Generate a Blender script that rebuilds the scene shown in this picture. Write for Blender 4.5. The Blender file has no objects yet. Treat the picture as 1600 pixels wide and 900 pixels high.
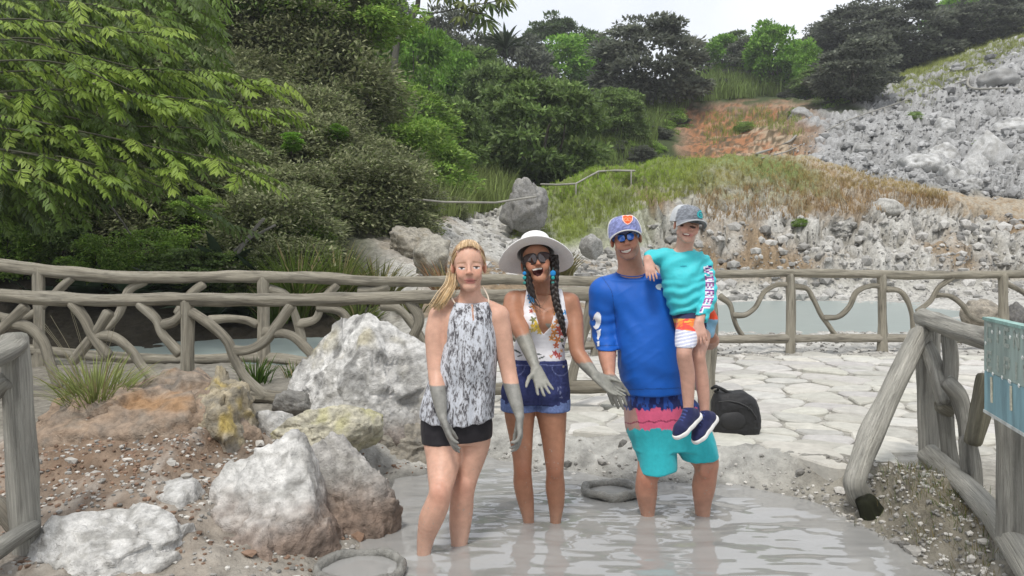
import bpy, bmesh, math, random
import numpy as np
from mathutils import Vector, Matrix
from mathutils.bvhtree import BVHTree

# ---------------------------------------------------------------- camera, sky, sun, exposure
scene = bpy.context.scene
C = scene.collection
FOC, HX, HY, CZ = 1250.0, 800.0, 407.0, 1.35      # focal length in photo pixels, horizon, eye height above the mud

cam_d = bpy.data.cameras.new("camera")
cam_d.sensor_width = 36.0
cam_d.lens = 36.0 * FOC / 1600.0
cam_d.shift_y = -(450.0 - HY) / 1600.0
cam_d.clip_start, cam_d.clip_end = 0.05, 2000.0
cam = bpy.data.objects.new("camera", cam_d)
C.objects.link(cam)
cam.location = (0, 0, CZ)
cam.rotation_euler = (math.radians(90), 0, 0)
scene.camera = cam

SUN_EL, SUN_AZ = math.radians(60), math.radians(196)
world = bpy.data.worlds.new("World")
scene.world = world
world.use_nodes = True
wn = world.node_tree
wn.nodes.clear()
w_out = wn.nodes.new("ShaderNodeOutputWorld")
w_bg = wn.nodes.new("ShaderNodeBackground")
w_sky = wn.nodes.new("ShaderNodeTexSky")
w_sky.sky_type = 'NISHITA'
w_sky.sun_disc = False
w_sky.sun_elevation = SUN_EL
w_sky.sun_rotation = SUN_AZ
w_tc = wn.nodes.new("ShaderNodeTexCoord")
w_no = wn.nodes.new("ShaderNodeTexNoise")
w_no.inputs["Scale"].default_value = 2.6
w_no.inputs["Detail"].default_value = 5.0
w_rm = wn.nodes.new("ShaderNodeValToRGB")
w_rm.color_ramp.elements[0].position = 0.30
w_rm.color_ramp.elements[0].color = (8.0, 8.5, 9.4, 1)
w_rm.color_ramp.elements[1].position = 0.66
w_rm.color_ramp.elements[1].color = (10.8, 10.9, 11.1, 1)
w_mx = wn.nodes.new("ShaderNodeMix")
w_mx.data_type = 'RGBA'
w_mx.inputs[0].default_value = 0.90                # mostly overcast: cloud over the blue
wn.links.new(w_tc.outputs["Generated"], w_no.inputs["Vector"])
wn.links.new(w_no.outputs["Fac"], w_rm.inputs["Fac"])
wn.links.new(w_sky.outputs["Color"], w_mx.inputs[6])
wn.links.new(w_rm.outputs["Color"], w_mx.inputs[7])
wn.links.new(w_mx.outputs[2], w_bg.inputs["Color"])
w_bg.inputs["Strength"].default_value = 0.10
wn.links.new(w_bg.outputs["Background"], w_out.inputs["Surface"])

sun_d = bpy.data.lights.new("sun", 'SUN')
sun_d.energy = 2.3
sun_d.angle = math.radians(11)
sun_d.color = (1.0, 0.96, 0.90)
sun = bpy.data.objects.new("sun", sun_d)
C.objects.link(sun)
sun.location = (0, 0, 60)
# points from behind the camera's right shoulder, high overhead
sdir = Vector((math.sin(SUN_AZ) * math.cos(SUN_EL), math.cos(SUN_AZ) * math.cos(SUN_EL), math.sin(SUN_EL)))
sun.rotation_euler = sdir.to_track_quat('Z', 'Y').to_euler()

scene.view_settings.view_transform = 'Standard'
scene.view_settings.look = 'None'
scene.view_settings.exposure = 0.22
scene.view_settings.gamma = 1.0
scene.view_settings.use_curve_mapping = False
scene.render.engine = 'CYCLES'
cy = scene.cycles
cy.max_bounces, cy.diffuse_bounces, cy.glossy_bounces, cy.transmission_bounces = 5, 3, 3, 4
cy.volume_bounces = 0
cy.use_denoising = True

# ---------------------------------------------------------------- helpers
rng = np.random.default_rng(11)
A = np.array


def P(px, py, Y):
    """photo pixel at distance Y -> world point"""
    return A([(px - HX) * Y / FOC, Y, CZ - (py - HY) * Y / FOC], float)


def lin(r, g, b):
    f = lambda c: (c / 255 / 12.92) if c / 255 <= 0.04045 else ((c / 255 + 0.055) / 1.055) ** 2.4
    return A([f(r), f(g), f(b)])


def smooth01(e0, e1, x):
    t = np.clip((x - e0) / (e1 - e0), 0, 1)
    return t * t * (3 - 2 * t)


def _h(ix, iy, iz, seed):
    h = (ix.astype(np.uint32) * np.uint32(0x27d4eb2d)) ^ (iy.astype(np.uint32) * np.uint32(0x165667b1)) ^ (iz.astype(np.uint32) * np.uint32(0x9e3779b1)) ^ np.uint32((seed * 7919 + 12345) & 0xffffffff)
    h ^= h >> np.uint32(15)
    h *= np.uint32(0x85ebca6b)
    h ^= h >> np.uint32(13)
    h *= np.uint32(0xc2b2ae35)
    h ^= h >> np.uint32(16)
    return h.astype(np.float32) * np.float32(2.0 / 4294967296.0) - np.float32(1.0)


def vnoise(p, seed=0):
    p = np.asarray(p, np.float32)
    i = np.floor(p)
    f = p - i
    i = i.astype(np.int32)
    u = f * f * f * (f * (f * 6 - 15) + 10)
    x, y, z = i[..., 0], i[..., 1], i[..., 2]
    ux, uy, uz = u[..., 0], u[..., 1], u[..., 2]
    def L(a, b, t): return a + (b - a) * t
    c = [[[_h(x + dx, y + dy, z + dz, seed) for dz in (0, 1)] for dy in (0, 1)] for dx in (0, 1)]
    return L(L(L(c[0][0][0], c[0][0][1], uz), L(c[0][1][0], c[0][1][1], uz), uy),
             L(L(c[1][0][0], c[1][0][1], uz), L(c[1][1][0], c[1][1][1], uz), uy), ux)


def fbm(p, octv=4, seed=0, gain=0.5, lac=2.03, ridged=False):
    p = np.asarray(p, np.float32)
    s, a, tot = 0, 1.0, 0
    for o in range(octv):
        n = vnoise(p * lac ** o + 17.3 * o, seed + o)
        if ridged:
            n = 1 - 2 * np.abs(n)
        s = s + a * n
        tot += a
        a *= gain
    return s / tot


def tag(o, label=None, cat=None, group=None, kind=None):
    if label: o["label"] = label
    if cat: o["category"] = cat
    if group: o["group"] = group
    if kind: o["kind"] = kind
    return o


def empty(name, loc, label, cat, group=None):
    o = bpy.data.objects.new(name, None)
    C.objects.link(o)
    o.location = Vector([float(v) for v in loc])
    o.empty_display_size = 0.1
    bpy.context.view_layer.update()
    return tag(o, label, cat, group)


def mesh_data(name, V, faces, mat=None, smooth=True, col=None, uvw=None):
    """faces: array (n,k) or list of such arrays; col: (n,3) point colours"""
    if isinstance(faces, np.ndarray):
        faces = [faces]
    faces = [np.asarray(f, np.int32) for f in faces if len(f)]
    V = np.asarray(V, np.float32)
    me = bpy.data.meshes.new(name)
    me.vertices.add(len(V))
    me.vertices.foreach_set("co", V.ravel())
    loops = np.concatenate([f.ravel() for f in faces])
    tot = np.concatenate([np.full(len(f), f.shape[1], np.int32) for f in faces])
    start = np.concatenate([[0], np.cumsum(tot)[:-1]]).astype(np.int32)
    me.loops.add(len(loops))
    me.loops.foreach_set("vertex_index", loops)
    me.polygons.add(len(tot))
    me.polygons.foreach_set("loop_start", start)
    me.polygons.foreach_set("loop_total", tot)
    me.polygons.foreach_set("use_smooth", np.full(len(tot), bool(smooth)))
    me.update(calc_edges=True)
    if col is not None:
        at = me.color_attributes.new("Col", 'FLOAT_COLOR', 'POINT')
        c4 = np.ones((len(V), 4), np.float32)
        c4[:, :3] = col
        at.data.foreach_set("color", c4.ravel())
    if uvw is not None:
        at = me.attributes.new("uvw", 'FLOAT_VECTOR', 'POINT')
        at.data.foreach_set("vector", np.asarray(uvw, np.float32).ravel())
    if mat is not None:
        me.materials.append(mat)
    return me


def add_obj(name, me, parent=None, loc=None):
    o = bpy.data.objects.new(name, me)
    C.objects.link(o)
    if parent is not None:
        o.parent = parent
        o.matrix_parent_inverse = parent.matrix_world.inverted()
    if loc is not None:
        o.location = Vector([float(v) for v in loc])
    return o


def mk(name, V, faces, mat=None, parent=None, smooth=True, col=None, uvw=None, origin=None):
    """link a mesh given in world coordinates; origin moves the object's own origin"""
    V = np.asarray(V, float)
    if origin is not None:
        V = V - np.asarray(origin)
    o = add_obj(name, mesh_data(name, V, faces, mat, smooth, col, uvw))
    if origin is not None:
        o.location = Vector([float(v) for v in origin])
        bpy.context.view_layer.update()
    if parent is not None:
        o.parent = parent
        o.matrix_parent_inverse = Matrix.Translation(parent.location).inverted()
    return o


def part(name, V, faces, mat, parent, **kw):
    return mk(name, V, faces, mat, parent, **kw)


class Geo:
    """collects pieces into one mesh"""
    def __init__(s): s.V, s.T, s.Q, s.K, s.W, s.n = [], [], [], [], [], 0
    def add(s, V, T=None, Q=None, col=None, uvw=None):
        V = np.asarray(V, float)
        if T is not None and len(T): s.T.append(np.asarray(T) + s.n)
        if Q is not None and len(Q): s.Q.append(np.asarray(Q) + s.n)
        s.V.append(V)
        s.K.append(np.ones((len(V), 3)) if col is None else np.broadcast_to(np.asarray(col, float), (len(V), 3)))
        s.W.append(V if uvw is None else uvw)
        s.n += len(V)
    def faces(s):
        f = []
        if s.T: f.append(np.concatenate(s.T))
        if s.Q: f.append(np.concatenate(s.Q))
        return f
    def build(s, name, mat, parent=None, smooth=True, origin=None):
        return mk(name, np.concatenate(s.V), s.faces(), mat, parent, smooth, np.concatenate(s.K), np.concatenate(s.W), origin)
    def data(s, name, mat, smooth=True):
        return mesh_data(name, np.concatenate(s.V), s.faces(), mat, smooth, np.concatenate(s.K), np.concatenate(s.W))


# ---------------------------------------------------------------- materials
def material(name, rough=0.85, base=None, attr=True, nscale=20.0, var=0.25, bump=0.3, bscale=60.0, bdist=0.01,
             coord='object', stretch=(1, 1, 1), detail=4.0, spec=0.3, sss=0.0, transl=0.0, sheen=0.0, metallic=0.0, fine=None, rvar=0.0, coat=0.0, emit=None):
    m = bpy.data.materials.new(name)
    m.use_nodes = True
    nt = m.node_tree
    nt.nodes.clear()
    N, Lk = nt.nodes.new, nt.links.new
    out = N("ShaderNodeOutputMaterial")
    bs = N("ShaderNodeBsdfPrincipled")
    bs.inputs["Roughness"].default_value = rough
    bs.inputs["Specular IOR Level"].default_value = spec
    bs.inputs["Metallic"].default_value = metallic
    if coat: bs.inputs["Coat Weight"].default_value = coat
    if sheen:
        bs.inputs["Sheen Weight"].default_value = sheen
    if coord == 'uvw':
        co = N("ShaderNodeAttribute"); co.attribute_name = "uvw"; cv = co.outputs["Vector"]
    elif coord == 'world':
        co = N("ShaderNodeNewGeometry"); cv = co.outputs["Position"]
    else:
        co = N("ShaderNodeTexCoord"); cv = co.outputs["Object"]
    mp = N("ShaderNodeMapping")
    mp.inputs["Scale"].default_value = stretch
    Lk(cv, mp.inputs["Vector"])
    cv = mp.outputs["Vector"]
    if attr:
        at = N("ShaderNodeAttribute"); at.attribute_name = "Col"; csock = at.outputs["Color"]
    else:
        rgb = N("ShaderNodeRGB"); rgb.outputs[0].default_value = (*base, 1); csock = rgb.outputs[0]
    if var > 0:
        no = N("ShaderNodeTexNoise")
        no.inputs["Scale"].default_value = nscale
        no.inputs["Detail"].default_value = detail
        no.inputs["Roughness"].default_value = 0.62
        Lk(cv, no.inputs["Vector"])
        mr = N("ShaderNodeMapRange")
        mr.inputs["From Min"].default_value = 0.3
        mr.inputs["From Max"].default_value = 0.7
        mr.inputs["To Min"].default_value = 1 - var
        mr.inputs["To Max"].default_value = 1 + var
        mr.clamp = False
        Lk(no.outputs["Fac"], mr.inputs["Value"])
        mx = N("ShaderNodeVectorMath"); mx.operation = 'SCALE'
        Lk(csock, mx.inputs[0]); Lk(mr.outputs[0], mx.inputs["Scale"])
        csock = mx.outputs[0]
        if rvar:
            m2 = N("ShaderNodeMapRange")
            m2.inputs["From Min"].default_value = 0.35; m2.inputs["From Max"].default_value = 0.65
            m2.inputs["To Min"].default_value = rough - rvar; m2.inputs["To Max"].default_value = rough + rvar
            Lk(no.outputs["Fac"], m2.inputs["Value"]); Lk(m2.outputs[0], bs.inputs["Roughness"])
    Lk(csock, bs.inputs["Base Color"])
    if bump > 0:
        n2 = N("ShaderNodeTexNoise")
        n2.inputs["Scale"].default_value = bscale
        n2.inputs["Detail"].default_value = 5.0
        n2.inputs["Roughness"].default_value = 0.65
        Lk(cv, n2.inputs["Vector"])
        bp = N("ShaderNodeBump")
        bp.inputs["Strength"].default_value = bump
        bp.inputs["Distance"].default_value = bdist
        Lk(n2.outputs["Fac"], bp.inputs["Height"])
        Lk(bp.outputs[0], bs.inputs["Normal"])
    if sss:
        bs.inputs["Subsurface Weight"].default_value = sss
        bs.inputs["Subsurface Radius"].default_value = (0.012, 0.005, 0.003)
        bs.inputs["Subsurface Scale"].default_value = 1.0
    sh = bs.outputs[0]
    if transl:
        tr = N("ShaderNodeBsdfTranslucent")
        Lk(csock, tr.inputs["Color"])
        ms = N("ShaderNodeMixShader"); ms.inputs[0].default_value = transl
        Lk(sh, ms.inputs[1]); Lk(tr.outputs[0], ms.inputs[2]); sh = ms.outputs[0]
    Lk(sh, out.inputs["Surface"])
    m["nt_note"] = name
    return m


M = {}
M['terrain'] = material("terrain", 0.95, nscale=9.0, var=0.38, bump=0.8, bscale=14.0, bdist=0.05, coord='world', detail=9, spec=0.15)
M['rock'] = material("rock", 0.9, nscale=22.0, var=0.34, bump=0.9, bscale=26.0, bdist=0.03, coord='world', detail=9, spec=0.2)
M['flag'] = material("flagstone", 0.85, nscale=11.0, var=0.16, bump=0.5, bscale=35.0, bdist=0.01, coord='world', detail=8, spec=0.25)
M['log'] = material("concrete_log", 0.9, nscale=3.0, var=0.30, bump=1.0, bscale=5.0, bdist=0.022, coord='uvw', stretch=(3, 3, 1.6), detail=8, spec=0.2)
M['leaf'] = material("leaf", 0.5, nscale=0.6, var=0.25, bump=0.0, coord='world', transl=0.40, spec=0.3)
M['grass'] = material("grass", 0.65, nscale=1.0, var=0.22, bump=0.0, coord='world', transl=0.45, spec=0.15)
M['bark'] = material("bark", 0.95, nscale=5.0, var=0.3, bump=0.7, bscale=9.0, bdist=0.02, coord='uvw', stretch=(2, 2, 1))
M['pebble'] = material("pebble", 0.9, nscale=30.0, var=0.25, bump=0.3, bscale=80.0, coord='world')
M['wetclay'] = material("wet_clay", 0.35, nscale=20.0, var=0.18, bump=0.9, bscale=30.0, bdist=0.02, coord='world', spec=0.4)


# ---------------------------------------------------------------- geometry generators
def crom(pts, n):
    """Catmull-Rom through pts -> n samples (any dimension)"""
    p = np.asarray(pts, float)
    if len(p) == 2:
        t = np.linspace(0, 1, n)[:, None]
        return p[0] * (1 - t) + p[1] * t
    q = np.vstack([2 * p[0] - p[1], p, 2 * p[-1] - p[-2]])
    t = np.linspace(0, len(p) - 1, n)
    i = np.minimum(t.astype(int), len(p) - 2)
    u = (t - i)[:, None]
    a, b, c, d = q[i], q[i + 1], q[i + 2], q[i + 3]
    return 0.5 * ((2 * b) + (-a + c) * u + (2 * a - 5 * b + 4 * c - d) * u ** 2 + (-a + 3 * b - 3 * c + d) * u ** 3)


def tube(pts, rad, seg=12, step=0.05, rough=0.0, wob=0.0, seed=0, n=None, cap=True, flat=1.0, twist=0.0):
    pts = np.asarray(pts, float)
    rad = np.broadcast_to(np.asarray(rad, float), (len(pts),))
    L = np.linalg.norm(np.diff(pts, axis=0), axis=1).sum()
    if n is None:
        n = max(3, int(L / step) + 1)
    pr = crom(np.hstack([pts, rad[:, None]]), n)
    p, r = pr[:, :3], np.maximum(pr[:, 3], 1e-4)
    if cap:                                        # rounded ends
        t0 = p[0] - p[1]; t0 /= np.linalg.norm(t0) + 1e-9
        t1 = p[-1] - p[-2]; t1 /= np.linalg.norm(t1) + 1e-9
        p = np.vstack([p[0] + t0 * r[0] * .45, p[0] + t0 * r[0] * .3, p, p[-1] + t1 * r[-1] * .3, p[-1] + t1 * r[-1] * .45])
        r = np.concatenate([[r[0] * .45, r[0] * .85], r, [r[-1] * .85, r[-1] * .45]])
    n = len(p)
    T = np.gradient(p, axis=0)
    T /= np.linalg.norm(T, axis=1)[:, None] + 1e-9
    up = A([0, 0, 1.0]) if abs(T[0][2]) < 0.9 else A([0, 1.0, 0])
    Nn = np.zeros_like(p)
    v = up - T[0] * (up @ T[0]); v /= np.linalg.norm(v)
    for i in range(n):
        v = v - T[i] * (v @ T[i]); v /= np.linalg.norm(v) + 1e-9
        Nn[i] = v
    B = np.cross(T, Nn)
    a = np.linspace(0, 2 * np.pi, seg, endpoint=False)
    s = np.concatenate([[0], np.cumsum(np.linalg.norm(np.diff(p, axis=0), axis=1))])
    ca, sa = np.cos(a)[None, :], np.sin(a)[None, :]
    R = r[:, None] * np.ones((1, seg))
    off = seed * 3.77
    uvw = np.stack([ca * np.ones((n, 1)) + off, sa * np.ones((n, 1)), s[:, None] * np.ones((1, seg))], -1)
    if wob:
        R = R * (1 + wob * vnoise(np.stack([ca * 1.3 * np.ones((n, 1)) + off, sa * 1.3 * np.ones((n, 1)), s[:, None] * 3.0 / (r.mean() * 14) * np.ones((1, seg))], -1), seed))
    if rough:
        R = R + rough * fbm(np.stack([ca * 3.5 * np.ones((n, 1)) + off, sa * 3.5 * np.ones((n, 1)), s[:, None] * 2.2 * np.ones((1, seg))], -1), 3, seed + 5)
    V = p[:, None, :] + R[..., None] * (ca[..., None] * Nn[:, None, :] + flat * sa[..., None] * B[:, None, :])
    V = V.reshape(-1, 3)
    i = np.arange(n - 1)[:, None] * seg
    j = np.arange(seg)[None, :]
    j2 = (j + 1) % seg
    Q = np.stack([i + j, i + j2, i + seg + j2, i + seg + j], -1).reshape(-1, 4)
    V = np.vstack([V, p[:1], p[-1:]])
    c0, c1 = n * seg, n * seg + 1
    jj = np.arange(seg); jk = (jj + 1) % seg
    Tt = np.vstack([np.stack([np.full(seg, c0), jk, jj], 1), np.stack([np.full(seg, c1), (n - 1) * seg + jj, (n - 1) * seg + jk], 1)])
    uvw = np.vstack([uvw.reshape(-1, 3), [[off, 0, s[0]]], [[off, 0, s[-1]]]])
    return V, Tt, Q, uvw


_ICO = {}
def ico(sub):
    if sub not in _ICO:
        bm = bmesh.new()
        bmesh.ops.create_icosphere(bm, subdivisions=sub, radius=1.0)
        bm.verts.ensure_lookup_table()
        _ICO[sub] = (A([v.co[:] for v in bm.verts]), A([[v.index for v in f.verts] for f in bm.faces]))
        bm.free()
    return _ICO[sub]


def rock_shape(seed, sub=4, nplanes=11, sharp=14.0, rough=0.10, nsc=2.2, planes=None, dmin=.62, dmax=1.0, facet=1.0):
    """unit rock: sphere cut by random planes, then roughened -> V, F, height-noise"""
    r = np.random.default_rng(seed)
    D, Fc = ico(sub)
    n = r.normal(size=(nplanes, 3)); n /= np.linalg.norm(n, axis=1)[:, None]
    d = r.uniform(dmin, dmax, nplanes)
    if planes is not None:
        n = np.vstack([n, [np.asarray(q[:3]) / np.linalg.norm(q[:3]) for q in planes]])
        d = np.concatenate([d, [q[3] for q in planes]])
    dots = D @ n.T
    rr = np.where(dots > 0.05, d / np.maximum(dots, 0.05), 3.0)
    rr = -np.log(np.exp(-sharp * rr).sum(1) + np.exp(-sharp * 1.08)) / sharp
    K = r.normal(size=(70, 3)); K /= np.linalg.norm(K, axis=1)[:, None]      # fracture facets
    wp = D + .10 * np.stack([fbm(D * 3 + 7 * q_ + seed, 3, seed + q_) for q_ in range(3)], -1)
    ci = np.argmax(wp @ K.T, 1)
    tilt = r.normal(0, .30, (70, 3)); lift = r.normal(0, .022, 70)
    rr = rr * (1 + facet * (lift[ci] + .5 * ((D - K[ci]) * tilt[ci]).sum(1)))
    h = fbm(D * nsc + seed * 3.1, 5, seed, 0.55) * 0.6 + fbm(D * nsc * 1.3 + seed, 4, seed + 40, 0.55, ridged=True) * 0.5
    st = vnoise(np.stack([D[:, 0] * 1.5, D[:, 1] * 1.5, D[:, 2] * 9], -1) + seed, seed + 9)
    V = D * (rr + rough * h + rough * 0.25 * st)[:, None]
    return V, Fc, h


def rotz(a):
    c, s = math.cos(a), math.sin(a)
    return A([[c, -s, 0], [s, c, 0], [0, 0, 1.0]])


def rotx(a):
    c, s = math.cos(a), math.sin(a)
    return A([[1, 0, 0], [0, c, -s], [0, s, c.real]])


def roty(a):
    c, s = math.cos(a), math.sin(a)
    return A([[c, 0, s], [0, 1, 0], [-s, 0, c]])
# ---------------------------------------------------------------- terrain
POOL = A([(-0.9, -4), (-0.8, 1.5), (-0.72, 2.6), (-0.66, 3.35), (-0.58, 3.7), P(596, 800, 4.28)[:2], P(612, 748, 4.95)[:2], P(700, 735, 5.15)[:2], P(760, 716, 5.45)[:2], P(800, 738, 5.1)[:2],
          P(900, 745, 5.0)[:2], P(1000, 755, 4.85)[:2], P(1150, 764, 4.73)[:2], P(1215, 780, 4.52)[:2], P(1290, 797, 4.33)[:2],
          P(1340, 834, 3.95)[:2], P(1395, 862, 3.71)[:2], P(1440, 900, 3.42)[:2], (1.72, 2.9), (1.6, 2.0), (1.5, 1.0), (1.4, -4)])


def poly_sd(X, Y, poly):
    """signed distance to polygon, negative inside"""
    d = np.full(X.shape, 1e9)
    ins = np.zeros(X.shape, bool)
    n = len(poly)
    for k in range(n):
        a, b = poly[k], poly[(k + 1) % n]
        ab = b - a
        t = np.clip(((X - a[0]) * ab[0] + (Y - a[1]) * ab[1]) / (ab @ ab), 0, 1)
        d = np.minimum(d, np.hypot(X - a[0] - t * ab[0], Y - a[1] - t * ab[1]))
        c = ((a[1] > Y) != (b[1] > Y)) & (X < (b[0] - a[0]) * (Y - a[1]) / (b[1] - a[1] + 1e-12) + a[0])
        ins ^= c
    return np.where(ins, -d, d)


COLS = A([-600, -200, 0, 200, 400, 560, 680, 760, 840, 950, 1100, 1250, 1400, 1600, 1900, 2300.])
STAT = {
    10.2: [.6, .3, .15, .05, -.05, -.05, .0, .05, .08, .1, .1, .1, .1, .1, .2, .4],
    11.0: [.6, .3, .0, -.3, -.3, -.3, -.05, .0, .05, .06, .06, .06, .06, .06, .2, .4],
    13.0: [1.0, .6, .25, .0, -.25, -.25, .1, .05, .06, .05, .05, .05, .05, .1, .3, .5],
    14.6: [1.7, 1.2, .7, .5, .15, .0, .3, .2, .1, .02, .02, .02, .02, .12, .3, .5],
    16.0: [2.5, 2.0, 1.2, 1.0, .7, .4, .5, .3, .15, .0, -.12, -.2, -.2, .13, .4, .6],
    20.0: [5.5, 4.5, 3.5, 3.0, 2.3, 1.9, 1.5, 1.0, .6, .25, -.3, -.4, -.3, .2, .6, 1],
    26.6: [10, 9, 8, 7, 6, 4.5, 3, 2.3, 1.8, 1.3, .0, -.1, .0, .3, 1.2, 2],
    28.0: [10.4, 9.4, 8.4, 7.4, 6.4, 4.8, 3.2, 2.6, 2.6, 2.2, 0.9, 0.75, 0.8, .8, 1.6, 2.2],
    30.6: [12, 11, 10, 9.2, 8, 6, 3.6, 2.9, 3.5, 4.0, 3.0, 2.9, 2.7, 2.2, 2.4, 2.6],
    36.0: [14, 13, 12, 11, 10, 7.5, 4.4, 3.4, 4.5, 5.5, 6.0, 6.0, 4.9, 3.3, 3.2, 3.6],
    42.0: [16, 15, 14, 13, 12, 9, 5.6, 4.6, 4.6, 4.8, 5.0, 5.0, 4.9, 4.5, 6, 8],
    55.0: [20, 19, 18, 17, 15, 11.5, 8.7, 7.0, 7.2, 7.4, 7.4, 7.8, 8.3, 9.1, 13, 16],
    72.0: [25, 24, 23, 21, 19, 16.5, 14, 12.1, 12.4, 13.9, 12.4, 13.5, 13.9, 16.2, 22, 27],
    90.0: [29, 28, 27, 25, 23, 21, 19, 17.7, 17.7, 19.1, 19.9, 19.5, 22.0, 26.2, 31, 36],
    115.: [33, 32, 31, 29, 28, 27, 26, 25, 25, 26, 26.8, 27.8, 30.0, 35.0, 40, 46],
    160.: [32, 31, 30, 30, 30, 30, 29, 28, 28, 28, 28, 29, 30, 33, 38, 42],
    260.: [20] * 16,
}
SY = A(sorted(STAT))
SZ = A([STAT[y] for y in SY])


def base_h(X, Y):
    Y = np.maximum(Y, 0.5)
    px = np.clip(800 + 1250 * X / np.maximum(Y, 10.2), -600, 2299)
    ci = np.clip(np.searchsorted(COLS, px, 'right') - 1, 0, len(COLS) - 2)
    cu = (px - COLS[ci]) / (COLS[ci + 1] - COLS[ci]); cu = cu * cu * (3 - 2 * cu) * .5 + cu * .5
    Yc = np.clip(Y, 10.2, 259.9)
    ri = np.clip(np.searchsorted(SY, Yc, 'right') - 1, 0, len(SY) - 2)
    rv = (np.log(Yc) - np.log(SY[ri])) / (np.log(SY[ri + 1]) - np.log(SY[ri])); rv = rv * rv * (3 - 2 * rv) * .5 + rv * .5
    z = (SZ[ri, ci] * (1 - cu) + SZ[ri, ci + 1] * cu) * (1 - rv) + (SZ[ri + 1, ci] * (1 - cu) + SZ[ri + 1, ci + 1] * cu) * rv
    near = 0.08 + 0.02 * np.sin(X * 1.3) + 0.05 * smooth01(2.2, 4, X)
    z = np.where(Y < 10.2, near * (1 - smooth01(9.6, 10.2, Y)) + z * smooth01(9.6, 10.2, Y), z)
    # the left mound of brown gravel and the right-hand bank
    g = lambda cx, cy, sx, sy: np.exp(-((X - cx) / sx) ** 2 - ((Y - cy) / sy) ** 2)
    z = z + 0.27 * g(-2.15, 4.85, 0.62, 0.72) + 0.17 * g(-1.65, 4.0, 0.5, 0.8) + 0.16 * g(-2.9, 4.2, 0.8, 1.0) + .12 * g(-1.2, 5.2, .5, .5)
    z = z + 0.16 * g(2.05, 3.9, 0.30, 0.8)
    z = z + 0.10 * g(0.05, 6.0, 0.5, 0.4) + .06 * g(0.9, 5.45, .35, .25)
    return z


def height(X, Y):
    z = base_h(X, Y)
    sd = poly_sd(X, Y, POOL)
    near = Y < 12
    z = np.where(near & (sd < 0.45), np.where(sd < 0, -0.03 - 0.42 * smooth01(0, 0.45, -sd), -0.03 + (z + 0.03) * smooth01(-0.02, 0.45, sd)), z)
    return z, sd


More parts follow.
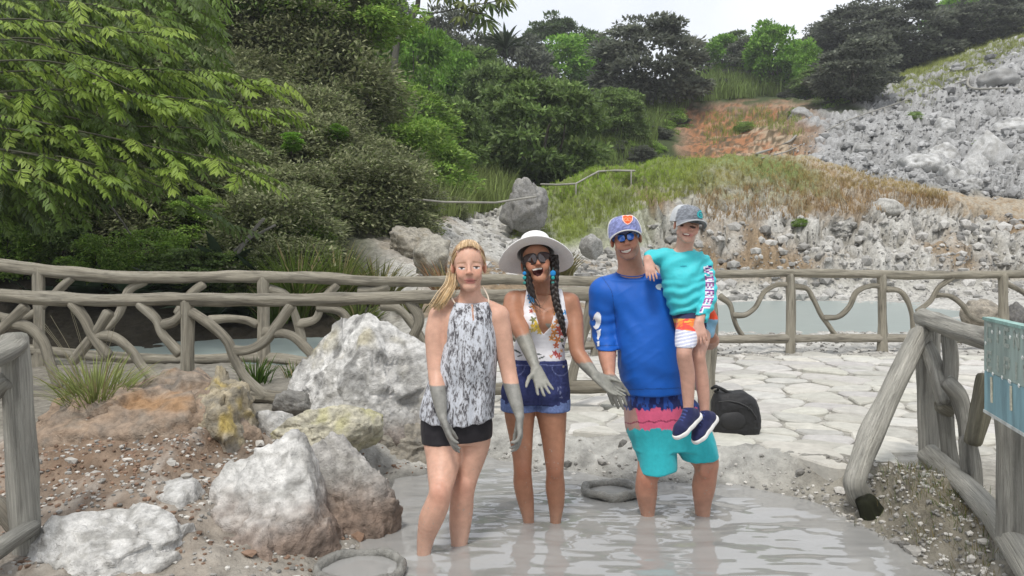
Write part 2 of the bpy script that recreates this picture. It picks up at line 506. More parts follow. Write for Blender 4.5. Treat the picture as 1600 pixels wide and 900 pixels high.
def terrain():
    yy = []
    u = np.linspace(0, 1, 640)
    Yr = 1.0 * np.exp(u * np.log(264.0)) - 4.0
    a_in = np.linspace(-0.62, 0.62, 520)
    a = np.concatenate([np.linspace(-1.6, -0.62, 40, endpoint=False), a_in, np.linspace(0.62, 1.6, 41)[1:]])
    Yg, Ag = np.meshgrid(Yr, a, indexing='ij')
    Xg = Ag * (Yg + 4.0)
    Z, sd = height(Xg, Yg)
    px = 800 + 1250 * Xg / np.maximum(Yg, 0.5)
    py = 407 - (Z - 1.35) * 1250 / np.maximum(Yg, 0.5)
    q = np.stack([Xg, Yg, Z], -1)
    n1 = fbm(q * 0.9, 5, 3)
    n2 = fbm(q * 3.2, 4, 8, ridged=True)
    n3 = fbm(q * 0.25, 4, 21)
    n4 = fbm(q * 9.0, 3, 33)
    dx = fbm(q * 1.1, 4, 60)

    S = smooth01
    far = S(9.5, 13, Yg)
    # zones ---------------------------------------------------------
    terr = (1 - S(10.4, 11.2, Yg)) * S(-0.9, -0.3, Xg + .15 * n1) * (1 - S(2.2, 2.9, -Yg + 7.5 - 0 * Xg))
    warp = n3 * 40 + n1 * 25
    knoll = S(27.2, 28.2, Yg) * (1 - S(40, 43, Yg)) * S(745, 800, px + warp * .5)
    knoll = np.maximum(knoll, S(13.5, 15, Yg) * (1 - S(40, 43, Yg)) * S(590, 690, px + warp * 1.6) * (1 - S(900, 1000, px)))
    shore = S(10.6, 11, Yg) * (1 - S(27, 28.5, Yg)) * S(560, 680, px)
    scree = S(41, 44, Yg) * (1 - S(84, 96, Yg + n3 * 16 - (px - 1500) * .05)) * S(0, 60, px - (1230 - (Yg - 55) * 2.0) + warp)
    scarp = S(50, 56, Yg) * (1 - S(80, 86, Yg + n1 * 6)) * S(1045, 1085, px + warp * .5) * (1 - S(1225, 1290, px + warp))
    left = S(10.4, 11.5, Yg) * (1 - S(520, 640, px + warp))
    rocky = np.clip(np.maximum(scree, knoll * (1 - S(33, 36, Yg + n1 * 2))), 0, 1)
    # relief --------------------------------------------------------
    amp = 0.010 + 0.02 * S(0.0, 0.3, sd) * (1 - terr)
    dz = amp * n2 + 0.006 * n4
    mound = np.exp(-((Xg + 2.0) / .95) ** 2 - ((Yg - 4.5) / 1.3) ** 2)
    dz = dz + mound * (0.07 * n2 + 0.05 * n1 + .03 * n4)
    lip = np.exp(-((sd - 0.28) / 0.28) ** 2) * S(4.5, 4.9, Yg) * (1 - S(9, 10, Yg))
    dz = dz + lip * (0.07 * n2 + 0.05 * dx + .03)
    rbank = np.exp(-((Xg - 2.05) / .4) ** 2 - ((Yg - 3.9) / 0.8) ** 2)
    dz = dz + rbank * (0.05 * n2 + .03 * n4)
    dz = dz + far * (0.10 * n1 + 0.05 * n2) + S(26, 30, Yg) * (0.28 * n1) + S(40, 55, Yg) * 0.7 * n3
    dz = dz + rocky * S(27, 30, Yg) * (0.40 * n2 + 0.25 * n1)
    dz = dz + scree * 0.45 * fbm(q * .55, 4, 71, ridged=True)
    Z = Z + dz
    Yo = Yg - rocky * S(27, 29, Yg) * (0.9 * fbm(q * .5, 4, 77, ridged=True) + .35 * n2)
    Xo = Xg + rocky * S(27, 29, Yg) * 0.35 * dx
    # keep ponds below the water
    # colours -------------------------------------------------------
    def mixc(c, k, m): return c * (1 - m[..., None]) + A(k) * m[..., None]
    c = np.zeros(q.shape) + A([.30, .285, .25])
    c = mixc(c, [.43, .415, .375], np.clip(terr * (0.6 + .6 * n1), 0, 1))
    c = mixc(c, [.215, .155, .11], np.clip(mound * 1.6 * (0.75 + .5 * n1), 0, .95))
    c = mixc(c, [.36, .33, .29], np.clip(mound * 1.5 * S(.4, .8, n2 + .3 * n1), 0, .6))
    c = mixc(c, [.13, .085, .055], np.clip(mound * 1.5 * S(.1, .5, n4 + .5 * n1), 0, .6))
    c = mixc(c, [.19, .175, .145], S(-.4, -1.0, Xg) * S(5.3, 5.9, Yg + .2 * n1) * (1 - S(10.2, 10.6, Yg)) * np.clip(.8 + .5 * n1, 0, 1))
    c = mixc(c, [.34, .335, .31], np.clip(lip * 0.9, 0, .9))
    c = mixc(c, [.165, .145, .105], np.clip(rbank * 1.4 * (.8 + .5 * n1), 0, .9))
    c = mixc(c, [.16, .155, .14], (1 - S(-0.0, 0.10 + .06 * n1, sd)) * (Yg < 8))
    c = mixc(c, [.44, .43, .40], np.clip(shore * (.8 + .4 * n1), 0, 1))
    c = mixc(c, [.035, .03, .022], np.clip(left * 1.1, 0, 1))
    veg = S(17, 22, Yg) * (1 - knoll) * (1 - scree) * (1 - scarp) * (1 - shore * (1 - S(560, 700, 760 - px + warp)))
    c = mixc(c, [.05, .065, .025], np.clip(veg, 0, 1))
    c = mixc(c, [.31, .295, .26], knoll)
    c = mixc(c, [.43, .42, .39], np.clip(knoll * S(-.1, .5, n2), 0, 1))
    c = mixc(c, [.16, .15, .125], np.clip(knoll * S(.1, .5, -n2 + .3 * n1) * .8, 0, 1))
    c = mixc(c, [.22, .15, .08], np.clip(knoll * S(.1, .45, n3 + .4 * n1 + .25 * S(1480, 1600, px)) * .85, 0, 1))
    topk = knoll * S(31.0, 33.5, Yg + n1 * 2.5 + (px - 1250) * -.002)
    c = mixc(c, [.27, .195, .115], topk * .9)
    c = mixc(c, [.36, .33, .27], topk * S(.15, .5, n2 + .3 * n1) * .7)
    c = mixc(c, [.13, .17, .045], topk * S(0.2, .8, (1180 - px) / 260 + .5 + n3) * .9)
    kl = S(775, 830, px + warp * .4) * (1 - S(960, 1060, px + warp)) * S(23, 26, Yg) * (1 - S(40, 43, Yg)) * S(395, 380, py)
    c = mixc(c, [.15, .18, .055], kl * np.clip(.75 + .6 * n1, 0, 1))
    c = mixc(c, [.23, .23, .225], scree)
    c = mixc(c, [.33, .33, .325], scree * S(.0, .5, n2))
    c = mixc(c, [.15, .15, .145], scree * S(.1, .45, -n1 + .2 * n3))
    c = mixc(c, [.30, .135, .06], scarp * .95)
    c = mixc(c, [.34, .27, .19], scarp * S(-.1, .4, n1 + (px - 1180) * .005))
    c = mixc(c, [.10, .075, .045], scarp * S(.1, .4, n2 - .2))
    c = mixc(c, [.14, .16, .045], S(84, 92, Yg + n3 * 10 - (px - 1500) * .05) * S(1380, 1450, px))
    c = np.clip(c * (1 + .18 * n4[..., None] + .14 * n1[..., None]), 0.01, .8)
    nr, nc = Xg.shape
    V = np.stack([Xo, Yo, Z], -1).reshape(-1, 3)
    i = (np.arange(nr - 1)[:, None] * nc + np.arange(nc - 1)[None, :])
    Q = np.stack([i, i + 1, i + nc + 1, i + nc], -1).reshape(-1, 4)
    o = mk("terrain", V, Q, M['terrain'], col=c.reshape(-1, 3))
    tag(o, kind="structure", label="rocky ground rising from the mud pool to the white scree slope")
    bv = BVHTree.FromPolygons([tuple(v) for v in V.tolist()], Q.tolist())
    return o, bv


TERR, TBVH = terrain()


def ground(x, y, default=0.0):
    h = TBVH.ray_cast(Vector((float(x), float(y), 80.0)), Vector((0, 0, -1)))
    return h[0].z if h[0] is not None else default


def ground_px(px, py, fallback=30.0):
    """where the camera ray through a photo pixel meets the terrain"""
    d = Vector(((px - HX) / FOC, 1.0, -(py - HY) / FOC))
    h = TBVH.ray_cast(Vector((0, 0, CZ)), d)
    return A(h[0][:]) if h[0] is not None else P(px, py, fallback)


g0 = mk("ground", [(-440, -60, -1.2), (440, -60, -1.2), (440, 300, -1.2), (-440, 300, -1.2)], A([[0, 1, 2, 3]]),
        material("far_ground", attr=False, base=(.08, .09, .05), nscale=.05), smooth=False)
tag(g0, kind="structure")

# ---------------------------------------------------------------- grey liquid mud
def mud_material(name, col, rough, bscale, bstr, stretch=(1, 1, 1)):
    m = bpy.data.materials.new(name)
    m.use_nodes = True
    nt = m.node_tree
    bs = nt.nodes["Principled BSDF"]
    bs.inputs["Roughness"].default_value = rough
    bs.inputs["IOR"].default_value = 1.5
    bs.inputs["Specular IOR Level"].default_value = 0.75
    ge = nt.nodes.new("ShaderNodeNewGeometry")
    mp = nt.nodes.new("ShaderNodeMapping"); mp.inputs["Scale"].default_value = stretch
    n1 = nt.nodes.new("ShaderNodeTexNoise"); n1.inputs["Scale"].default_value = 1.6; n1.inputs["Detail"].default_value = 4
    rp = nt.nodes.new("ShaderNodeValToRGB")
    rp.color_ramp.elements[0].position = .3; rp.color_ramp.elements[0].color = (*[c * .93 for c in col], 1)
    rp.color_ramp.elements[1].position = .7; rp.color_ramp.elements[1].color = (*[c * 1.06 for c in col], 1)
    n2 = nt.nodes.new("ShaderNodeTexNoise"); n2.inputs["Scale"].default_value = bscale; n2.inputs["Detail"].default_value = 2
    bp = nt.nodes.new("ShaderNodeBump"); bp.inputs["Strength"].default_value = bstr; bp.inputs["Distance"].default_value = .02
    nt.links.new(ge.outputs["Position"], mp.inputs["Vector"])
    nt.links.new(mp.outputs[0], n1.inputs["Vector"]); nt.links.new(mp.outputs[0], n2.inputs["Vector"])
    nt.links.new(n1.outputs["Fac"], rp.inputs["Fac"]); nt.links.new(rp.outputs[0], bs.inputs["Base Color"])
    nt.links.new(n2.outputs["Fac"], bp.inputs["Height"]); nt.links.new(bp.outputs[0], bs.inputs["Normal"])
    return m


M['mud'] = mud_material("liquid_mud", (.29, .287, .274), .035, 7.0, .06, (1, 1.6, 1))
M['pond'] = mud_material("pond_mud", (.285, .335, .32), .30, 3.0, .12, (1, 2, 1))

LEGS = [P(665, 866, 3.67), P(718, 853, 3.77), P(823, 820, 4.08), P(867, 818, 4.1), P(1012, 810, 4.18), P(1098, 810, 4.18)]


def mud_pool():
    nx, ny = 420, 640
    x = np.linspace(-1.0, 1.95, nx)
    y = np.concatenate([np.linspace(-4, 2.6, 80, endpoint=False), np.linspace(2.6, 5.9, ny - 80)])
    X, Y = np.meshgrid(x, y, indexing='ij')
    q = np.stack([X, Y, 0 * X], -1)
    Z = 0 * X
    w = fbm(q * 1.1, 3, 91)
    for k, L in enumerate(LEGS):
        r = np.hypot(X - L[0], Y - L[1]) + 0.05 * w
        Z = Z + 0.0026 * np.cos(r * 30 + k) * np.exp(-r * 1.9)
    Z = Z + 0.0062 * vnoise(A([2.6, 5.5, 1]) * q + w[..., None] * 1.2, 5) + 0.0022 * vnoise(A([9, 20, 1.0]) * q + 7 + w[..., None], 6)
    calm = smooth01(.15, .6, np.hypot(X - .2, Y - 4.2) * 0 + smooth01(-1.0, .1, X + .2 * w))
    Z = Z * (0.35 + 0.65 * calm)
    V = np.stack([X, Y, Z], -1).reshape(-1, 3)
    i = np.arange(nx - 1)[:, None] * ny + np.arange(ny - 1)[None, :]
    Q = np.stack([i, i + ny, i + ny + 1, i + 1], -1).reshape(-1, 4)
    o = mk("mud_pool", V, Q, M['mud'])
    tag(o, "grey liquid mud rippling round the bathers' legs", kind="structure")


mud_pool()
o = mk("mud_pond", [(-14, 9.9, 0.0), (22, 9.9, 0.0), (22, 29.5, 0.0), (-14, 29.5, 0.0)], A([[0, 1, 2, 3]]), M['pond'], smooth=False)
tag(o, "flat grey mud pond beyond the far fence", kind="structure")


# ---------------------------------------------------------------- flagstones
def clip_poly(poly, n, d):
    out = []
    for k in range(len(poly)):
        a, b = poly[k], poly[(k + 1) % len(poly)]
        da, db = n @ a - d, n @ b - d
        if da <= 0: out.append(a)
        if (da < 0 < db) or (db < 0 < da):
            out.append(a + (b - a) * da / (da - db))
    return out


def pavement():
    r = np.random.default_rng(5)
    root = empty("pavement", (1.5, 7.5, 0.08), None, None)
    tag(root, "pale crazy paving of irregular stones behind the mud pool", kind="structure")
    pts = []
    y = 5.0
    while y < 10.6:
        s = 0.34 * (1 + (y - 5) * .03)
        for x in np.arange(-0.7, 6.2 + .3 * (y - 5), s * 1.2):
            pts.append((x + r.uniform(-.42, .42) * s, y + r.uniform(-.35, .35) * s))
        y += s * .78
    pts = A(pts)
    k = 0
    for i, p in enumerate(pts):
        poly = [p + A(c) for c in ((-.6, -.6), (.6, -.6), (.6, .6), (-.6, .6))]
        dist = np.hypot(*(pts - p).T)
        for j in np.argsort(dist)[1:16]:
            n = pts[j] - p; n = n / np.linalg.norm(n)
            gap = r.uniform(.005, .014)
            poly = clip_poly(poly, n, n @ (p + pts[j]) / 2 - gap)
            if len(poly) < 3: break
        if len(poly) < 3: continue
        poly = A(poly)
        c = poly.mean(0)
        sd = poly_sd(poly[:, 0], poly[:, 1], POOL)
        cs = poly_sd(A([c[0]]), A([c[1]]), POOL)[0]
        lim = 0.03 if c[0] > 1.35 else .42 + .25 * r.random()
        if sd.min() < lim or c[1] > 10.5: continue
        if c[0] < .35 and c[1] < 6.6: continue
        if c[0] < -.3: continue
        px = 800 + 1250 * c[0] / c[1]
        if px > 1720: continue
        if c[0] > 2.35 + (c[1] - 4.7) * .28 and c[1] < 4.9: continue
        # rounded, uneven outline
        seg = []
        for a, b in zip(poly, np.roll(poly, -1, 0)):
            m = max(2, int(np.linalg.norm(b - a) / .06))
            seg += [a + (b - a) * t for t in np.linspace(0, 1, m, endpoint=False)]
        seg = A(seg)
        for _ in range(2):
            seg = .5 * seg + .25 * (np.roll(seg, 1, 0) + np.roll(seg, -1, 0))
        seg += (fbm(np.c_[seg * 7, 0 * seg[:, 0]], 2, 4) * .018)[:, None] * (seg - c) / (np.linalg.norm(seg - c, axis=1)[:, None] + 1e-6)
        g = [ground(*(c + .5 * (s - c))) for s in seg[::4]]
        zt = np.mean(g) + r.uniform(.012, .03)
        tilt = r.normal(0, .018, 2)
        zz = lambda s, h: zt + h + (s - c) @ tilt
        inner = c + (seg - c) * .93
        m = len(seg)
        V = np.vstack([np.c_[seg, zz(seg, -.09)], np.c_[seg, zz(seg, -.012)], np.c_[inner, zz(inner, 0)], [[c[0], c[1], zt + .002]]])
        j = np.arange(m); j2 = (j + 1) % m
        Q = np.vstack([np.c_[j, j2, m + j2, m + j], np.c_[m + j, m + j2, 2 * m + j2, 2 * m + j]])
        T = np.c_[2 * m + j, 2 * m + j2, np.full(m, 3 * m)]
        w = r.uniform(.38, .52)
        tint = A([1, .97 + r.uniform(-.012, .012), .89 + r.uniform(-.04, .03)])
        mk("flagstone", V, [T, Q], M['flag'], root, smooth=False, col=np.tile(w * tint, (len(V), 1)), origin=(c[0], c[1], zt))
        k += 1
    print("flagstones", k)


pavement()
# ---------------------------------------------------------------- fences of concrete logs
GREY = A([.35, .32, .255])


def log(parent, name, pix, r, Yf, seed, seg=20, col=GREY, dy=0.0, wob=.16, rough=.011, label=None, step=.03, yoff=None):
    """a log through photo pixels on the fence's own vertical plane; r in pixels (number or list)"""
    pts, rr = [], []
    rs = r if isinstance(r, (list, tuple)) else [r] * len(pix)
    for k, ((px, py), q) in enumerate(zip(pix, rs)):
        Y = Yf(px) + dy + (yoff[k] if yoff else 0)
        pts.append(P(px, py, Y)); rr.append(q * Y / FOC)
    V, T, Q, w = tube(pts, rr, seg, step, rough, wob, seed)
    rough_ = rough
    c = A(col) * (1 + .16 * fbm(w * A([2, 2, 1.5]), 3, seed) + .16 * fbm(w * A([4, 4, 3]), 3, seed + 2))[:, None]
    ivory = smooth01(.1, .5, fbm(w * A([1.2, 1.2, 2.2]), 3, seed + 7))[:, None] * .35
    c = c * (1 - ivory) + A([.42, .40, .34]) * ivory
    crack = smooth01(.35, .75, fbm(w * A([3.2, 3.2, 1.1]) + seed, 4, seed + 15, .6, ridged=True))[:, None] * .42
    c = c * (1 - crack)
    o = mk(name, V, [T, Q], M['log'], parent, col=c, uvw=w, origin=pts[0])
    if label: o['label'] = label
    return o


def zoom3(l): return [(x / 1.8, 400 + y / 1.8) for x, y in l]
def zoom6(l): return [(1080 + x / 3, 300 + y / 3) for x, y in l]
def zoomr(l): return [(1320 + x / 2.143, 480 + y / 2.143) for x, y in l]


# far fence: runs right across the picture
Yb = lambda px: 9.5 + (px + 50) * 0.00108
fb = empty("rustic_fence", (0, 10.3, .05), "long grey log fence along the far edge of the paving, before the pond", "fence")
log(fb, "top_rail", [(-90, 408), (0, 415), (111, 427), (222, 434), (411, 432), (520, 436), (640, 440), (780, 437), (930, 439), (1000, 436), (1113, 429), (1280, 427), (1447, 430), (1600, 428), (1760, 428)],
    [10, 10, 10, 9.5, 9, 8.5, 8, 8, 7.5, 7, 6.3, 6.3, 6.3, 6.3, 6.5], Yb, 1)
log(fb, "bottom_rail", [(-60, 535), (44, 546), (160, 557), (278, 562), (405, 559), (500, 566), (640, 562)], 8, Yb, 2)
log(fb, "bottom_rail", [(640, 558), (800, 548), (960, 538), (1120, 531), (1240, 529), (1313, 528), (1417, 529), (1600, 530), (1740, 532)], 6.3, Yb, 3, col=A([.36, .33, .27]))
for k, (px, y0, y1, r) in enumerate([(60, 420, 590, 9), (411, 434, 585, 9), (735, 440, 575, 8), (930, 440, 570, 7.5), (1235, 430, 556, 7), (1378, 431, 559, 7), (1567, 430, 552, 7.5), (1720, 430, 556, 7.5)]):
    log(fb, "post", [(px, y0), (px + 1, (y0 + y1) / 2), (px, y1)], [r, r * .95, r * 1.1], Yb, 10 + k)
for k, b in enumerate([
    zoom3([(200, 62), (150, 110), (100, 158), (40, 175), (-30, 165)]), zoom3([(405, 72), (362, 98), (330, 168), (290, 212), (240, 250)]),
    zoom3([(570, 78), (530, 110), (500, 160)]), zoom3([(758, 92), (805, 112), (828, 160), (850, 240)]),
    zoom3([(590, 182), (640, 176), (690, 178), (722, 190)]), zoom3([(945, 82), (908, 128), (888, 176), (838, 192)]),
    zoom3([(895, 145), (945, 152), (975, 170), (1010, 230)]), zoom3([(1090, 85), (1050, 95), (1010, 96)]),
    zoom3([(1075, 140), (1120, 150), (1160, 190), (1200, 250)]),
    zoom6([(135, 488), (180, 525), (198, 585), (213, 630), (245, 680)]), zoom6([(200, 580), (255, 576), (300, 540), (340, 470), (395, 437), (455, 433)]),
    zoom6([(480, 443), (540, 453), (570, 500), (600, 560), (640, 620), (690, 685)]), zoom6([(625, 590), (690, 585), (738, 540), (775, 470), (835, 442), (890, 443)]),
    zoom6([(915, 456), (978, 466), (1012, 510), (1032, 570), (1045, 690)]), zoom6([(1225, 400), (1160, 448), (1122, 510), (1060, 560)]),
    zoom6([(1140, 480), (1215, 490), (1270, 530), (1312, 588), (1380, 608), (1455, 592)]), zoom6([(1470, 425), (1530, 455), (1600, 500), (1700, 600)])]):
    r = 7.5 if b[0][0] < 700 else 4.6
    log(fb, "branch", b, [r] + [r * .85] * (len(b) - 2) + [r * .9], Yb, 40 + k, seg=10, col=GREY * (1.0 if k % 3 else .9), dy=.02 * (k % 2))

# nearer fence on the left, ending in the thick post behind the bag
Yn = lambda px: 7.4 - 0.9 * px / 1107
fn = empty("rustic_fence", P(640, 610, Yn(640)), "nearer grey log fence on the left, ending in a thick post beside the black bag", "fence")
log(fn, "top_rail", [(-110, 452), (0, 461), (111, 468), (222, 469), (290, 467), (411, 469), (520, 468), (640, 465), (730, 463), (850, 460), (940, 458), (1107, 455)], [11, 10.5, 10, 10, 10, 10, 10, 10, 10, 10, 10, 10], Yn, 3)
log(fn, "bottom_rail", [(340, 622), (400, 618), (440, 622), (520, 628), (640, 616), (800, 606), (930, 604), (1000, 606), (1107, 600)], [9, 10, 9.5, 9, 9, 9, 10, 9, 9], Yn, 4, col=A([.31, .28, .22]))
log(fn, "bottom_rail", [(-100, 612), (0, 616), (150, 620), (345, 621)], 9, Yn, 5, col=GREY * .85)
for k, (px, y0, y1, r) in enumerate([(-70, 460, 630, 11), (292, 470, 625, 10), (690, 466, 620, 10)]):
    log(fn, "post", [(px, y0), (px + 1, (y0 + y1) / 2), (px, y1)], [r, r * .95, r * 1.1], Yn, 60 + k)
log(fn, "post", [(1104, 446), (1107, 520), (1104, 600), (1106, 652)], [14, 13, 13, 15], Yn, 66, label="thick end post with a knobbly top", wob=.2)
for k, b in enumerate([
    zoom3([(540, 160), (598, 198), (640, 240), (660, 290), (690, 342), (745, 395)]), zoom3([(818, 140), (782, 190), (745, 240), (700, 264), (652, 266)]),
    zoom3([(745, 212), (818, 224), (862, 262), (888, 300), (905, 340)]), zoom3([(395, 135), (440, 178), (458, 220), (505, 272)]),
    zoom3([(520, 155), (492, 183), (455, 195)]), zoom3([(265, 225), (322, 230), (370, 264), (400, 310), (440, 348)]),
    zoom3([(205, 135), (238, 178), (262, 224), (305, 280)]), zoom3([(305, 160), (280, 200), (248, 242), (205, 295)]),
    zoom3([(15, 185), (80, 200), (120, 240), (140, 300), (165, 365)]), zoom3([(70, 145), (22, 188), (-10, 220), (-60, 280)]),
    [(640, 472), (655, 500), (640, 540), (625, 600)], [(925, 470), (915, 510), (905, 545), (890, 600)], [(1000, 470), (1030, 500), (1060, 540), (1100, 560)], [(780, 470), (800, 520), (840, 550), (850, 600)]]):
    log(fn, "branch", b, [8.5] + [7.6] * (len(b) - 2) + [8.5], Yn, 80 + k, seg=12, col=GREY * (1.03 if k % 2 else .93), dy=.015 * (k % 3 - 1))

# right-hand fence coming towards the camera, with the painted sign
def Yr(px):
    return 1.151 / max((px - 800) / 1250 - .2786, .2)
fr = empty("rustic_fence", P(1456, 740, 4.75), "pale log fence at the right with a leaning brace, its foot black with algae", "fence")
PALE = A([.44, .425, .375])
log(fr, "post", zoomr([(272, 72), (278, 300), (285, 560), (283, 640)]), [18, 17, 16, 18], Yr, 101, col=PALE * .93, seg=18)
log(fr, "top_rail", zoomr([(262, 36), (380, 78), (490, 112), (590, 150)]) + [(1700, 600)], [14, 15, 17, 19, 25], lambda p: Yr(p) + .04, 102, col=PALE * 1.05, seg=18, wob=.08)
o = log(fr, "brace", zoomr([(250, 90), (232, 125), (165, 262), (90, 430), (40, 560), (38, 605), (70, 660)]), [16, 15, 15.5, 16, 17, 17, 17], lambda p: 4.2 + (p - 1336) * .0052, 103, col=PALE * 1.03, seg=18)
log(fr, "brace_foot", zoomr([(68, 650), (88, 690), (112, 728)]), [16, 19, 22], lambda p: 4.14, 104, col=A([.03, .032, .018]), seg=16, wob=.25, label="black algae covered foot of the brace")
log(fr, "branch", zoomr([(266, 110), (300, 190), (335, 320)]), [12, 13, 12], Yr, 105, col=PALE * .9, yoff=[-.08, -.06, 0])
log(fr, "post", zoomr([(350, 95), (354, 170), (354, 245)]), [11, 11, 11], lambda p: 4.45, 106, col=PALE * .85)
log(fr, "post", zoomr([(336, 345), (345, 440), (356, 535)]), [12, 12, 12], lambda p: 4.45, 107, col=PALE * .85)
log(fr, "branch", zoomr([(345, 250), (385, 300), (400, 370), (402, 445)]), [12, 13, 11, 9], lambda p: 4.3, 108, col=PALE)
log(fr, "knot", zoomr([(320, 325), (350, 345)]), [13, 12], lambda p: 4.42, 109, col=A([.30, .28, .22]), wob=.3)
log(fr, "log_stub", zoomr([(472, 235), (452, 340), (432, 450)]), [13, 16, 14], lambda p: 3.95, 110, col=A([.27, .25, .18]), seg=16, wob=.22, label="greenish brown sawn log stub")
log(fr, "post", zoomr([(414, 445), (424, 540), (430, 625)]), [14, 14, 14], lambda p: 4.05, 111, col=PALE * .82)
log(fr, "bottom_rail", zoomr([(288, 492), (370, 568), (470, 668), (560, 790), (650, 930)]), [17, 17, 19, 22, 26], lambda p: Yr(p) - .05, 112, col=PALE * 1.02, seg=18, wob=.16)
log(fr, "post", zoomr([(545, 110), (552, 340), (556, 600), (562, 960)]), [20, 21, 22, 24], lambda p: 3.3, 113, col=PALE * .82, seg=20)

fl = empty("rustic_fence", P(40, 900, 3.3), "pale log fence end at the lower left corner with a stout upright post", "fence")
zl = lambda l: [(x / 2.25, 500 + y / 2.25) for x, y in l]
log(fl, "post", zl([(52, 62), (54, 180), (62, 320), (84, 620), (108, 960)]), [18, 20, 20, 21, 22], lambda p: 3.3, 121, col=PALE * .95, seg=20)
log(fl, "top_rail", zl([(58, 84), (20, 112), (-60, 150), (-260, 230)]), [18, 18, 19, 22], lambda p: 3.3 - (27 - p) * .004, 122, col=PALE, seg=18)
log(fl, "branch", zl([(20, 215), (-10, 240), (-80, 330)]), [14, 14, 14], lambda p: 3.25, 123, col=PALE * .92)
log(fl, "bottom_rail", zl([(112, 728), (60, 760), (0, 800), (-120, 880)]), [13, 14, 16, 18], lambda p: 3.28 - (50 - p) * .004, 124, col=PALE, seg=16)
log(fl, "branch", zl([(-40, 640), (0, 660), (60, 745)]), [14, 14, 12], lambda p: 3.32, 125, col=A([.30, .27, .22]))

# ---------------------------------------------------------------- sign
def quad_grid(c00, c10, c01, nu, nv, thick):
    u, v = c10 - c00, c01 - c00
    n = np.cross(u, v); n /= np.linalg.norm(n)
    return u, v, n


sg = empty("painted_sign", P(1575, 600, 3.1), "weathered turquoise and blue board with flaking white lettering on the right-hand fence", "sign")
b0 = A([1.935, 3.22, 0]); b1 = A([1.60, 2.02, 0])
ztop, zbot = 1.35 - (500 - 407) * 3.22 / 1250, 1.35 - (640 - 407) * 3.22 / 1250
u = (b1 - b0); Lu = np.linalg.norm(u); u /= Lu
nrm = np.cross(u, A([0, 0, 1.0])); nrm /= np.linalg.norm(nrm)
if nrm[0] > 0: nrm = -nrm
def board_box(name, s0, s1, z0, z1, t0, t1, mat, par, col):
    c = [b0 + u * s + nrm * t + A([0, 0, z]) for t in (t0, t1) for z in (z0, z1) for s in (s0, s1)]
    f = A([[0, 1, 3, 2], [4, 6, 7, 5], [0, 4, 5, 1], [2, 3, 7, 6], [0, 2, 6, 4], [1, 5, 7, 3]])
    return mk(name, c, f, mat, par, smooth=False, col=np.tile(col, (8, 1)), origin=c[0])
M['sign'] = material("sign_paint", .6, nscale=3.0, var=.35, bump=.25, bscale=40, coord='world', stretch=(6, 6, 1.0), detail=6)
M['flake'] = material("sign_letter", .8, nscale=60.0, var=.3, bump=.2, bscale=80, coord='world')
zm = zbot + (ztop - zbot) * .44
board_box("board", 0, Lu, zbot, zm - .002, 0, .03, M['sign'], sg, A([.20, .34, .38]))
board_box("board", 0, Lu, zm, ztop, 0, .031, M['sign'], sg, A([.28, .35, .32]))
board_box("edge_strip", -.006, Lu, ztop, ztop + .012, -.004, .036, M['sign'], sg, A([.25, .40, .36]))
board_box("edge_strip", -.006, Lu, zbot - .012, zbot, -.004, .033, M['sign'], sg, A([.48, .50, .48]))
zr = zm + (ztop - zm) * .52
lr = np.random.default_rng(3)
def stroke(s0, z0, s1, z1, w, col, nm="letter_stroke"):
    p = [(s0, z0), (s1, z1)]
    d = A([s1 - s0, z1 - z0]); d = d / (np.linalg.norm(d) + 1e-9); nn = A([-d[1], d[0]]) * w / 2
    cs = [A(p[0]) + nn, A(p[0]) - nn, A(p[1]) - nn, A(p[1]) + nn]
    V = [b0 + u * c[0] + A([0, 0, c[1]]) + nrm * t for t in (.0312, .0345) for c in cs]
    f = A([[0, 1, 2, 3], [7, 6, 5, 4], [0, 4, 5, 1], [1, 5, 6, 2], [2, 6, 7, 3], [3, 7, 4, 0]])
    mk(nm, V, f, M['flake'], sg, smooth=False, col=np.tile(col, (8, 1)), origin=V[0])
FADE = A([.33, .37, .33])
def glyph(kind, s, z, w, h):
    th = .014
    lines = {'C': [(0, 0, 0, 1), (0, 1, 1, 1), (0, 0, 1, 0)], 'I': [(.5, 0, .5, 1)], 'E': [(0, 0, 0, 1), (0, 1, 1, 1), (0, .5, .8, .5), (0, 0, 1, 0)],
             'N': [(0, 0, 0, 1), (0, 1, 1, 0), (1, 0, 1, 1)], 'H': [(0, 0, 0, 1), (1, 0, 1, 1), (0, .5, 1, .5)], 'P': [(0, 0, 0, 1), (0, 1, 1, 1), (1, 1, 1, .5), (0, .5, 1, .5)]}[kind]
    for (a, b, c, d) in lines:
        stroke(s + a * w, z + b * h, s + c * w, z + d * h, th, FADE)
for row, (zz, txt) in enumerate([(zr + .022, "CIENI"), (zm + .018, "EIPIN")]):
    for k, ch in enumerate(txt):
        glyph(ch, .05 + k * .105, zz, .05, .06)
for k in range(34):                                     # flakes of white paint along the letter edges
    s = .02 + lr.random() * 1.0; row = k % 3
    z = [ztop - .02, zr, zm + .004][row] + lr.normal(0, .006)
    stroke(s, z, s + .012, z - .006, .010, A([.72, .74, .70]), "paint_flake")
for s in (.10, .33, .62):
    stroke(s, zm - .015, s + .004, zm - .085 - lr.random() * .03, .018, A([.52, .49, .38]), "paint_flake")

